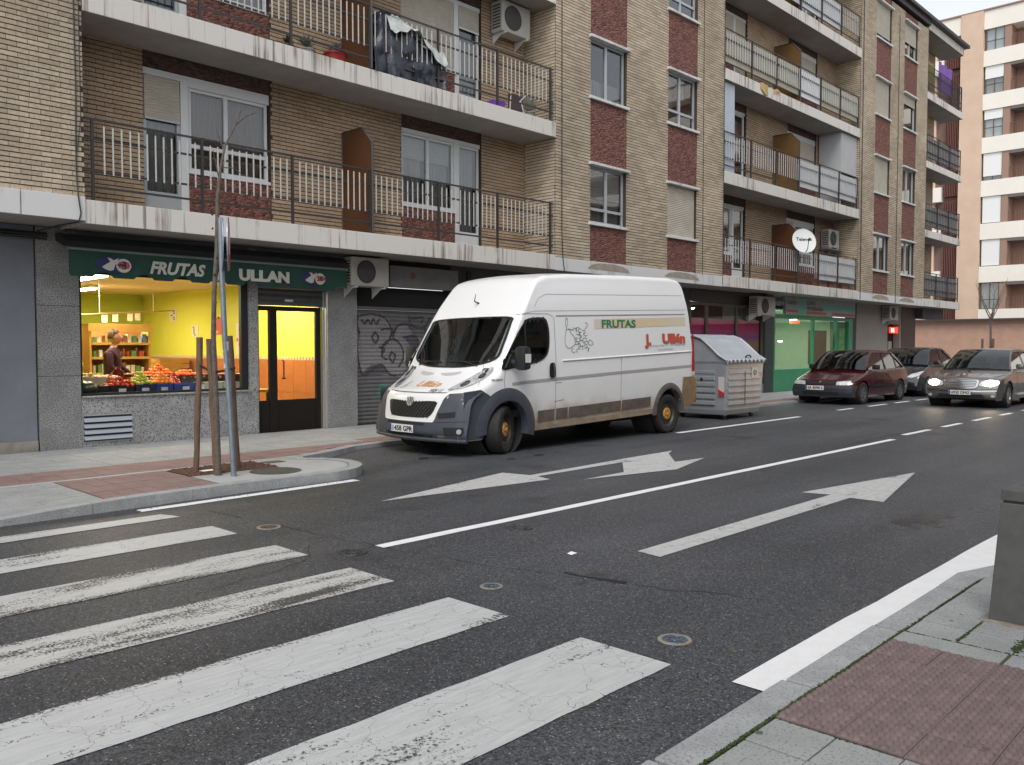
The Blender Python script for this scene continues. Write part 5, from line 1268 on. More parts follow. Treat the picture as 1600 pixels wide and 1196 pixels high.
# side: swages, mouldings, grooves
M_shadow = M_line
vpart('roof_seam', mat('seam_grey',(.36,.36,.37),.6), lambda mb: [ribbon(mb, [(1.60,2.10),(1.72,2.24),(1.90,2.305),(5.60,2.44)], .007, S(.003)), ribbon(mb, [(1.25,1.98),(1.6,2.045),(5.68,2.185)], .007, S(.003))])
vpart('cargo_groove', mat('groove_grey',(.27,.27,.27),.6), lambda mb: ribbon(mb, [(2.07,1.985),(5.62,2.105)], .018, S(.004)))
vpart('cargo_panel_rib', mat('rib_white',(.80,.80,.80),.35), lambda mb: mb.tube([vb.side(x, 1.31+(x-2.15)*.036, .003) for x in np.linspace(2.18,5.78,40)], .014, 6))
vpart('side_rib', mat('side_rib_grey',(.36,.35,.345),.5), lambda mb: ribbon(mb, [(1.08,.99),(1.6,1.02),(3.6,1.10),(5.82,1.175)], .045, S(.004)))
for a, b in ((1.62,1.99),(2.03,2.30),(2.33,3.64),(3.68,4.50)):
    z = lambda x: .58+(x-1.6)*.031
    vpart('side_moulding', M_plasd, lambda mb: patch(mb, [(a,z(a)-.16),(b,z(b)-.16),(b,z(b)),(a,z(a))], S(.016), 3, step=.2))
vpart('sill', mat('sill_dirty',(.36,.28,.20),.7,var=.35,vscale=5), lambda mb: patch(mb, [(1.47,.345),(4.60,.455),(4.60,.37),(1.47,.29)], S(.002), 3, step=.2))
# wheel arch flares
def flare(mb, cx, cz, r0, r1, a0, a1, F_, off=.02):
    n = 36; v = []
    for i in range(n+1):
        a = R(a0+(a1-a0)*i/n); ca, sa = math.cos(a), math.sin(a)
        q0 = F_(cx+r0*ca, cz+r0*sa, off*1.2); q1 = F_(cx+(r0+r1)/2*ca, cz+(r0+r1)/2*sa, off*1.6); q2 = F_(cx+r1*ca, cz+r1*sa, .004); q_ = F_(cx+r0*ca, cz+r0*sa, -.10)
        v += [q_, q0, q1, q2]
    mb.add(v, [(i*4+k, (i+1)*4+k, (i+1)*4+k+1, i*4+k+1) for i in range(n) for k in range(3)])
for sg in (-1, 1):
    F3 = lambda x, z, o: vb.side(x, z, o, sg)
    vpart('wheel_arch', M_plas, lambda mb: flare(mb, FX+.03, .36, .40, .58, -14, 188, F3, .022))
    vpart('wheel_arch', mat('dusty_arch',(.12,.105,.095),.65,var=.3,vscale=6), lambda mb: flare(mb, RX+.02, .39, .40, .50, -4, 186, F3, .018))
    for cx_ in (FX, RX): vpart('wheel_well', M_room, lambda mb: mb.tube([(cx_,sg*.47,.40),(cx_,sg*.5,.40),(cx_,sg*.93,.40)], [.02,.455,.455], 28, caps=False))
vpart('rear_bumper', M_goldlit, lambda mb: [patch(mb, [(5.50,.44),(5.88,.47),(5.93,.9),(5.90,.985),(5.52,.98),(5.50,.72)], S(.012), 4), patch(mb, [(5.50,.44),(5.88,.47),(5.93,.9),(5.90,.985),(5.52,.98),(5.50,.72)], S2(.012), 4), mb.box(5.84,6.04,-.99,.99,.50,.97)], bevel=.04)
vpart('tail_light', mat('tail_red',(.40,.02,.02),.2,coat=1), lambda mb: patch(mb, [(5.80,1.08),(5.905,1.08),(5.88,1.75),(5.83,1.75)], S(.010), 3))
vpart('tail_light', MATS['tail_red'], lambda mb: patch(mb, [(5.80,1.08),(5.905,1.08),(5.88,1.75),(5.83,1.75)], S2(.010), 3))
vpart('tail_light_lens', mat('tail_white',(.6,.6,.6),.2), lambda mb: patch(mb, [(5.80,1.0),(5.905,1.0),(5.905,1.075),(5.80,1.075)], S(.011), 2))
vpart('door_handle', M_black, lambda mb: patch(mb, smooth_poly([(1.87,1.08),(1.93,1.06),(1.99,1.08),(2.0,1.17),(1.985,1.27),(1.93,1.285),(1.875,1.26),(1.865,1.17)],3), S(.022), 3))
vpart('door_handle_grip', mat('grip_black',(.05,.05,.055),.3), lambda mb: mb.tube([vb.side(1.95,1.09,.026), vb.side(1.95,1.12,.045), vb.side(1.95,1.22,.045), vb.side(1.95,1.255,.026)], .012, 6))
vpart('reflector_spot', mat('spot_white',(.9,.9,.9),.3), lambda mb: patch(mb, [(4.33+.02*math.cos(a), .975+.012*math.sin(a)) for a in np.linspace(0,5.6,9)], S(.006), 1, step=.05))
# mirrors
for sg in (-1, 1):
    def mir(mb):
        x, y, z = 1.12, sg*1.02, 1.28
        b = [(x-.08,1.24),(x+.0,1.23),(x+.13,1.27),(x+.10,1.38),(x-.02,1.36)]
        mb.prism([(.92,1.225),(1.16,1.23),(1.20,1.30),(1.12,1.44),(1.05,1.42)], 'y', sg*.99, sg*1.05)
        mb.tube([(1.08,sg*1.03,1.30),(1.10,sg*1.12,1.28),(1.12,sg*1.17,1.30)], [.06,.05,.05], 8)
        mb.tube([(1.08,sg*1.03,1.44),(1.09,sg*1.12,1.46)], [.035,.03], 8)
    base_ = vpart('mirror_arm', M_black, mir, bevel=.01)
    def head(mb): mb.box(1.02,1.17,sg*1.11,sg*1.32,1.19,1.53)
    hd = vpart('mirror', mat('mirror_shell',(.020,.022,.027),.45), head, bevel=.06)
    vpart('mirror_glass', M_chrome, lambda mb: mb.box(1.169,1.173,sg*1.135,sg*1.295,1.22,1.50), hd, smooth=False)
    vpart('indicator', mat('indicator_lens',(.7,.68,.62),.15,coat=1), lambda mb: mb.box(1.04,1.15,sg*1.32,sg*1.326,1.30,1.42), hd, smooth=False)
# side lettering and drawing
vpart('colour_band', bpy.data.materials.get('band') or grad('band', [(0,(.66,.60,.53)),(.25,(.68,.52,.30)),(1,(.68,.60,.46))], 'X', VX+2.95, VX+5.6), lambda mb: patch(mb, [(2.98,1.80),(5.63,1.905),(5.63,2.055),(2.98,1.955)], S(.003), 3, step=.15))
textmb('FRUTAS', .17, lambda u, v: vb.side(3.16+u, 1.828+.022*u+v, .007), bold=.006, width=.92).build('lettering', M_grn, van, local=True, recalc=False)
textmb('J.', .24, lambda u, v: vb.side(4.375+u, 1.553+v, .0065), bold=.016, width=.19).build('lettering_outline', M_gry, van, local=True, recalc=False)
textmb('J.', .24, lambda u, v: vb.side(4.36+u, 1.565+v, .009), bold=.009, width=.19).build('lettering', M_redl, van, local=True, recalc=False)
textmb('Ullán', .215, lambda u, v: vb.side(4.865+u, 1.583+.02*u+v, .0065), bold=.016, width=.74).build('lettering_outline', M_gry, van, local=True, recalc=False)
textmb('Ullán', .215, lambda u, v: vb.side(4.85+u, 1.595+.02*u+v, .009), bold=.009, width=.74).build('lettering', M_redl, van, local=True, recalc=False)
textmb('C. La Virgen Mta, 21 - Tel. 923260562', .05, lambda u, v: vb.side(4.38+u, 1.515+.03*u+v, .006), bold=.0, width=1.2).build('small_lettering', M_gry, van, local=True, recalc=False)
textmb('SALAMANCA', .045, lambda u, v: vb.side(4.72+u, 1.455+.03*u+v, .006), bold=.0, width=.46).build('small_lettering', M_gry, van, local=True, recalc=False)
def cr(x, y): # crop pixels -> side coordinates
    X = 2.31+(x-190)/ (460-190)*.63; Z = 1.96-(y-115)/(485-115)*.55+.03*(X-2.3); return (X, Z)
def fruit(mb):
    L = [[(185,115),(200,130),(198,175),(185,205),(178,180),(180,140),(188,115)],[(188,205),(185,230),(175,270),(168,320),(166,370),(180,410),(205,425),(240,412),(270,385)],[(188,235),(215,230),(230,270),(260,310),(268,335)],[(205,235),(240,235),(258,245)],
         [(380,165),(400,175),(402,200),(372,238)],[(425,345),(460,390),(425,405),(400,380),(425,345)],[(385,425),(405,440),(400,470)],[(415,430),(395,465)]]
    for l in L:
        q = bez([cr(*p) for p in l], 5); ribbon(mb, [tuple(a) for a in q], .009, S(.006), step=.05)
    for cx_, cy_ in [(270,240),(300,235),(325,250),(300,270),(335,285),(310,310),(355,265),(380,285),(340,330),(300,345),(370,345),(330,370),(290,375),(350,390),(385,380),(300,400),(370,410),(325,430),(300,455),(250,450),(285,340)]:
        a0 = random.uniform(0,6); ribbon(mb, [cr(cx_+22*math.cos(a0+a), cy_+20*math.sin(a0+a)) for a in np.linspace(0, 3.6, 9)], .009, S(.006), step=.05)
vpart('fruit_drawing', mat('drawing_green',(.10,.17,.13),.6), fruit)
wheel(van, (FX, -.885, WR), WR, .225, M_rim, M_hub, R(24)); wheel(van, (FX, .885, WR), WR, .225, M_rim, M_hub, R(24), outer=1)
wheel(van, (RX, -.885, WR), WR, .225, M_rim, M_hub); wheel(van, (RX, .885, WR), WR, .225, M_rim, M_hub, outer=1)
vpart('underbody', M_room, lambda mb: [mb.box(.5,5.85,-.55,.55,.24,.5), mb.box(1.45,4.6,-.9,.9,.33,.5), mb.cyl((FX,-.8,.34),(FX,.8,.34),.05), mb.cyl((RX,-.8,.34),(RX,.8,.34),.07)], smooth=False)
vpart('exhaust', mat('exhaust_metal',(.16,.15,.15),.5,.6), lambda mb: [mb.cyl((3.3,.1,.27),(4.1,.1,.27),.09), mb.cyl((4.0,.1,.28),(5.9,.3,.3),.03)])
# ============================================================ CARS
def car(name, label, loc, rz, sil, L, Wd, paintm, belt, gh, wheels, wr, wspec, zb=.19, T=None, bump=None, lit=False, r=.05, side_extra=None, trimm=None, spokes=0, rimm=None, rear_extra=None, front=None, kf=.18):
    """local x: 0 at the nose. gh = greenhouse: (base_f, roof_f, roof_r, base_r, z_belt, z_roof, wb, wr)"""
    root = thing(name, label, 'car', loc, rz)
    hw = Wd/2
    plan = lambda x: hw*(.90+.10*(1-(1-min(1, max(0, x/.7)))**2.2))*(1-.07*max(0, min(1, (x-(L-.8))/.8))**2)
    Tf = T or (lambda z: float(np.interp(z, [0,.2,.45,.62,.85,1.0], [.92,.955,1.0,1.0,.975,.93])))
    b = Body(sil, zb, plan, Tf, lambda z: kf, .10, L, r, crown=.03)
    def cut(c, j, n):
        x, y, z = c
        return abs(y) > hw*.8 and any(math.hypot(x-w, z-wr) < wr+.045 for w in wheels)
    cp = lambda n_, m, fn, parent=None, smooth=True, **k: (lambda mb: (fn(mb), mb.build(n_, m, parent or root, local=True, smooth=smooth, **k))[1])(MB())
    b.mesh(cut).build('body', paintm, root, local=True, smooth=True, sharp=50)
    S = lambda o: (lambda x, z: b.side(x, z, o)); S2 = lambda o: (lambda x, z: b.side(x, z, o, 1)); Fr = lambda o: (lambda y, z: b.front(y, z, o))
    bf, rf, rr, br, zbt, zr, wb, wr_ = gh
    # greenhouse: glass sides + screens built as panels between pillars
    def gp(x0, x1, u, y): pass
    # side outline from belt front to belt rear
    def gside(x, z, sgn, off=0):
        t = (z-zbt)/(zr-zbt); return (x, sgn*(wb+(wr_-wb)*t+off), z)
    def gtop(x):  # height of the greenhouse silhouette
        return float(np.interp(x, gh_x, gh_z))
    q = [(bf,zbt),(bf+(rf-bf)*.5,zbt+(zr-zbt)*.55),(rf,zr-.035),(rf+.18,zr-.005),((rf+rr)/2,zr+.01),(rr-.18,zr-.01),(rr,zr-.05),(rr+(br-rr)*.5,zbt+(zr-zbt)*.52),(br,zbt)]
    sm = bez(q, 8); gh_x = [p[0] for p in sm]; gh_z = [p[1] for p in sm]
    n = len(sm)
    glassf = MB(); ny = 12
    def arch(x, z, v, off=0): # v in -1..1 across
        t = max(0, (z-zbt)/(zr-zbt)); w = wb+(wr_-wb)*t+off; cx_ = .10*(1-v*v) if x < (rf+rr)/2 else -.07*(1-v*v)
        return (x-cx_+.0, w*v, z+.03*(1-v*v)+off)
    # roof skin
    i0 = min(range(n), key=lambda i: abs(sm[i][0]-rf)); i1 = min(range(n), key=lambda i: abs(sm[i][0]-rr))
    cp('roof', paintm, lambda mb: mb.grid(lambda u, v: arch(*sm[int(round(i0+(i1-i0)*u))], 2*v-1, .004), i1-i0, 14))
    cp('windscreen', M_glassd, lambda mb: mb.grid(lambda u, v: arch(*sm[int(round(i0*u))], 2*v-1), i0, 14))
    cp('rear_window', M_glassd, lambda mb: mb.grid(lambda u, v: arch(*sm[int(round(i1+(n-1-i1)*u))], 2*v-1), n-1-i1, 14))
    for sg in (-1, 1):
        def sidep(mb):
            v = []; 
            for x, z in sm: v += [gside(x, zbt-.01, sg, -.012), gside(x, z, sg, -.012)]
            mb.add(v, [(2*i, 2*i+2, 2*i+3, 2*i+1) for i in range(n-1)])
        cp('side_window', M_glassd, sidep)
        def pillars(mb):
            # strip following the silhouette (A pillar, roof rail, C pillar)
            for wdt, seg in ((.05, range(0, i0+1)), (.055, range(i0, i1+1)), (.10, range(i1, n))):
                P = [sm[i] for i in seg]; v = []
                for (x, z) in P:
                    c = ((rf+rr)/2, zbt-.2); d = Vector((c[0]-x, c[1]-z)).normalized()
                    v += [gside(x, z, sg, .012), gside(x+d.x*wdt, z+d.y*wdt, sg, .012), gside(x+d.x*wdt, z+d.y*wdt, sg, -.02), arch(x, z, sg*.97, .006)]
                k = len(P); mb.add(v, [(4*i+a, 4*(i+1)+a, 4*(i+1)+a2, 4*i+a2) for i in range(k-1) for a, a2 in ((0,1),(1,2),(0,3))])
        cp('pillar', paintm, pillars, smooth=False)
        xb = (bf+br)/2-.05
        cp('pillar', M_black, lambda mb: mb.add([gside(xb, zbt, sg, .0), gside(xb+.08, zbt, sg, .0), gside(xb+.06, gtop(xb)-.05, sg, .0), gside(xb+.0, gtop(xb)-.05, sg, .0)], [(0,1,2,3)]), smooth=False)
        xq = br-.62
        if br-bf > 2.3: cp('pillar', M_black, lambda mb: mb.add([gside(xq, zbt, sg, .0), gside(xq+.05, zbt, sg, .0), gside(xq-.0, gtop(xq)-.05, sg, .0), gside(xq-.05, gtop(xq)-.05, sg, .0)], [(0,1,2,3)]), smooth=False)
        cp('belt_trim', M_black, lambda mb: ribbon(mb, [(bf+.1,zbt-.005),(br-.1,zbt-.005)], .025, lambda x, z: gside(x, z, sg, .016)))
        def mir(mb): mb.box(bf+.33, bf+.47, sg*(wb+.04), sg*(wb+.22), zbt+.01, zbt+.14)
        cp('mirror', trimm or paintm, mir, bevel=.035)
        Fs = (S, S2)[sg > 0]
        cp('panel_gap', M_room, lambda mb: ribbon(mb, [(bf+.30,.30),(bf+.27,zbt-.03)], .010, Fs(.002))); cp('panel_gap', M_room, lambda mb: ribbon(mb, [(xb+.04,.28),(xb+.05,zbt-.03)], .010, Fs(.002)))
        if side_extra: cp('side_moulding', side_extra, lambda mb: ribbon(mb, [(wheels[0]+.42,.47),(wheels[1]-.42,.47)], .05, Fs(.012)))
        cp('door_handle', M_black, lambda mb: ribbon(mb, [(xb-.14,.76),(xb-.02,.765)], .03, Fs(.014)))
        for w in wheels:
            cp('wheel_well', M_room, lambda mb: mb.tube([(w,sg*hw*.55,wr+.02),(w,sg*hw*.58,wr+.02),(w,sg*hw*.97,wr+.02)], [.02,wr+.06,wr+.06], 24, caps=False))
            wheel(root, (w, sg*(hw-.105), wr), wr, .19, rimm or M_rimal, None, 0, spokes, sg)
    def inter(mb):
        mb.box(bf+.3, br-.2, -wb+.06, wb-.06, .45, .5); mb.prism([(bf+.12,zbt-.1),(bf+.3,zbt+.02),(bf+.55,zbt-.02),(bf+.55,.5),(bf+.3,.5)],'y',-wb+.08,wb-.08)
    cp('interior', MATS['cab_dark'], inter, smooth=False)
    for y0 in (-.36,.36):
        for x0 in (bf+.95, bf+1.75):
            if x0 < br-.4: cp('seat', MATS['seat_cloth'], lambda mb: [mb.prism([(x0-.5,.55),(x0-.45,.72),(x0-.1,.68),(x0+.08,1.08),(x0+.16,1.08),(x0+.05,.55)],'y',y0-.23,y0+.23), mb.box(x0+.05,x0+.14,y0-.11,y0+.11,1.10,1.26)], smooth=False, bevel=.03)
    cp('underbody', M_room, lambda mb: mb.box(.25, L-.25, -hw*.8, hw*.8, zb-.01, zb+.12), smooth=False)
    if front: front(cp, b, S, S2, Fr, hw)
    return root
M_mar = mat('maroon_paint', (.060,.008,.011), .22, coat=.8, var=.15, vscale=2)
M_dkb = mat('dark_blue_paint', (.014,.017,.025), .18, coat=1)
M_slv = mat('silver_brown_paint', (.17,.16,.15), .22, .55, coat=1)
M_lamp = mat('car_lamp', (.70,.72,.72), .12, .2, col2=(.45,.46,.47), vscale=16, coat=1)
def plate(cp, b, y0, z0, w=.5, text='SA 8098 S'):
    X = b.front(y0, z0, .02)[0]-.005
    p = cp('number_plate', mat('plate_white',(.72,.72,.70),.4), lambda mb: mb.box(X-.006, X, y0-w/2, y0+w/2, z0-.055, z0+.055), smooth=False)
    cp('plate_band', MATS['plate_blue'], lambda mb: mb.box(X-.008, X-.0065, y0+w/2-.04, y0+w/2-.004, z0-.05, z0+.05), p, smooth=False)
    tm = textmb(text, .10, lambda u, v: (X-.0085, y0+w/2-.06-u, z0-.034+v), bold=.003, width=w-.09); tm.build('plate_lettering', M_black, p, local=True, recalc=False)
def front_mar(cp, b, S, S2, Fr, hw):
    cp('bumper', mat('blue_black_plastic',(.030,.034,.043),.5), lambda mb: [patch(mb, [(-.80,.20),(.80,.20),(.82,.36),(.80,.50),(-.80,.50),(-.82,.36)], Fr(.02), 6)])
    for F_ in (S, S2): cp('bumper_side', MATS['blue_black_plastic'], lambda mb: patch(mb, [(.16,.22),(.32,.22),(.37,.36),(.42,.50),(.12,.50),(.12,.3)], F_(.014), 3))
    cp('bumper_line', M_room, lambda mb: ribbon(mb, [(-.78,.40),(.78,.40)], .012, Fr(.026)))
    cp('lower_intake', M_room, lambda mb: patch(mb, [(-.45,.24),(.45,.24),(.5,.33),(-.5,.33)], Fr(.026), 2))
    cp('grille', M_room, lambda mb: patch(mb, [(-.40,.535),(.40,.535),(.36,.605),(-.36,.605)], Fr(.010), 2))
    cp('emblem', M_chrome, lambda mb: patch(mb, [(.035*math.cos(a), .595+.03*math.sin(a)) for a in np.linspace(0,5.8,12)], Fr(.016), 1, step=.03))
    for sg in (-1,1):
        cp('headlight', M_lamp, lambda mb: patch(mb, [(sg*.42,.515),(sg*.74,.52),(sg*.80,.56),(sg*.74,.635),(sg*.43,.605)], Fr(.012), 4, step=.04))
    plate(cp, b, .13, .44)
sil_m = [(.04,.20),(.0,.30),(.0,.42),(.02,.50),(.05,.58),(.10,.62),(.35,.68),(.75,.78),(1.05,.86),(1.25,.90),(2.6,.91),(3.55,.93),(3.85,.94),(3.97,.88),(4.04,.70),(4.05,.45),(4.0,.24)]
car('parked_car', 'maroon hatchback with dark bumpers parked in front of the green shop', (21.98, 9.82, 0), R(-1), sil_m, 4.05, 1.70, M_mar, None, (1.05,1.72,3.20,3.86,.90,1.40,.76,.60), (.80,3.32), .295, None, front=front_mar, side_extra=M_black, trimm=M_black, spokes=7, rimm=mat('dull_wheel_trim',(.12,.12,.12),.5,.3), lit=False)
def front_dk(cp, b, S, S2, Fr, hw):
    for sg in (-1,1):
        cp('headlight', M_lamp, lambda mb: patch(mb, [(sg*.42,.60),(sg*.55,.58),(sg*.74,.64),(sg*.80,.78),(sg*.70,.76),(sg*.52,.69)], Fr(.012), 4, step=.04))
    cp('grille', M_room, lambda mb: patch(mb, [(-.35,.30),(.35,.30),(.40,.42),(-.40,.42)], Fr(.010), 2)); plate(cp, b, 0, .50, text='3174 BKD')
sil_d = [(.05,.20),(.0,.32),(.02,.45),(.06,.58),(.14,.68),(.45,.82),(.80,.92),(1.0,.97),(2.2,1.0),(3.2,1.0),(3.6,1.0),(3.78,.9),(3.84,.6),(3.82,.28)]
car('parked_car', 'dark blue small hatchback parked behind the maroon car', (27.0, 9.80, 0), 0, sil_d, 3.84, 1.66, M_dkb, None, (.88,1.50,2.75,3.60,.96,1.47,.77,.60), (.75,3.19), .29, None, front=front_dk, spokes=0, rimm=M_rimal)
M_hot = mat('lit_headlamp', (.9,.8,.6), .3, emit=(1,.84,.58), estr=30)
def front_sl(cp, b, S, S2, Fr, hw):
    cp('grille', mat('grille_chrome',(.30,.30,.29),.25,.8), lambda mb: patch(mb, smooth_poly([(-.36,.70),(0,.72),(.36,.70),(.40,.62),(.34,.50),(0,.475),(-.34,.50),(-.40,.62)],3), Fr(.012), 4))
    for k in range(5): cp('grille_bar', M_chrome, lambda mb: ribbon(mb, [(-.36+.01*k,.67-.04*k),(.36-.01*k,.67-.04*k)], .012, Fr(.022)))
    cp('grille_frame', M_chrome, lambda mb: patch(mb, smooth_poly([(-.36,.70),(0,.72),(.36,.70),(.40,.62),(.34,.50),(0,.475),(-.34,.50),(-.40,.62)],3), Fr(.018), hole=.90, step=.03))
    cp('hood_star', M_chrome, lambda mb: [mb.cyl((.33,0,.775),(.33,0,.80),.008,n=6), mb.tube([(.33,.032*math.cos(a),.835+.032*math.sin(a)) for a in np.linspace(0,2*math.pi,17)], .004, 5), mb.cyl((.33,0,.835),(.33,0,.866),.003,n=5), mb.cyl((.33,0,.835),(.33,.027,.819),.003,n=5), mb.cyl((.33,0,.835),(.33,-.027,.819),.003,n=5)])
    for sg in (-1,1):
        hl = cp('headlight', M_lamp, lambda mb: patch(mb, smooth_poly([(sg*.42,.56),(sg*.60,.53),(sg*.78,.56),(sg*.84,.64),(sg*.76,.70),(sg*.58,.70),(sg*.45,.65)],3), Fr(.012), 4, step=.04))
        cp('headlight_beam', M_hot, lambda mb: [patch(mb, [(sg*(.65+.13*math.cos(a)), .615+.072*math.sin(a)) for a in np.linspace(0,5.9,18)], Fr(.018), 2, step=.03)], hl)
        cp('fog_lamp', M_lamp, lambda mb: patch(mb, [(sg*(.72+.05*math.cos(a)), .30+.035*math.sin(a)) for a in np.linspace(0,5.9,12)], Fr(.012), 2, step=.03))
    cp('lower_intake', M_room, lambda mb: patch(mb, [(-.55,.25),(.55,.25),(.50,.34),(-.50,.34)], Fr(.010), 2))
    cp('bumper_strip', M_chrome, lambda mb: ribbon(mb, [(-.80,.435),(-.4,.42),(.4,.42),(.80,.435)], .018, Fr(.012)))
    cp('panel_gap', M_room, lambda mb: ribbon(mb, [(-.80,.475),(-.45,.455),(.45,.455),(.80,.475)], .010, Fr(.008)))
    plate(cp, b, .0, .385, text='6920 DHG')
sil_s = [(.05,.18),(.0,.28),(.0,.40),(.03,.50),(.07,.60),(.12,.70),(.25,.745),(.70,.83),(1.15,.90),(1.35,.93),(2.6,.95),(3.9,.98),(4.5,1.0),(4.70,.98),(4.80,.80),(4.84,.55),(4.80,.25)]
SV = car('silver_sedan', 'silver-brown sedan with chrome grille driving towards the camera with lit headlights', (23.20, 6.75, 0), R(0), sil_s, 4.84, 1.82, M_slv, None, (1.28,2.05,3.40,4.25,.94,1.44,.80,.61), (.82,3.67), .315, None, front=front_sl, spokes=7, rimm=M_rimal)
def spot(name, p, target, e, col, ang, blend=.6, parent=None, size=.06):
    l = bpy.data.lights.new(name, 'SPOT'); l.energy = e; l.color = col; l.spot_size = R(ang); l.spot_blend = blend; l.shadow_soft_size = size
    o = bpy.data.objects.new(name, l); COL.objects.link(o); o.location = p; d = Vector(target)-Vector(p); o.rotation_euler = d.to_track_quat('-Z','Y').to_euler(); return o
for y in (6.05, 7.45): spot('headlight_glow', (23.05, y, .62), (14.5, 9.3, .75), 50, (1,.70,.40), 40)
# ============================================================ WASTE CONTAINER
M_bin = mat('bin_grey', (.33,.35,.38), .45, .25, var=.12, vscale=4, bump=.15, bscale=40, dist=.003); M_lid = mat('bin_lid', (.42,.45,.48), .4, .1, var=.15, vscale=3)
bn = thing('waste_container', 'large dented grey wheeled waste container with sloping ribbed lid behind the van', 'waste container', (16.6,9.75,0))
x0, x1, y0, y1 = 15.80, 17.36, 9.06, 10.36
mb = MB()
lev = [(.10,.05),(.20,.02),(.5,.01),(.9,-.005),(1.16,-.02),(1.20,-.03)]
v = []
for z, ins in lev: v += [(x0+ins,y0+ins,z),(x1-ins,y0+ins,z),(x1-ins,y1-ins,z),(x0+ins,y1-ins,z)]
f = [(4*i+a, 4*i+(a+1)%4, 4*(i+1)+(a+1)%4, 4*(i+1)+a) for i in range(len(lev)-1) for a in range(4)]+[(3,2,1,0)]
mb.add(v, f); prof = [(y0-.02,1.20),(9.30,1.40),(9.55,1.60),(9.75,1.68),(y1+.02,1.68),(y1+.02,1.20)]
mb.prism(prof, 'x', x0-.02, x0+.03); mb.prism(prof, 'x', x1-.03, x1+.02)
mb.build('tub', M_bin, bn, bevel=.012)
for i, z in enumerate([.30,.43,.56,.69,.82,.95,1.06]):
    mb = MB(); mb.box(x0+.10,x1-.10,y0-.018,y0+.02,z,z+.085 if z < 1 else z+.06); mb.build('rib', M_bin, bn, bevel=.014)
    if z < 1.0: mb = MB(); mb.box(x0-.018,x0+.02,y0+.25,y1-.15,z,z+.085); mb.build('rib', M_bin, bn, bevel=.014)
mb = MB(); mb.box((x0+x1)/2-.012,(x0+x1)/2+.012,y0-.022,y0-.015,.3,1.0); mb.build('seam', M_line, bn)
mb = MB(); mb.box(x0-.04,x1+.04,y0-.06,y0+.05,1.17,1.24); mb.build('rim', mat('bin_rim',(.24,.25,.27),.5,.2), bn, bevel=.02)
def lidf(u, v):
    P = [(y0-.07,1.23),(9.18,1.33),(9.45,1.57),(9.62,1.70),(9.80,1.76),(10.1,1.78),(y1+.04,1.76)]
    t = v*(len(P)-1); i = min(int(t), len(P)-2); t -= i; y = P[i][0]*(1-t)+P[i+1][0]*t; z = P[i][1]*(1-t)+P[i+1][1]*t
    x = x0-.045+(x1-x0+.09)*u; e = min(u, 1-u)
    z += .02*max(0, math.sin(2*math.pi*v*7))*(1 if .03 < u < .97 else 0)
    if v < .06: z += .025*math.sin(u*60)*(1-v/.06)+(-.03 if e < .03 else 0)
    return (x, y, z)
mb = MB(); mb.grid(lidf, 60, 56); mb.build('lid', M_lid, bn, smooth=True)
mb = MB(); mb.grid(lambda u, v: tuple(np.array(lidf(u, v))-np.array((0,0,.03))), 30, 30); mb.build('lid_underside', MATS['bin_rim'], bn, smooth=True)
mb = MB()
for s in (x0-.05, x1+.05): mb.tube([(s,y0-.06,1.235),(s,9.18,1.335),(s,9.45,1.57),(s,9.62,1.70),(s,9.80,1.76),(s,y1+.04,1.76)], .022, 6)
mb.build('lid_edge', M_lid, bn) 
mb = MB(); p = lidf(.62,.10); mb.tube([(p[0]-.12,p[1]-.02,p[2]+.01),(p[0]-.05,p[1]-.03,p[2]+.05),(p[0]+.05,p[1]-.03,p[2]+.05),(p[0]+.12,p[1]-.02,p[2]+.01)], .016, 6); mb.build('lid_handle', M_black, bn)
mb = MB(); mb.lathe([(.035,-.02),(.02,-.022),(.001,-.022)], 14, (x0,9.62,.84), 'x'); mb.build('drain_plug', M_black, bn)
mb = MB(); mb.box(16.85,17.12,y0-.028,y0-.02,.86,1.08); st = mb.build('sticker', mat('sticker_pale',(.45,.46,.44),.5), bn)
mb = MB(); mb.tube([(16.985+.06*math.cos(a),y0-.03,.97+.05*math.sin(a)) for a in np.linspace(0,2*math.pi,15)], .007, 5); mb.box(16.97,17.0,y0-.032,y0-.029,.93,1.0); mb.build('sticker_symbol', mat('symbol_green',(.05,.12,.08),.5), st)
mb = MB(); mb.add([(x0-.02,y0+.16,.50),(x0-.02,y0+.02,.50),(x0-.02,y0+.02,.57),(x0-.02,y0+.16,.64)],[(0,1,2,3)]); mb.add([(x1-.06,y0-.022,.86),(x1-.02,y0-.022,.86),(x1-.02,y0-.022,.98),(x1-.06,y0-.022,.94)],[(0,1,2,3)]); mb.build('reflector', mat('red_reflector',(.45,.03,.04),.4), bn)
mb = MB(); mb.box(x0-.019,x0-.012,y0+.02,y0+.16,.56,.9); mb.build('reflector', mat('white_reflector',(.55,.50,.48),.3), bn)
for (a, b_) in ((x0+.2,y0+.15),(x1-.2,y0+.15),(x0+.2,y1-.15),(x1-.2,y1-.15)):
    mb = MB(); mb.lathe([(.001,-.025),(.07,-.025),(.08,-.015),(.08,.015),(.07,.025),(.001,.025)], 18, (a,b_,.08), 'y'); w_ = mb.build('caster', M_rubber, bn, smooth=True)
    mb = MB(); mb.box(a-.05,a+.05,b_-.04,b_-.03,.08,.18); mb.box(a-.05,a+.05,b_+.03,b_+.04,.08,.18); mb.box(a-.05,a+.05,b_-.04,b_+.04,.165,.18); mb.build('caster_fork', M_alu, w_)
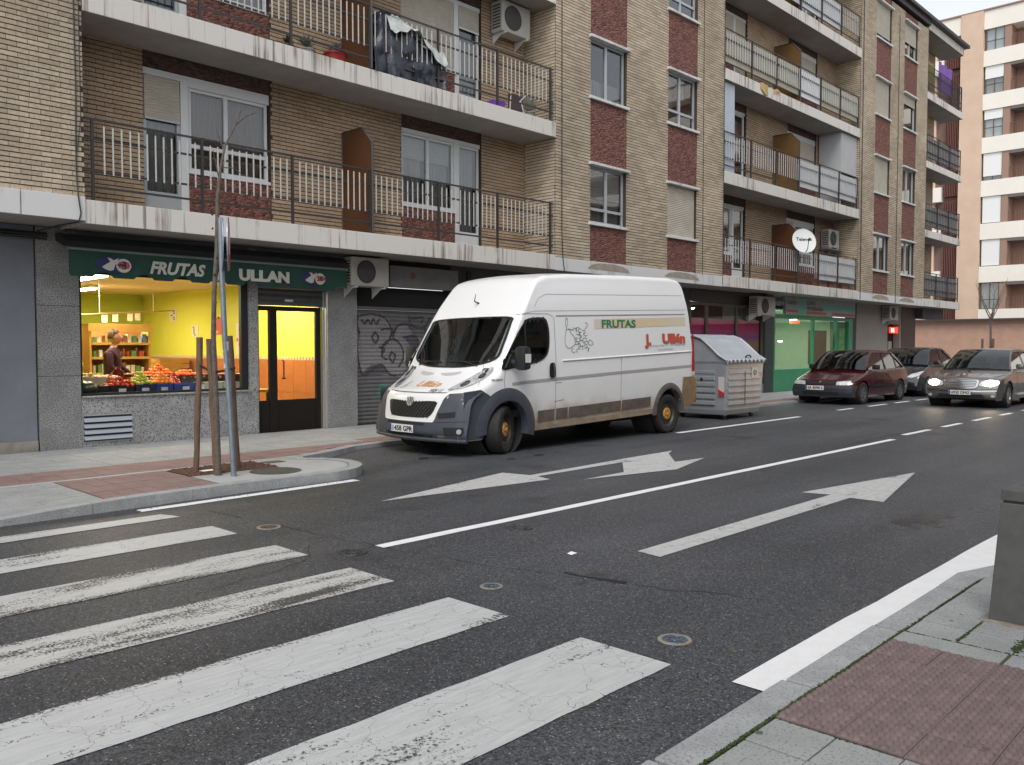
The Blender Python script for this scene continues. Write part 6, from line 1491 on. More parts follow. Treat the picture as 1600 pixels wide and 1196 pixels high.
# ============================================================ FRUIT SHOP INTERIOR
RX0, RX1, RY0, RY1, RZ1 = 4.3, 8.80, YR+.3, 20.8, 2.76
M_lime = mat('lime_wall', (.60,.58,.065), .8, var=.06, vscale=1); M_tilo = mat('orange_tile', (.46,.15,.04), .35, var=.15, vscale=3)
M_cei = mat('ceiling_cream', (.68,.58,.44), .8)
def inbox(name, m, *b, **k):
    mb = MB(); mb.box(*b); return mb.build(name, m, B, recalc=False, **k)
inbox('shop_floor', mat('shop_floor',(.25,.20,.15),.5), RX0, RX1, YR+.02, RY1, SW-.05, SW-.005)
inbox('shop_ceiling', M_cei, RX0, RX1, RY0-.08, RY1, RZ1, RZ1+.05)
inbox('shop_side_wall', M_lime, RX1, RX1+.1, RY0-.1, RY1, 1.31, RZ1)
inbox('shop_side_wall', mat('lime_green_wall', (.42,.50,.05), .8), RX0-.1, RX0, RY0-.1, RY1, SW, RZ1)
inbox('shop_back_wall', MATS['lime_green_wall'], RX0, RX1, RY1, RY1+.1, SW, RZ1)
# orange tiled dado in courses of tiles
mb = MB(); y = RY0-.1
while y < RY1-.3:
    for z in [SW+.305*k for k in range(4)]: mb.box(RX1-.012, RX1+.09, y+.003, y+.417, z, z+.30)
    y += .42
mb.build('dado_tile', M_tilo, B, kind='stuff', recalc=False)
inbox('dado_backing', mat('dado_grout',(.50,.42,.30),.8), RX1-.004, RX1+.1, RY0-.1, RY1, SW, 1.31)
mb = MB(); y = RY0-.1
while y < RY1-.1: mb.box(RX1-.016, RX1-.001, y, y+.05, 1.285, 1.335); y += .1
mb.build('dado_border', mat('border_cream',(.62,.50,.30),.5), B, kind='stuff', recalc=False)
# lights
M_tube = mat('lit_tube', (1,1,1), .5, emit=(1,.86,.62), estr=16)
def striplight(x, y, L, label, along='y', em=True):
    t = thing('strip_light', label, 'strip light', (x, y, RZ1-.09), group='ceiling strip lights in the fruit shop')
    mb = MB(); mb.box(x-.09, x+.09, y-L/2, y+L/2, RZ1-.06, RZ1-.001) if along == 'y' else mb.box(x-L/2, x+L/2, y-.09, y+.09, RZ1-.06, RZ1-.001); mb.build('housing', M_white, t)
    mb = MB()
    for d in (-.04, .04): mb.cyl((x+d, y-L/2+.03, RZ1-.08), (x+d, y+L/2-.03, RZ1-.08), .018, n=8) if along == 'y' else mb.cyl((x-L/2+.03, y+d, RZ1-.08), (x+L/2-.03, y+d, RZ1-.08), .018, n=8)
    mb.build('tube', M_tube, t)
striplight(5.55, 15.3, 1.5, 'bright strip light on the shop ceiling at the left of the display window')
striplight(8.2, 14.2, 1.2, 'added unseen strip light on the shop ceiling near the side wall, behind the awning')  # added fitting, out of view above the valance, to go with the extra area lamp
striplight(6.6, 18.6, 1.5, 'strip light deep inside the fruit shop ceiling')
for x, y, e in ((5.6,15.2,62),(8.1,14.3,60),(6.8,18.2,95)):  # the second area lamp is added brightening, paired with the hidden fitting
    l = bpy.data.lights.new('strip_light_glow', 'AREA'); l.shape = 'RECTANGLE'; l.size = .3; l.size_y = 1.5; l.energy = e; l.color = (1,.86,.62)
    o = bpy.data.objects.new('strip_light_glow', l); COL.objects.link(o); o.location = (x, y, RZ1-.12)
# hanging rail
hr = thing('hanging_rail', 'wire-hung wooden rail with small paper tags under the shop ceiling', 'rail', (5.9,16.5,2.1))
mb = MB(); mb.tube([(5.0,15.0,2.03),(8.1,17.6,2.28)], .015, 6); mb.build('rail', mat('pale_wood',(.42,.28,.12),.6), hr)
mb = MB(); mb.cyl((5.9,15.75,2.11),(5.9,15.75,RZ1),.004,n=5); mb.cyl((7.4,17.0,2.22),(7.4,17.0,RZ1),.004,n=5); mb.cyl((5.3,15.2,2.05),(5.3,15.2,RZ1),.004,n=5); mb.build('hanging_wire', M_white, hr)
for t in (.33,.42,.55,.62):
    p = (5.0+3.1*t, 15+2.6*t, 2.03+.25*t); mb = MB(); mb.box(p[0]-.05,p[0]+.05,p[1]-.002,p[1]+.002,p[2]-.16,p[2]-.02); mb.build('paper_tag', mat('tag_paper',(.75,.68,.50),.7), hr)
# shelf unit at the back
M_wood = mat('shelf_wood', (.50,.27,.06), .5, var=.15, vscale=4)
sh = thing('shelf_unit', 'wooden shelf unit full of jars and packets at the back of the fruit shop', 'shelves', (6.9,18.0,SW))
sx0, sx1, sy = 6.50, 7.72, 17.9
for x in (sx0, sx1-.04): mb = MB(); mb.box(x, x+.04, sy, sy+.4, SW, 1.98); mb.build('side_panel', M_wood, sh)
mb = MB(); mb.box(sx0+.04, sx1-.04, sy+.36, sy+.39, SW, 1.98); mb.build('back_panel', mat('shelf_wood_dark',(.30,.15,.04),.6), sh)
mb = MB(); mb.box(sx0-.03, sx1+.03, sy-.03, sy+.02, 1.83, 1.99); mb.build('top_board', M_wood, sh)
for z in (1.56, 1.27, .95, .6): mb = MB(); mb.box(sx0+.04, sx1-.04, sy-.02, sy+.36, z, z+.05); mb.build('shelf', M_wood, sh)
pk = [mat('packet_'+n, c, .5) for n, c in (('red',(.40,.06,.04)),('cream',(.55,.48,.33)),('blue',(.08,.14,.28)),('brown',(.20,.10,.04)),('green',(.10,.22,.06)),('white',(.6,.6,.56)))]
for z in (1.61, 1.32, 1.0):
    x = sx0+.08
    while x < sx1-.12:
        w = random.uniform(.05,.10); h_ = random.uniform(.10,.20); mb = MB()
        if random.random() < .45: mb.lathe([(w*.4,0),(w*.42,h_*.8),(w*.3,h_*.9),(.001,h_*.9)], 8, (x+w/2, sy+.08, z))
        else: mb.box(x, x+w, sy+.03, sy+.13, z, z+h_)
        single(mb, 'packet', random.choice(pk), 'jar or packet standing on the shop shelves', 'packet', (x+w/2, sy+.08, z), 'jars and packets on the shop shelves', smooth=False); x += w+random.uniform(.005,.03)
cb = MB(); cb.box(5.05,6.35,18.4,18.9,SW,1.95); cbt = thing('tall_cabinet','tall yellowish cabinet left of the shelf unit in the fruit shop','cabinet',(5.7,18.6,SW)); cb.build('carcass', mat('cabinet_yellow',(.42,.30,.09),.5), cbt, bevel=.01)
for x in (5.08,5.72): mb = MB(); mb.box(x,x+.6,18.38,18.399,SW+.05,1.9); mb.build('door', M_wood, cbt, bevel=.004)
bxs = thing('wooden_crate', 'plain wooden box beside the shelves against the orange tiled wall', 'crate', (8.35,18.6,.9))
mb = MB(); mb.box(8.05,8.70,18.2,19.0,.9,.92); mb.build('base', M_wood, bxs)
for q in ((8.05,8.70,18.2,18.22),(8.05,8.70,18.98,19.0),(8.05,8.07,18.22,18.98),(8.68,8.70,18.22,18.98)):
    for z in (.93,1.05,1.17): mb = MB(); mb.box(*q,z,z+.10); mb.build('slat', M_wood, bxs)
tb = thing('display_table', 'long display table carrying the fruit crates behind the shop window', 'table', (6.1,14.2,SW))
mb = MB(); mb.box(4.75,7.9,YR+.18,YR+1.5,.74,.785); mb.build('tabletop', M_wood, tb)
for x in (4.85,7.8):
    for y in (YR+.25,YR+1.4): mb = MB(); mb.box(x-.03,x+.03,y-.03,y+.03,SW,.74); mb.build('leg', M_black, tb)
mb = MB(); mb.box(7.3,8.75,17.6,20.2,SW,.90); single(mb,'shop_counter',M_wood,'low counter along the orange tiled wall at the back of the shop','counter',(8,19,SW))
# posters
def poster(y0, y1, z0, z1, label, m, m2):
    t = thing('wall_poster', label, 'poster', (RX1-.006,(y0+y1)/2,z0))
    mb = MB(); mb.box(RX1-.008,RX1-.001,y0,y1,z0,z1); mb.build('sheet', m, t, recalc=False)
    mb = MB()
    for k in range(5): a = y0+(y1-y0)*random.uniform(.15,.7); c = z0+(z1-z0)*(.1+.16*k); mb.box(RX1-.0105,RX1-.009,a,a+(y1-y0)*.25,c,c+(z1-z0)*.11)
    mb.build('print', m2, t, kind='stuff', recalc=False)
Mpp = mat('poster_paper',(.62,.58,.42),.6); Mpk = mat('poster_dark',(.14,.12,.10),.6); Mpr = mat('poster_red',(.55,.10,.05),.5)
poster(19.0,19.35,2.10,2.39,'small grey notice high on the lime green shop wall',Mpp,Mpk)
poster(17.95,18.25,1.74,2.0,'small photo poster on the lime wall above the left tree stake',Mpp,Mpk)
poster(16.9,17.3,1.78,2.14,'red and white poster on the lime wall between the trunk and the sign pole',Mpr,Mpp)
poster(16.0,16.3,1.36,2.0,'tall poster of fruit pictures near the right end of the display window',Mpp,Mpr)
# crates and fruit
def fruit_mesh(name, r, m, stem=False):
    mb = MB(); mb.sph((0,0,0), r, 12, 8, sc=(1,1,.92)); return mb.mesh(name, m, smooth=True)
F_or = fruit_mesh('orange', .038, mat('orange_skin',(.80,.24,.02),.45,bump=.2,bscale=200,dist=.001)); F_man = fruit_mesh('mandarin', .033, mat('mandarin_skin',(.85,.20,.02),.45))
F_tom = fruit_mesh('tomato', .035, mat('tomato_skin',(.55,.05,.02),.25)); F_pear = fruit_mesh('pear', .036, mat('pear_skin',(.48,.50,.08),.4)); F_app = fruit_mesh('apple', .037, mat('apple_skin',(.55,.22,.10),.35)); F_melon = fruit_mesh('melon', .085, mat('melon_skin',(.55,.50,.22),.5)); F_ws = fruit_mesh('watermelon', .12, mat('dark_melon_skin',(.015,.03,.015),.4)); F_pot = fruit_mesh('onion', .035, mat('onion_skin',(.52,.40,.22),.5))
def crate(x0, x1, y0, y1, z, m, label, h_=.15, tagc=True):
    t = thing('fruit_crate', label, 'crate', ((x0+x1)/2,(y0+y1)/2,z))
    w = .012; mb = MB(); mb.box(x0,x1,y0,y1,z,z+.01); mb.build('base', m, t)
    for q in ((x0,x1,y0,y0+w),(x0,x1,y1-w,y1),(x0,x0+w,y0+w,y1-w),(x1-w,x1,y0+w,y1-w)): mb = MB(); mb.box(*q,z+.01,z+h_); mb.box(q[0],q[1],q[2]-.004,q[3]+.002,z+h_-.02,z+h_+.001); mb.build('side_panel', m, t)
    if tagc: mb = MB(); xm = x0+(x1-x0)*.5; mb.box(xm-.06,xm+.05,y0-.008,y0-.005,z+.035,z+.10); mb.build('price_card', mat('price_card',(.55,.62,.70),.5), t)
    return t
def heap(me, n, x0, x1, y0, y1, z, peak, name, label, group):
    cx_, cy_ = (x0+x1)/2, (y0+y1)/2; r = .036; k = 0; lay = 0
    while k < n:
        s = max(.15, 1-lay*.22); xs_ = np.arange(x0+r+(1-s)*(x1-x0)/2, x1-r*.5-(1-s)*(x1-x0)/2, r*1.95); ys_ = np.arange(y0+r+(1-s)*(y1-y0)/2, y1-r*.5-(1-s)*(y1-y0)/2, r*1.95)
        for a in xs_:
            for b in ys_:
                if k >= n: return
                o = newobj(name, me, None, (a+random.uniform(-.014,.014), b+random.uniform(-.014,.014), z+r+lay*r*1.25+random.uniform(-.010,.010))); o.rotation_euler = (random.uniform(-.3,.3), random.uniform(-.3,.3), random.random()*6); tag(o, label, name.replace('_',' '), group); k += 1
        lay += 1
        if lay > 5: return
M_cblk = mat('crate_black',(.012,.012,.014),.4); M_cblu = mat('crate_blue',(.015,.05,.26),.4); M_cnav = mat('crate_navy',(.012,.02,.09),.4); M_cwht = mat('crate_white',(.50,.52,.50),.5)
Y0, Y1 = YR+.2, YR+.58
crate(4.72,5.10,Y0,Y1,.785,M_cblk,'black crate of dark melons at the left end of the display window',tagc=False)
crate(5.12,5.48,Y0,Y1,.785,M_cblk,'black crate heaped with red tomatoes, front row')
crate(5.50,5.80,Y0,Y1,.785,M_cnav,'navy blue crate of green pears, front row')
crate(5.82,6.08,Y0,Y1,.785,M_cblu,'blue crate of oranges next to the pears, front row')
crate(6.10,6.50,Y0,Y1,.785,M_cblu,'bright blue crate to the right of the orange crates, front row')
crate(6.60,6.92,Y0,Y1,.785,M_cwht,'white box of vegetables behind the tree stakes',tagc=False)
crate(6.95,7.22,Y0,Y1,.785,M_cwht,'white box at the right end of the display window',tagc=False)
heap(F_tom,46,5.13,5.47,Y0,Y1,.90,0,'tomato','red tomato in the heap above the black front crate','tomatoes in the black crate')
heap(F_pear,60,5.50,5.80,Y0,Y1,.93,0,'pear','green pear in the heap above the navy front crate','pears in the navy crate')
heap(F_or,50,5.82,6.10,Y0,Y1,.92,0,'orange','orange in the front heap above the blue crate','oranges in the front blue crate')
heap(F_tom,20,6.12,6.30,Y0+.1,Y1,.90,0,'tomato','red tomato in the small heap right of the front oranges','tomatoes right of the oranges')
heap(F_ws,6,4.74,5.10,Y0,Y1,.86,0,'watermelon','dark round melon at the left end of the window','dark melons at the window left')
for xx, zz in ((4.80,1.13),(4.95,1.15)): pass
Z2 = .90
rb = thing('display_step', 'raised wooden step carrying the second row of fruit crates', 'display step', (6.2,14.1,.79)); mb = MB(); mb.box(4.78,7.85,YR+.68,YR+1.48,.79,Z2-.002); mb.build('step_board', M_wood, rb)
Y2, Y3 = YR+.75, YR+1.25
crate(4.95,5.55,Y2,Y3,Z2,M_cwht,'second-row crate of pale onions left of the shopkeeper',tagc=False)
crate(5.95,6.45,Y2,Y3,Z2,M_cblk,'second-row crate of mandarins with the highest orange heap',tagc=False)
crate(6.48,6.95,Y2,Y3,Z2,M_cblk,'second-row crate of mandarins right of the highest heap',tagc=False)
crate(7.0,7.75,Y2,Y3,Z2,M_cblk,'second-row crate of reddish apples behind the tree stakes',tagc=False)
heap(F_pot,60,4.95,5.55,Y2,Y3,Z2+.10,0,'onion','pale onion in the second-row crate left of the shopkeeper','onions in the second row')
heap(F_man,95,5.96,6.44,Y2,Y3,Z2+.10,0,'mandarin','mandarin in the highest orange heap of the second row','mandarins in the highest heap')
heap(F_man,72,6.49,6.94,Y2,Y3,Z2+.08,0,'mandarin','mandarin in the lower heap right of the highest one','mandarins in the lower heap')
heap(F_app,60,7.0,7.7,Y2,Y3,Z2+.08,0,'apple','reddish apple in the second-row crate behind the stakes','apples in the second row')
tag(newobj('melon', F_melon, None, (4.92,YR+.95,1.24)), 'pale yellow melon on top of the onions at the far left', 'melon')
mb = MB(); mb.grid(lambda u, v: (5.22+.30*u, YR+.52+.16*v, 1.0+.20*math.sin(math.pi*min(1,u*1.1))*(1-.5*v)+.02*math.sin(u*30+v*9)), 16, 8)
single(mb,'net_bag',mat('red_net',(.55,.04,.06),.5,col2=(.25,.12,.10),vscale=60),'red net bag lying over the tomatoes in front of the shopkeeper','net bag',(5.37,YR+.6,.99),smooth=True)
# ------------------------------------------------------------ SHOPKEEPER
pr = thing('person', 'shopkeeper with short brown hair and plum jumper standing behind the fruit', 'person', (5.80,14.98,SW))
M_skin = mat('skin',(.42,.22,.14),.5); M_jump = mat('plum_jumper',(.045,.010,.028),.85,var=.3,vscale=20); M_hair = mat('brown_hair',(.085,.04,.017),.7,var=.4,vscale=50); M_trou = mat('dark_trousers',(.02,.02,.025),.8)
def skin(name, V, E_, m, parent, root=0, sub=2):
    me = bpy.data.meshes.new(name); me.from_pydata([v[:3] for v in V], E_, []); o = newobj(name, me, parent)
    mo = o.modifiers.new('s','SKIN'); sv = me.skin_vertices[0].data
    for i, v in enumerate(V): sv[i].radius = (v[3], v[4] if len(v) > 4 else v[3]); sv[i].use_root = (i == root)
    ms_ = o.modifiers.new('d','SUBSURF'); ms_.levels = sub; ms_.render_levels = sub
    dg = bpy.context.evaluated_depsgraph_get(); nm = bpy.data.meshes.new_from_object(o.evaluated_get(dg)); o.modifiers.clear(); o.data = nm; nm.materials.clear(); nm.materials.append(m); nm.polygons.foreach_set('use_smooth', [True]*len(nm.polygons)); return o
# local: x right, y away, faces +x and slightly to the camera
V = [(0,0,.90,.15,.12),(0,0,1.08,.15,.12),(.01,0,1.25,.17,.13),(.015,0,1.38,.13,.10),(.03,0,1.46,.055,.055),(.05,0,1.53,.055,.055),
     (.015,-.17,1.37,.065,.065),(.05,-.23,1.12,.052,.052),(.24,-.16,1.02,.042,.042),(.015,.17,1.37,.065,.065),(.06,.22,1.12,.052,.052),(.25,.10,1.02,.042,.042),
     (0,-.09,.80,.10,.10),(0,-.09,.45,.07,.07),(-.01,-.09,.08,.045,.045),(.12,-.10,.035,.04,.03),(0,.09,.80,.10,.10),(0,.09,.45,.07,.07),(-.01,.09,.08,.045,.045),(.12,.10,.035,.04,.03)]
E_ = [(0,1),(1,2),(2,3),(3,4),(4,5),(3,6),(6,7),(7,8),(3,9),(9,10),(10,11),(0,12),(12,13),(13,14),(14,15),(0,16),(16,17),(17,18),(18,19)]
bd = skin('body', V, E_, M_jump, pr); bd.data.materials.append(M_trou); bd.data.materials.append(M_skin)
for p in bd.data.polygons:
    if p.center.z < .88: p.material_index = 1
    elif p.center.z > 1.455: p.material_index = 2
hdm = MB()
def headf(u, v):
    a = 2*math.pi*u; b = math.pi*v; x = .095*math.sin(b)*math.cos(a); y = .075*math.sin(b)*math.sin(a); z = .125*math.cos(b)
    if z < 0: x *= 1+z*.9; y *= 1+z*2.2
    if x > 0: x += .026*math.exp(-((y/.018)**2))*math.exp(-(((z+.01)/.028)**2))-.008*math.exp(-(((abs(y)-.03)/.016)**2))*math.exp(-(((z-.02)/.014)**2))+.008*math.exp(-((y/.03)**2))*math.exp(-(((z+.055)/.009)**2))+.012*math.exp(-((y/.03)**2))*math.exp(-(((z+.095)/.02)**2))
    return (.06+x, y, 1.625+z)
hdm.grid(headf, 40, 30); hdo = hdm.build('head', M_skin, pr, local=True, smooth=True, weld=True)
for sg in (-1,1):
    mb = MB(); mb.sph((.142,sg*.030,1.647),.011,8,6,sc=(.5,1,.7)); mb.build('eye', mat('eye_dark',(.03,.02,.02),.2), hdo, local=True)
    mb = MB(); mb.sph((.055,sg*.078,1.62),.03,8,6,sc=(.6,.25,1)); mb.build('ear', M_skin, hdo, local=True, smooth=True)
mb = MB(); mb.box(.140,.149,-.022,.022,1.566,1.573); mb.build('mouth', mat('lip',(.30,.09,.07),.5), hdo, local=True, bevel=.003)
mb = MB(); mb.grid(lambda u, v: (lambda a, b: (.045+.105*math.sin(b)*math.cos(a)-.006, .092*math.sin(b)*math.sin(a), 1.645+.125*math.cos(b)+.004*math.sin(a*19)))(2*math.pi*u, math.pi*(.62 if .22 < u < .78 else .36)*v), 40, 14); mb.build('hair', M_hair, pr, local=True, smooth=True)
for sg, hx, hy in ((-1,.27,-.15),(1,.28,.09)):
    mb = MB(); mb.sph((hx+.03,hy,1.01),.035,8,6,sc=(1.2,.9,.5))
    for k in range(4): mb.tube([(hx+.05,hy-.027+.018*k,1.01),(hx+.085,hy-.03+.019*k,1.005),(hx+.105-.006*abs(k-1.5),hy-.03+.019*k,.985)], [.010,.009,.007], 6)
    mb.tube([(hx+.01,hy-sg*-.03,1.01),(hx+.04,hy+sg*.055,1.0)], [.011,.008], 6); mb.build('hand', M_skin, pr, local=True, smooth=True)
pr.rotation_euler = (0,0,R(-38))
# ============================================================ AWNING
M_awn = mat('green_awning',(.012,.055,.038),.8,var=.25,vscale=3); M_wlet = mat('white_lettering',(.50,.50,.44),.6)
aw = thing('shop_awning', 'dark green scalloped awning lettered FRUTAS J. ULLAN over the lit fruit shop', 'awning', (6.6, 12.95, 2.9))
AX0, AX1, AY = 4.38, 9.02, 12.75
mb = MB(); mb.prism([(AY+.02,2.92),(YR-.01,3.02),(YR-.01,3.13),(AY+.12,3.10),(AY+.02,3.0)], 'x', AX0-.06, AX1+.04); mb.build('cassette', mat('awning_case',(.015,.022,.022),.4), aw)
mb = MB(); mb.box(AX0-.02, AX1+.02, AY-.03, AY+.03, 2.875, 2.905); mb.build('front_bar', mat('awning_bar',(.17,.21,.20),.4,.3), aw)
def val(u, v):
    x = AX0+(AX1-AX0)*u; ph = ((x-AX0-.17)/.58) % 1.0
    bot = 2.51+.075*max(0, math.cos((ph-.5)*2*math.pi))**.75
    return (x, AY-.01+.012*math.sin(x*9)+.008*math.sin(x*23+v*3)*(1-v), bot+(2.878-bot)*v)
mb = MB(); mb.grid(val, 320, 6); mb.build('valance', M_awn, aw, smooth=True)
va = lambda o: (lambda u, v: (u, AY-.035-o, v))
vy = lambda x, z, o=.004: (x, AY-.01+.012*math.sin(x*9)-.010-o, z)
textmb('FRUTAS', .245, lambda u, v: vy(5.49+u, 2.615+v), bold=.010, shear=.28, width=.88).build('lettering', M_wlet, aw, recalc=False)
textmb('J.', .245, lambda u, v: vy(6.56+u, 2.615+v), bold=.010, shear=.28, width=.15).build('lettering', M_wlet, aw, recalc=False)
textmb('ULLAN', .235, lambda u, v: vy(6.93+u, 2.60+v), bold=.014, width=.93).build('lettering', M_wlet, aw, recalc=False)
for cx_, s in ((4.99,1),(8.33,1)):
    mb = MB(); patch(mb, [(cx_+.27*math.cos(a), 2.70+.115*math.sin(a)) for a in np.linspace(0,6.0,24)], vy, 1); lg = mb.build('logo_oval', mat('logo_navy',(.02,.022,.09),.6), aw, recalc=False)
    mb = MB(); patch(mb, [(cx_+.13+.105*math.cos(a), 2.695+.10*math.sin(a)) for a in np.linspace(0,6.0,24)], lambda x, z: vy(x, z, .007), 1); mb.build('logo_disc', M_wlet, lg, recalc=False)
    mb = MB(); P = [(-.20,2.66),(-.15,2.63),(-.08,2.61),(-.03,2.63),(-.01,2.70),(.03,2.745),(.04,2.80),(-.03,2.765),(-.07,2.79),(-.12,2.80),(-.08,2.74),(-.13,2.71)]
    mb.add([vy(cx_+.02+x, z, .006) for x, z in P], [tuple(range(len(P)))]); mb.build('logo_shape', M_wlet, lg, recalc=False)
    textmb('21', .12, lambda u, v: vy(cx_+.055+u, 2.66+v, .010), bold=.006, width=.15).build('logo_number', mat('logo_red',(.50,.06,.02),.6), lg, recalc=False)
for x in (4.6, 6.7, 8.8):
    mb = MB(); mb.tube([(x,YR,3.06),(x,YR-.12,3.0),(x,AY+.02,2.90)], .015, 5); mb.build('arm', MATS['awning_bar'], aw)
# ============================================================ AIR CONDITIONERS
def aircon(x0, x1, y0, y1, z0, z1, label, br=True, side='L'):
    t = thing('air_conditioner', label, 'air conditioner', ((x0+x1)/2, (y0+y1)/2, z0), group=None)
    Mc = mat('aircon_casing',(.42,.40,.36),.5,var=.12,vscale=4)
    mb = MB(); mb.box(x0,x1,y0,y1,z0,z1); mb.build('casing', Mc, t, bevel=.015)
    w = x1-x0; h_ = z1-z0; cx_ = x0+w*.38; r = h_*.40
    mb = MB(); mb.lathe([(r,0),(r,-.008),(r*.93,-.008),(r*.93,0),(.001,0)], 28, (cx_, y0-.002, (z0+z1)/2), 'y'); fn = mb.build('fan_grille', mat('fan_dark',(.05,.048,.045),.6), t, smooth=False)
    mb = MB()
    for k in range(1, 6): rr = r*.9*k/6; mb.tube([(cx_+rr*math.cos(a), y0-.014, (z0+z1)/2+rr*math.sin(a)) for a in np.linspace(0,2*math.pi,21)], .003, 4, caps=False)
    mb.build('grille_wires', mat('fan_wire',(.16,.15,.14),.5), fn, kind='stuff')
    mb = MB()
    for k in range(8): z = z0+h_*(.12+.1*k); mb.box(x0-.004,x0,y0+.05,y1-.04,z,z+h_*.055)
    mb.build('side_louvre', MATS['fan_dark'], t)
    if br:
        for x in (x0+.08, x1-.12):
            mb = MB(); mb.box(x,x+.03,y0-.02,y1+.05,z0-.035,z0-.003); mb.prism([(y1+.05,z0-.2),(y1+.05,z0-.03),(y0+.1,z0-.03)],'x',x+.01,x+.02); mb.build('bracket', M_white, t)
    return t
aircon(9.12,9.95,12.72,13.05,2.62,3.14,'weathered air conditioner under the balcony between awning and grey sign board')
aircon(24.15,25.25,12.75,13.07,2.50,3.07,'beige air conditioner between the dark shop and the green shop sign')
aircon(34.9,35.75,12.75,13.07,2.60,3.14,'air conditioner under the far end of the building above the beige wall')
aircon(12.95,13.82,12.72,13.04,8.12,8.76,'air conditioner under the third balcony slab in the left recess')
aircon(29.15,29.95,12.75,13.05,4.98,5.60,'air conditioner on the far first-floor balcony wall right of the satellite dish')
mb = MB(); mb.box(29.0,30.2,12.72,13.09,4.90,4.93); single(mb,'wall_shelf',M_plain,'small wall shelf under the first-floor balcony air conditioner','shelf',(29.5,13,4.9))
# ============================================================ SATELLITE DISH
dh = thing('satellite_dish', 'round white satellite dish lettered Televes on the middle first-floor balcony', 'satellite dish', (25.55,12.1,4.6))
dc = Vector((25.45,11.95,4.77)); dn = Vector((-.62,-.72,.30)).normalized(); da = dn.cross(Vector((0,0,1))).normalized(); db = da.cross(dn).normalized(); da = -da if da.x < 0 else da
def dp(u, v, o=0): return tuple(dc+da*u+db*v+dn*(.35*(u*u+v*v)+o))
mb = MB(); rD = .40; mb.grid(lambda u, v: dp(rD*v*math.cos(2*math.pi*u)*.93, rD*v*math.sin(2*math.pi*u)), 36, 8); mb.tube([dp(rD*.93*math.cos(a), rD*math.sin(a)) for a in np.linspace(0,2*math.pi,37)], .008, 5, caps=False); mb.build('reflector', mat('dish_white',(.66,.67,.65),.5), dh, smooth=True)
tt = textmb('Televes', .15, lambda u, v: dp((u-.24), v+.02, .006), bold=.004, width=.5); tt.build('lettering', M_black, dh, recalc=False)
mb = MB(); mb.tube([dp(0,-.38), dp(.0,-.34,.16), dp(0,-.12,.34)], .012, 6); mb.tube([dp(0,-.12,.32), dp(0,-.10,.42)], [.03,.035], 10); mb.build('feed_arm', M_black, dh)
mb = MB(); mb.tube([dp(0,0,-.02), dp(0,0,-.12), (25.62,12.2,4.6), (25.62,12.2,4.3)], .02, 6); mb.build('mount', M_rail, dh)
# ============================================================ BALCONY THINGS
M_tarp = mat('blue_black_tarp',(.034,.041,.060),.35,var=.5,vscale=5,bump=.4,bscale=14,dist=.03); M_clo = mat('pale_cloth',(.50,.53,.51),.8,var=.3,vscale=6)
tp = thing('covered_pile', 'pile under a crumpled dark tarpaulin and pale cloth on the second-floor balcony', 'covered pile', (10.0,12.6,6.33))
from mathutils import noise as MN
def tarpf(u, v):
    x = 9.26+1.68*u; t = v*math.pi; y = 12.58-.38*math.cos(t); top = 7.36-.42*u**1.6+.12*math.sin(u*7)-.5*max(0,.12-u)/.12
    z = 6.34+(top-6.34)*min(1, math.sin(t)*1.9)
    d = MN.fractal(Vector((x*3.1, y*3.1, z*2.4)), 1, 2, 4); f_ = .022*math.sin(x*15+4*math.sin(x*4)+z*2)
    return (x+.08*d, y+.10*d+f_-.0, z+.07*d)
mb = MB(); mb.grid(tarpf, 90, 60); mb.build('tarpaulin', M_tarp, tp, smooth=True)
def clof(u, v):
    x = 9.55+1.35*u; t = .22+v*.9; y = 12.56-.42*math.cos(t*1.5); top = 7.46-.36*(x-9.28)/1.6+.05*math.sin(u*5); z = top-.42*(1-min(1,v*2.2))*(.55+.30*math.sin(u*8+1)+.25*MN.noise(Vector((u*9,3,1))))
    d = MN.fractal(Vector((x*5, y*4, z*3)), 1, 2, 5); return (x+.05*d, y+.05*d-.04, z+.10*d*v+.03*d+.02)
mb = MB(); mb.grid(clof, 50, 30); mb.build('cloth', M_clo, tp, smooth=True)
def pot(x, y, z, r, h_, m, label, leaf=None, lr=.25, n=60, lm=None):
    t = thing('potted_plant', label, 'potted plant', (x,y,z)); mb = MB(); mb.lathe([(r*.7,0),(r,h_),(r*1.06,h_),(r*1.06,h_*.85)], 18, (x,y,z)); mb.lathe([(.001,h_*.8),(r*.95,h_*.8)], 18, (x,y,z), m=1); mb.build('pot', [m, M_soil], t, smooth=True)
    mb = MB()
    for k in range(n):
        a = random.random()*6.28; e = random.uniform(.1,1.4); q = lr*random.uniform(.4,1); p0 = Vector((x,y,z+h_)); p1 = p0+Vector((math.cos(a)*math.cos(e), math.sin(a)*math.cos(e), math.sin(e)))*q; s = .03
        w = Vector((-math.sin(a), math.cos(a), 0))*s*.5; md = (p0+p1)/2+Vector((0,0,.03)); mb.add([p0, md-w, p1, md+w], [(0,1,2,3)])
    mb.build('leaves', lm or mat('plant_leaf',(.06,.10,.045),.6,var=.4,vscale=20), t, kind='stuff', recalc=False); return t
pot(8.62,12.45,6.33,.19,.18,mat('red_pot',(.35,.03,.03),.4),'grey-green plant in a red pot on the second-floor balcony',lm=mat('grey_leaf',(.14,.19,.15),.7))
pot(8.1,12.5,6.33,.12,.14,mat('pale_pot',(.35,.33,.30),.6),'low silvery plant left of the red pot on the balcony',lm=MATS['grey_leaf'],lr=.3)
pot(7.72,12.5,6.33,.10,.12,mat('brown_pot',(.15,.07,.04),.7),'small leafy plant at the left of the balcony plants',lr=.2)
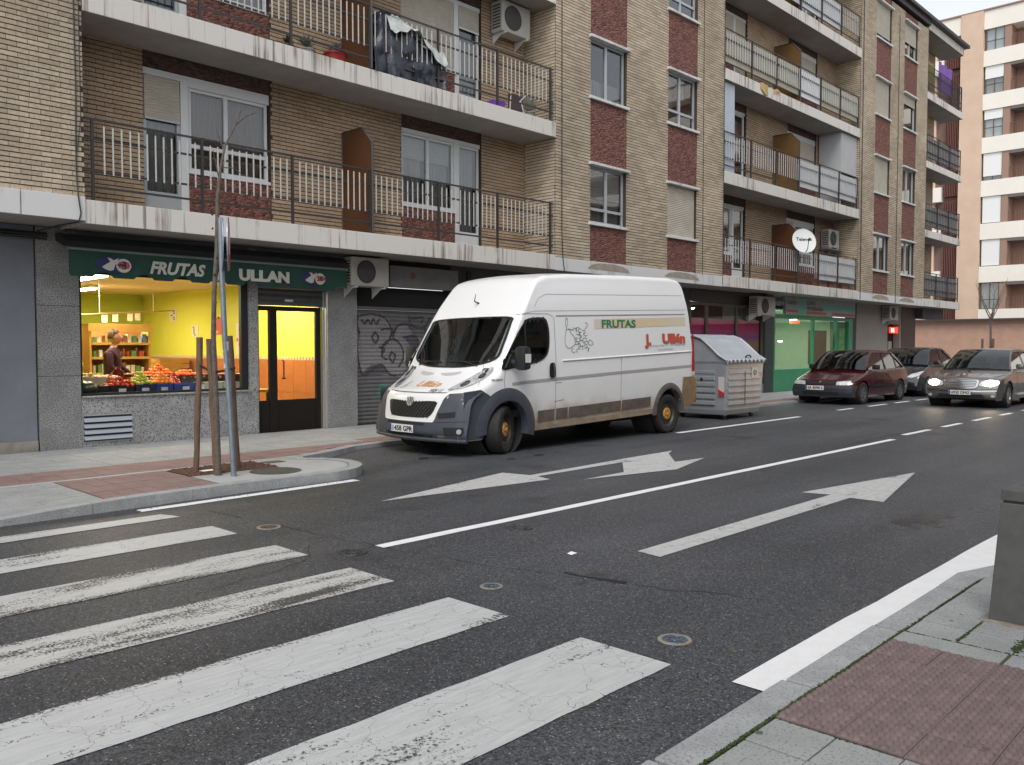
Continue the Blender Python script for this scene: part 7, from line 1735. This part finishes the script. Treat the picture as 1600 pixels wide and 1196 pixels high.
pot(13.55,12.5,6.33,.12,.16,mat('pale_pot',(.35,.33,.30),.6),'pale spiky plant at the right end of the second-floor balcony',lm=mat('straw_leaf',(.36,.37,.30),.7),lr=.55,n=90)
mb = MB(); mb.lathe([(.14,0),(.19,.13),(.195,.13),(.17,.02),(.001,.02)], 20, (12.5,12.45,6.34)); mb.tube([(12.32,12.45,6.46),(12.4,12.45,6.52),(12.6,12.45,6.52),(12.68,12.45,6.46)], .01, 5); single(mb,'basket',mat('purple_plastic',(.20,.05,.45),.4),'small purple plastic basket on the second-floor balcony edge','basket',(12.5,12.45,6.33),smooth=True)
ch = thing('folded_chair', 'white folded chair and box at the right end of the second-floor balcony', 'chair', (13.05,12.45,6.33))
mb = MB(); mb.box(12.9,13.3,12.45,12.5,6.45,6.75); mb.build('seat', mat('chair_dark',(.08,.05,.05),.7), ch)
for p in (((12.85,12.40,6.34),(13.0,12.5,6.95)),((13.3,12.40,6.34),(13.2,12.5,6.9)),((12.95,12.55,6.34),(13.35,12.4,6.8))): mb = MB(); mb.cyl(*p,.014,n=6); mb.build('leg', M_white, ch)
mb = MB(); mb.grid(lambda u, v: (23.0+1.2*u, YF-.04-.03*math.sin(u*9), 9.12-.30*v*(.6+.4*math.sin(u*5))+.02*math.sin(u*25)), 24, 6)
single(mb,'cloth',mat('pink_yellow_cloth',(.50,.22,.18),.8,col2=(.45,.38,.10),vscale=4),'pink and yellow cloth hanging over the edge of the third-floor balcony','cloth',(23.6,12.2,8.95),smooth=True)
mb = MB(); mb.grid(lambda u, v: (38.6+1.6*u, YF+.12-.05*math.sin(u*14), 12.9+.55-1.15*v), 30, 6)
single(mb,'hanging_cloth',mat('purple_cloth',(.20,.10,.36),.8,var=.2,vscale=6),'purple cloth drying on the top corner balcony','cloth',(39.4,12.3,12.0),smooth=True)
mb = MB(); mb.grid(lambda u, v: (37.5+.7*u, YF+.16-.05*math.sin(u*12), 13.2-.9*v), 16, 5)
single(mb,'hanging_cloth',mat('olive_cloth',(.20,.17,.05),.8),'olive brown cloth drying left of the purple one','cloth',(37.8,12.3,12.1),smooth=True)
for k, x in enumerate((27.5,28.3,29.3)): 
    mb = MB(); mb.box(x,x+.6,12.35,12.6,3.51,3.78); single(mb,'planter_box',mat('terracotta',(.26,.12,.07),.8,var=.3,vscale=8),['terracotta planter behind the first-floor balcony railing, left of three','terracotta planter behind the first-floor balcony railing, middle of three','terracotta planter behind the first-floor balcony railing, right of three'][k],'planter',(x+.3,12.5,3.5),'planters on the far first-floor balcony',bevel=.02)
# ============================================================ STREET TREE, STAKES, SIGN
M_bark = mat('sapling_bark',(.14,.115,.095),.85,var=.4,vscale=18,bump=.6,bscale=50,dist=.004); M_stake = mat('stake_wood',(.17,.105,.065),.85,var=.4,vscale=10,stretch=(3,3,.5),bump=.5,bscale=40,dist=.004)
tr = thing('street_tree', 'bare young street tree tied between three wooden stakes in front of the fruit shop', 'tree', (4.68,9.12,SW))
tpath = [(4.69,9.14,SW),(4.67,9.13,.9),(4.65,9.13,1.6),(4.66,9.12,2.1),(4.70,9.12,2.6),(4.72,9.12,3.2),(4.76,9.12,3.54),(4.82,9.12,3.80),(4.95,9.12,4.05),(5.08,9.12,4.17),(5.22,9.12,4.24)]
mb = MB(); mb.tube(tpath, [.036,.032,.029,.027,.025,.022,.016,.012,.009,.007,.004], 9); mb.build('trunk', M_bark, tr, smooth=True)
mb = MB()
for z, a in ((1.85,0),(2.02,1),(2.2,2.5),(2.33,4),(2.52,5),(2.68,.5),(2.85,2),(3.0,3.3)): mb.sph((4.68+.03*math.cos(a),9.12+.03*math.sin(a),z),.013,6,4)
mb.build('knots', mat('knot_dark',(.04,.03,.025),.9), tr, kind='stuff')
for P in ([(4.74,9.12,3.4),(4.70,9.12,3.6),(4.66,9.10,3.72)],[(4.76,9.12,3.54),(4.9,9.1,3.55),(5.05,9.1,3.48),(5.15,9.1,3.5)],[(4.80,9.12,3.74),(4.75,9.14,3.9),(4.72,9.15,4.0)],[(4.95,9.12,4.05),(5.0,9.10,4.2),(5.08,9.1,4.28)],[(4.73,9.12,3.3),(4.66,9.1,3.45)]):
    mb = MB(); mb.tube(P, [.008]+[.005]*(len(P)-2)+[.002], 6); mb.build('branch', M_bark, tr)
def stake(p0, p1, r, label, g='wooden stakes round the young tree'):
    mb = MB(); P = [tuple(Vector(p0).lerp(Vector(p1), t)+Vector((random.uniform(-.006,.006),random.uniform(-.006,.006),0))) for t in np.linspace(0,1,7)]
    mb.tube(P, [r*random.uniform(.93,1.07) for _ in P], 11); return single(mb,'tree_stake',M_stake,label,'tree stake',p0,g,smooth=True)
stake((4.65,9.60,SW),(4.71,9.58,1.63),.035,'left wooden stake of the young tree, nearest the shop window')
stake((4.71,9.20,SW),(4.63,9.19,1.61),.040,'middle wooden stake right behind the tree trunk')
stake((5.10,9.46,SW),(5.02,9.44,1.65),.036,'right wooden stake of the young tree, behind the sign pole')
mb = MB(); mb.tube([(4.70,9.55,1.30),(4.72,9.40,1.25),(4.69,9.16,1.235),(4.66,9.09,1.24),(4.72,9.10,1.245),(4.90,9.28,1.25),(5.06,9.42,1.27)], .014, 6); single(mb,'tree_tie',M_black,'dark strap tying the tree trunk to its stakes','strap',(4.7,9.3,1.25))
sp = thing('road_sign', 'round red and white road sign seen edge-on on a bent grey pole', 'road sign', (4.76,8.95,SW))
M_galv = mat('galvanised_pole',(.27,.32,.36),.45,.5,var=.25,vscale=8)
mb = MB(); mb.tube([(4.78,8.95,SW),(4.74,8.95,.9),(4.70,8.96,1.6),(4.675,8.96,2.3),(4.665,8.96,2.95)], .030, 12); mb.build('pole', M_galv, sp, smooth=True)
sc_ = Vector((4.745,8.95,2.665)); sn = Vector((math.cos(R(-30.5)), math.sin(R(-30.5)), 0)); sa_ = Vector((-sn.y, sn.x, 0)); 
def sg_(r, a, o): return tuple(sc_+sa_*(r*math.cos(a))+Vector((0,0,r*math.sin(a)))+sn*o)
mb = MB(); n = 36; mb.add([sg_(.30,2*math.pi*k/n,0) for k in range(n)]+[sg_(.30,2*math.pi*k/n,.012) for k in range(n)], [tuple(range(n))[::-1], tuple(range(n,2*n))]+[(k,(k+1)%n,n+(k+1)%n,n+k) for k in range(n)])
pl_ = mb.build('sign_plate', mat('sign_back',(.36,.42,.50),.4,.4), sp)
sb_ = Vector((4.675,8.975,2.66)); nb_ = Vector((math.cos(R(-24)), math.sin(R(-24)), 0)); ab_ = Vector((-nb_.y, nb_.x, 0)); mb = MB(); mb.add([tuple(sb_+ab_*(.30*math.cos(2*math.pi*k/n))+Vector((0,0,.30*math.sin(2*math.pi*k/n)))+nb_*o) for o in (0,.01) for k in range(n)], [tuple(range(n))[::-1], tuple(range(n,2*n))]+[(k,(k+1)%n,n+(k+1)%n,n+k) for k in range(n)]); mb.build('sign_plate', MATS['sign_back'], sp)
mb = MB(); mb.add([sg_(.298,2*math.pi*k/n,.0135) for k in range(n)]+[sg_(.13,2*math.pi*k/n,.0135) for k in range(n)], [(k,(k+1)%n,n+(k+1)%n,n+k) for k in range(n)]); mb.build('red_ring', mat('sign_ring_red',(.55,.03,.05),.35), pl_)
mb = MB(); mb.add([sg_(.129,2*math.pi*k/n,.0137) for k in range(n)], [tuple(range(n))]); mb.build('white_disc', M_white, pl_)
for z in (1.52,1.33): mb = MB(); mb.tube([(4.705+(1.6-z)*.04,8.96,z-.05),(4.705+(1.6-z)*.04,8.96,z+.06)], .0315, 12, caps=False); mb.build('sticker', mat('pole_sticker',(.55,.57,.58),.5), sp)
# ============================================================ BUILDING ACROSS THE JUNCTION
RB = thing('apartment_building', 'tall white-banded apartment block with orange brick column at the end of the street', 'building', (64,16,0))
M_ob = mat('orange_brick_far', (.66,.49,.365), .85, var=.12, vscale=.8, col2=(.60,.43,.315)); M_wb = mat('white_band', (.84,.79,.70), .8, var=.05, vscale=.5); M_rec = mat('loggia_brick', (.33,.21,.16), .85); M_brr = mat('brown_rail', (.16,.06,.045), .6)
XB = 64.0
def rbx(name, m, *b, parent=None, **k): mb = MB(); mb.box(*b); return mb.build(name, m, parent or RB, **k)
rbx('core', M_rec, XB+1.6, XB+12, -30, 24, 0, 23.8); rbx('brick_column', M_ob, XB-.15, XB+1.6, 17.59, 18.98, 3.2, 23.95)
rbx('roof_parapet', M_wb, XB-.05, XB+1.6, -30, 17.585, 22.72, 23.95); rbx('roof_parapet', M_wb, XB-.05, XB+1.6, 18.985, 24, 22.7, 23.95)
rbx('parapet_coping', M_rec, XB-.15, XB+1.6, -30, 24, 23.955, 24.05)
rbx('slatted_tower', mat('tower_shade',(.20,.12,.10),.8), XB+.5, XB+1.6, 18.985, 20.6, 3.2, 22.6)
for k in range(14):
    y = 19.02+.11*k
    for z0_ in np.arange(3.2, 22.5, 2.9): rbx('slat', M_brr, XB+.1, XB+.48, y, y+.05, z0_, min(z0_+2.55, 22.6)) if k < 9 else None
for z0_ in np.arange(5.8, 22.5, 2.9): rbx('white_band', M_wb, XB+.0, XB+1.6, 20.1, 24, z0_, z0_+1.0)
rbx('plain_wall', M_ob, XB+.3, XB+1.6, 20.61, 24, 3.2, 22.6)
for fl in range(7):
    zb_, zt_ = 4.07+2.9*fl-.06*fl*.5, 5.86+2.9*fl-.02*fl
    rbx('floor_band', M_wb, XB-.05, XB+1.6, -30, 17.585, zt_+.0, 4.07+2.9*(fl+1)-.03*(fl+1)) if fl < 6 else None
    for bay in range(4):
        yw = 17.50-6.4*bay
        fm_ = mat('brown_frame',(.12,.09,.07),.5)
        mb = MB(); mb.box(XB+.10,XB+.16,yw-1.14,yw,zb_,zb_+.05); mb.box(XB+.10,XB+.16,yw-1.14,yw,zt_-.05,zt_); mb.box(XB+.101,XB+.159,yw-.05,yw,zb_+.05,zt_-.05); mb.box(XB+.101,XB+.159,yw-1.14,yw-1.09,zb_+.05,zt_-.05); mb.box(XB+.102,XB+.158,yw-.6,yw-.54,zb_+.05,zt_-.05); mb.box(XB+.102,XB+.158,yw-1.09,yw-.05,zb_+.62,zb_+.67)
        wd = mb.build('window', fm_, RB)
        mb = MB(); mb.add([(XB+.13,yw-1.09,zb_+.05),(XB+.13,yw-.05,zb_+.05),(XB+.13,yw-.05,zt_-.05),(XB+.13,yw-1.09,zt_-.05)],[(0,1,2,3)]); mb.build('pane', M_glass, wd, recalc=False)
        rbx('curtain', M_white if fl in (6,4) else M_curt, XB+.3, XB+.31, yw-1.1, yw-.04, zb_, zt_, parent=wd)
        shf = [.0,.98,.98,.85,.35,.45,.0][fl] if bay == 0 else random.choice([0,.5,1])
        if shf: mb = MB(); mb.box(XB+.06,XB+.09,yw-1.12,yw-.02,zt_-(zt_-zb_-.02)*shf,zt_-.01); mb.build('shutter', mat('bright_shutter',(.78,.78,.76),.5), wd)
        rbx('pier', M_rec, XB+.02, XB+1.6, yw-1.56, yw-1.15, zb_-.0, zt_)
        rbx('loggia_back', M_rec, XB+1.3, XB+1.6, yw-6.3, yw-1.57, zb_, zt_+.01)
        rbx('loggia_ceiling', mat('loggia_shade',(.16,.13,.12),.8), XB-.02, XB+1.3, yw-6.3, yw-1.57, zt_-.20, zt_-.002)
        mb = MB(); mb.box(XB+.0,XB+.03,yw-6.3,yw-1.6,zb_+.72,zb_+.76); y = yw-6.3
        while y < yw-1.6: mb.box(XB+.005,XB+.025,y,y+.03,zb_,zb_+.72); y += .16
        mb.build('loggia_railing', M_brr, RB, kind='stuff')
rbx('base_band', M_wb, XB-.05, XB+1.6, -30, 17.585, 3.30, 4.06)
lw = thing('low_brick_building', 'low orange brick building with dark flat roof below the tall block', 'building', (60,14,0))
mb = MB(); mb.box(60,60.4,-30,21,0,3.18); wl_ = mb.build('wall', mat('low_wall_brick',(.46,.28,.20),.85,var=.15,vscale=2), lw); mb = MB(); mb.box(59.6,63.8,-30,21.2,3.181,3.30); mb.build('roof', mat('roof_dark',(.06,.045,.04),.8), lw)
mb = MB(); mb.box(59.98,59.99,-30,21,2.92,3.05); mb.build('soffit_band', M_rec, lw)
pv2 = MB(); pv2.box(46,60,-30,40,-.1,.06); pv2.build('far_pavement', M_tile, None, kind='structure')
rbk = MB(); 
ft = thing('street_tree', 'leafless young tree with two stakes before the far orange brick wall', 'tree', (50,13.1,0))
mb = MB(); mb.tube([(50,13.1,.05),(50,13.1,1.6),(50,13.12,3.1)], [.07,.06,.05], 8); mb.build('trunk', M_bark, ft)
for k in range(9):
    a = random.uniform(0,6.28); P = [(50,13.12,2.7+.06*k)]
    for s in range(4): P.append((P[-1][0]+.13*math.cos(a), P[-1][1]+.19*math.sin(a), P[-1][2]+.42+.05*s)); a += random.uniform(-.4,.4)
    mb = MB(); mb.tube(P, [.026,.018,.012,.008,.004], 5)
    for q in P[1:4]: mb.tube([q, (q[0]+random.uniform(-.1,.1), q[1]+random.uniform(-.3,.3), q[2]+.4)], [.008,.003], 4)
    mb.build('branch', M_bark, ft)
for y, l in ((13.47,'left stake of the far tree'),(12.95,'right stake of the far tree')):
    mb = MB(); mb.cyl((49.9,y,.06),(49.9,y,1.95),.06,n=8); single(mb,'tree_stake',M_stake,l+' before the orange brick wall','tree stake',(49.9,y,.06),'stakes of the far tree')
# ============================================================ OPPOSITE SIDE (seen in reflections)
OB = thing('apartment_building', 'brick building on the near side of the street, seen only in reflections', 'building', (25,-4,0))
mb = MB(); mb.box(-2,40,-8,-4.2,0,9.2); mb.build('wall', mat('near_brick',(.30,.22,.16),.9,var=.15,vscale=1), OB)
for fl in range(3):
    z = .6+3.0*fl
    mb = MB()
    for k in range(13): mb.box(-.5+3.2*k, 1.1+3.2*k, -4.2, -4.15, z, z+1.7)
    mb.build('window_band', M_glass if False else mat('near_window',(.05,.06,.07),.1), OB, kind='stuff')
    mb = MB(); mb.box(-2,40,-4.7,-4.2,z+2.2,z+2.45); mb.build('balcony_slab', M_band, OB)
# lights and glow in the far shops
def lampdisc(x, y, z, r, label, e, col, parent=None, nm='ceiling_lamp'):
    mb = MB(); mb.lathe([(r,0),(r*.9,-.03),(.001,-.035)], 18, (x,y,z)); m = mat('glow_'+label[:6].replace(' ','_'), (1,1,1), .5, emit=col, estr=e); return single(mb,nm,m,label,'lamp',(x,y,z))
lampdisc(21.75,YR+.6,2.66,.16,'round lit ceiling lamp inside the dark pink shop',14,(1,.92,.75))
lampdisc(27.1,YR+.8,2.35,.10,'small white lamp inside the green shop, left',14,(1,1,.9))
lampdisc(27.0,YR+.35,1.72,.07,'small yellow lamp inside the green shop window',10,(1,.62,.15))
lampdisc(29.3,YR+1.0,2.5,.12,'white lamp inside the green shop, right',14,(1,1,.9))
l = bpy.data.lights.new('shop_glow','AREA'); l.size = 2; l.energy = 60; l.color = (.9,1,.88); o = bpy.data.objects.new('shop_glow', l); COL.objects.link(o); o.location = (28.3,YR+1.6,2.7)
mb = MB(); mb.lathe([(.17,0),(.17,-.12),(.001,-.13)],16,(28.35,YR+.5,2.44)); single(mb,'hanging_sign',mat('red_green_glow',(.5,.1,.05),.5,emit=(1,.18,.08),estr=.7),'red lit hanging decoration inside the green shop','decoration',(28.35,YR+.5,2.44))
bx_ = thing('lit_sign', 'small red lit sign above the far doorway', 'lit sign', (36.2,YR+.1,2.1))
mb = MB(); mb.box(36.05,36.87,YR+.05,YR+.12,2.08,2.33); mb.build('box', mat('sign_red_lit',(.5,.05,.04),.4,emit=(1,.06,.04),estr=.7), bx_)
textmb('BAR', .2, lambda u, v: (36.1+u, YR+.045, 2.13+v), bold=.01, width=.36).build('lettering', mat('sign_white_lit',(1,.8,.6),.4,emit=(1,.75,.5),estr=1.6), bx_, recalc=False)
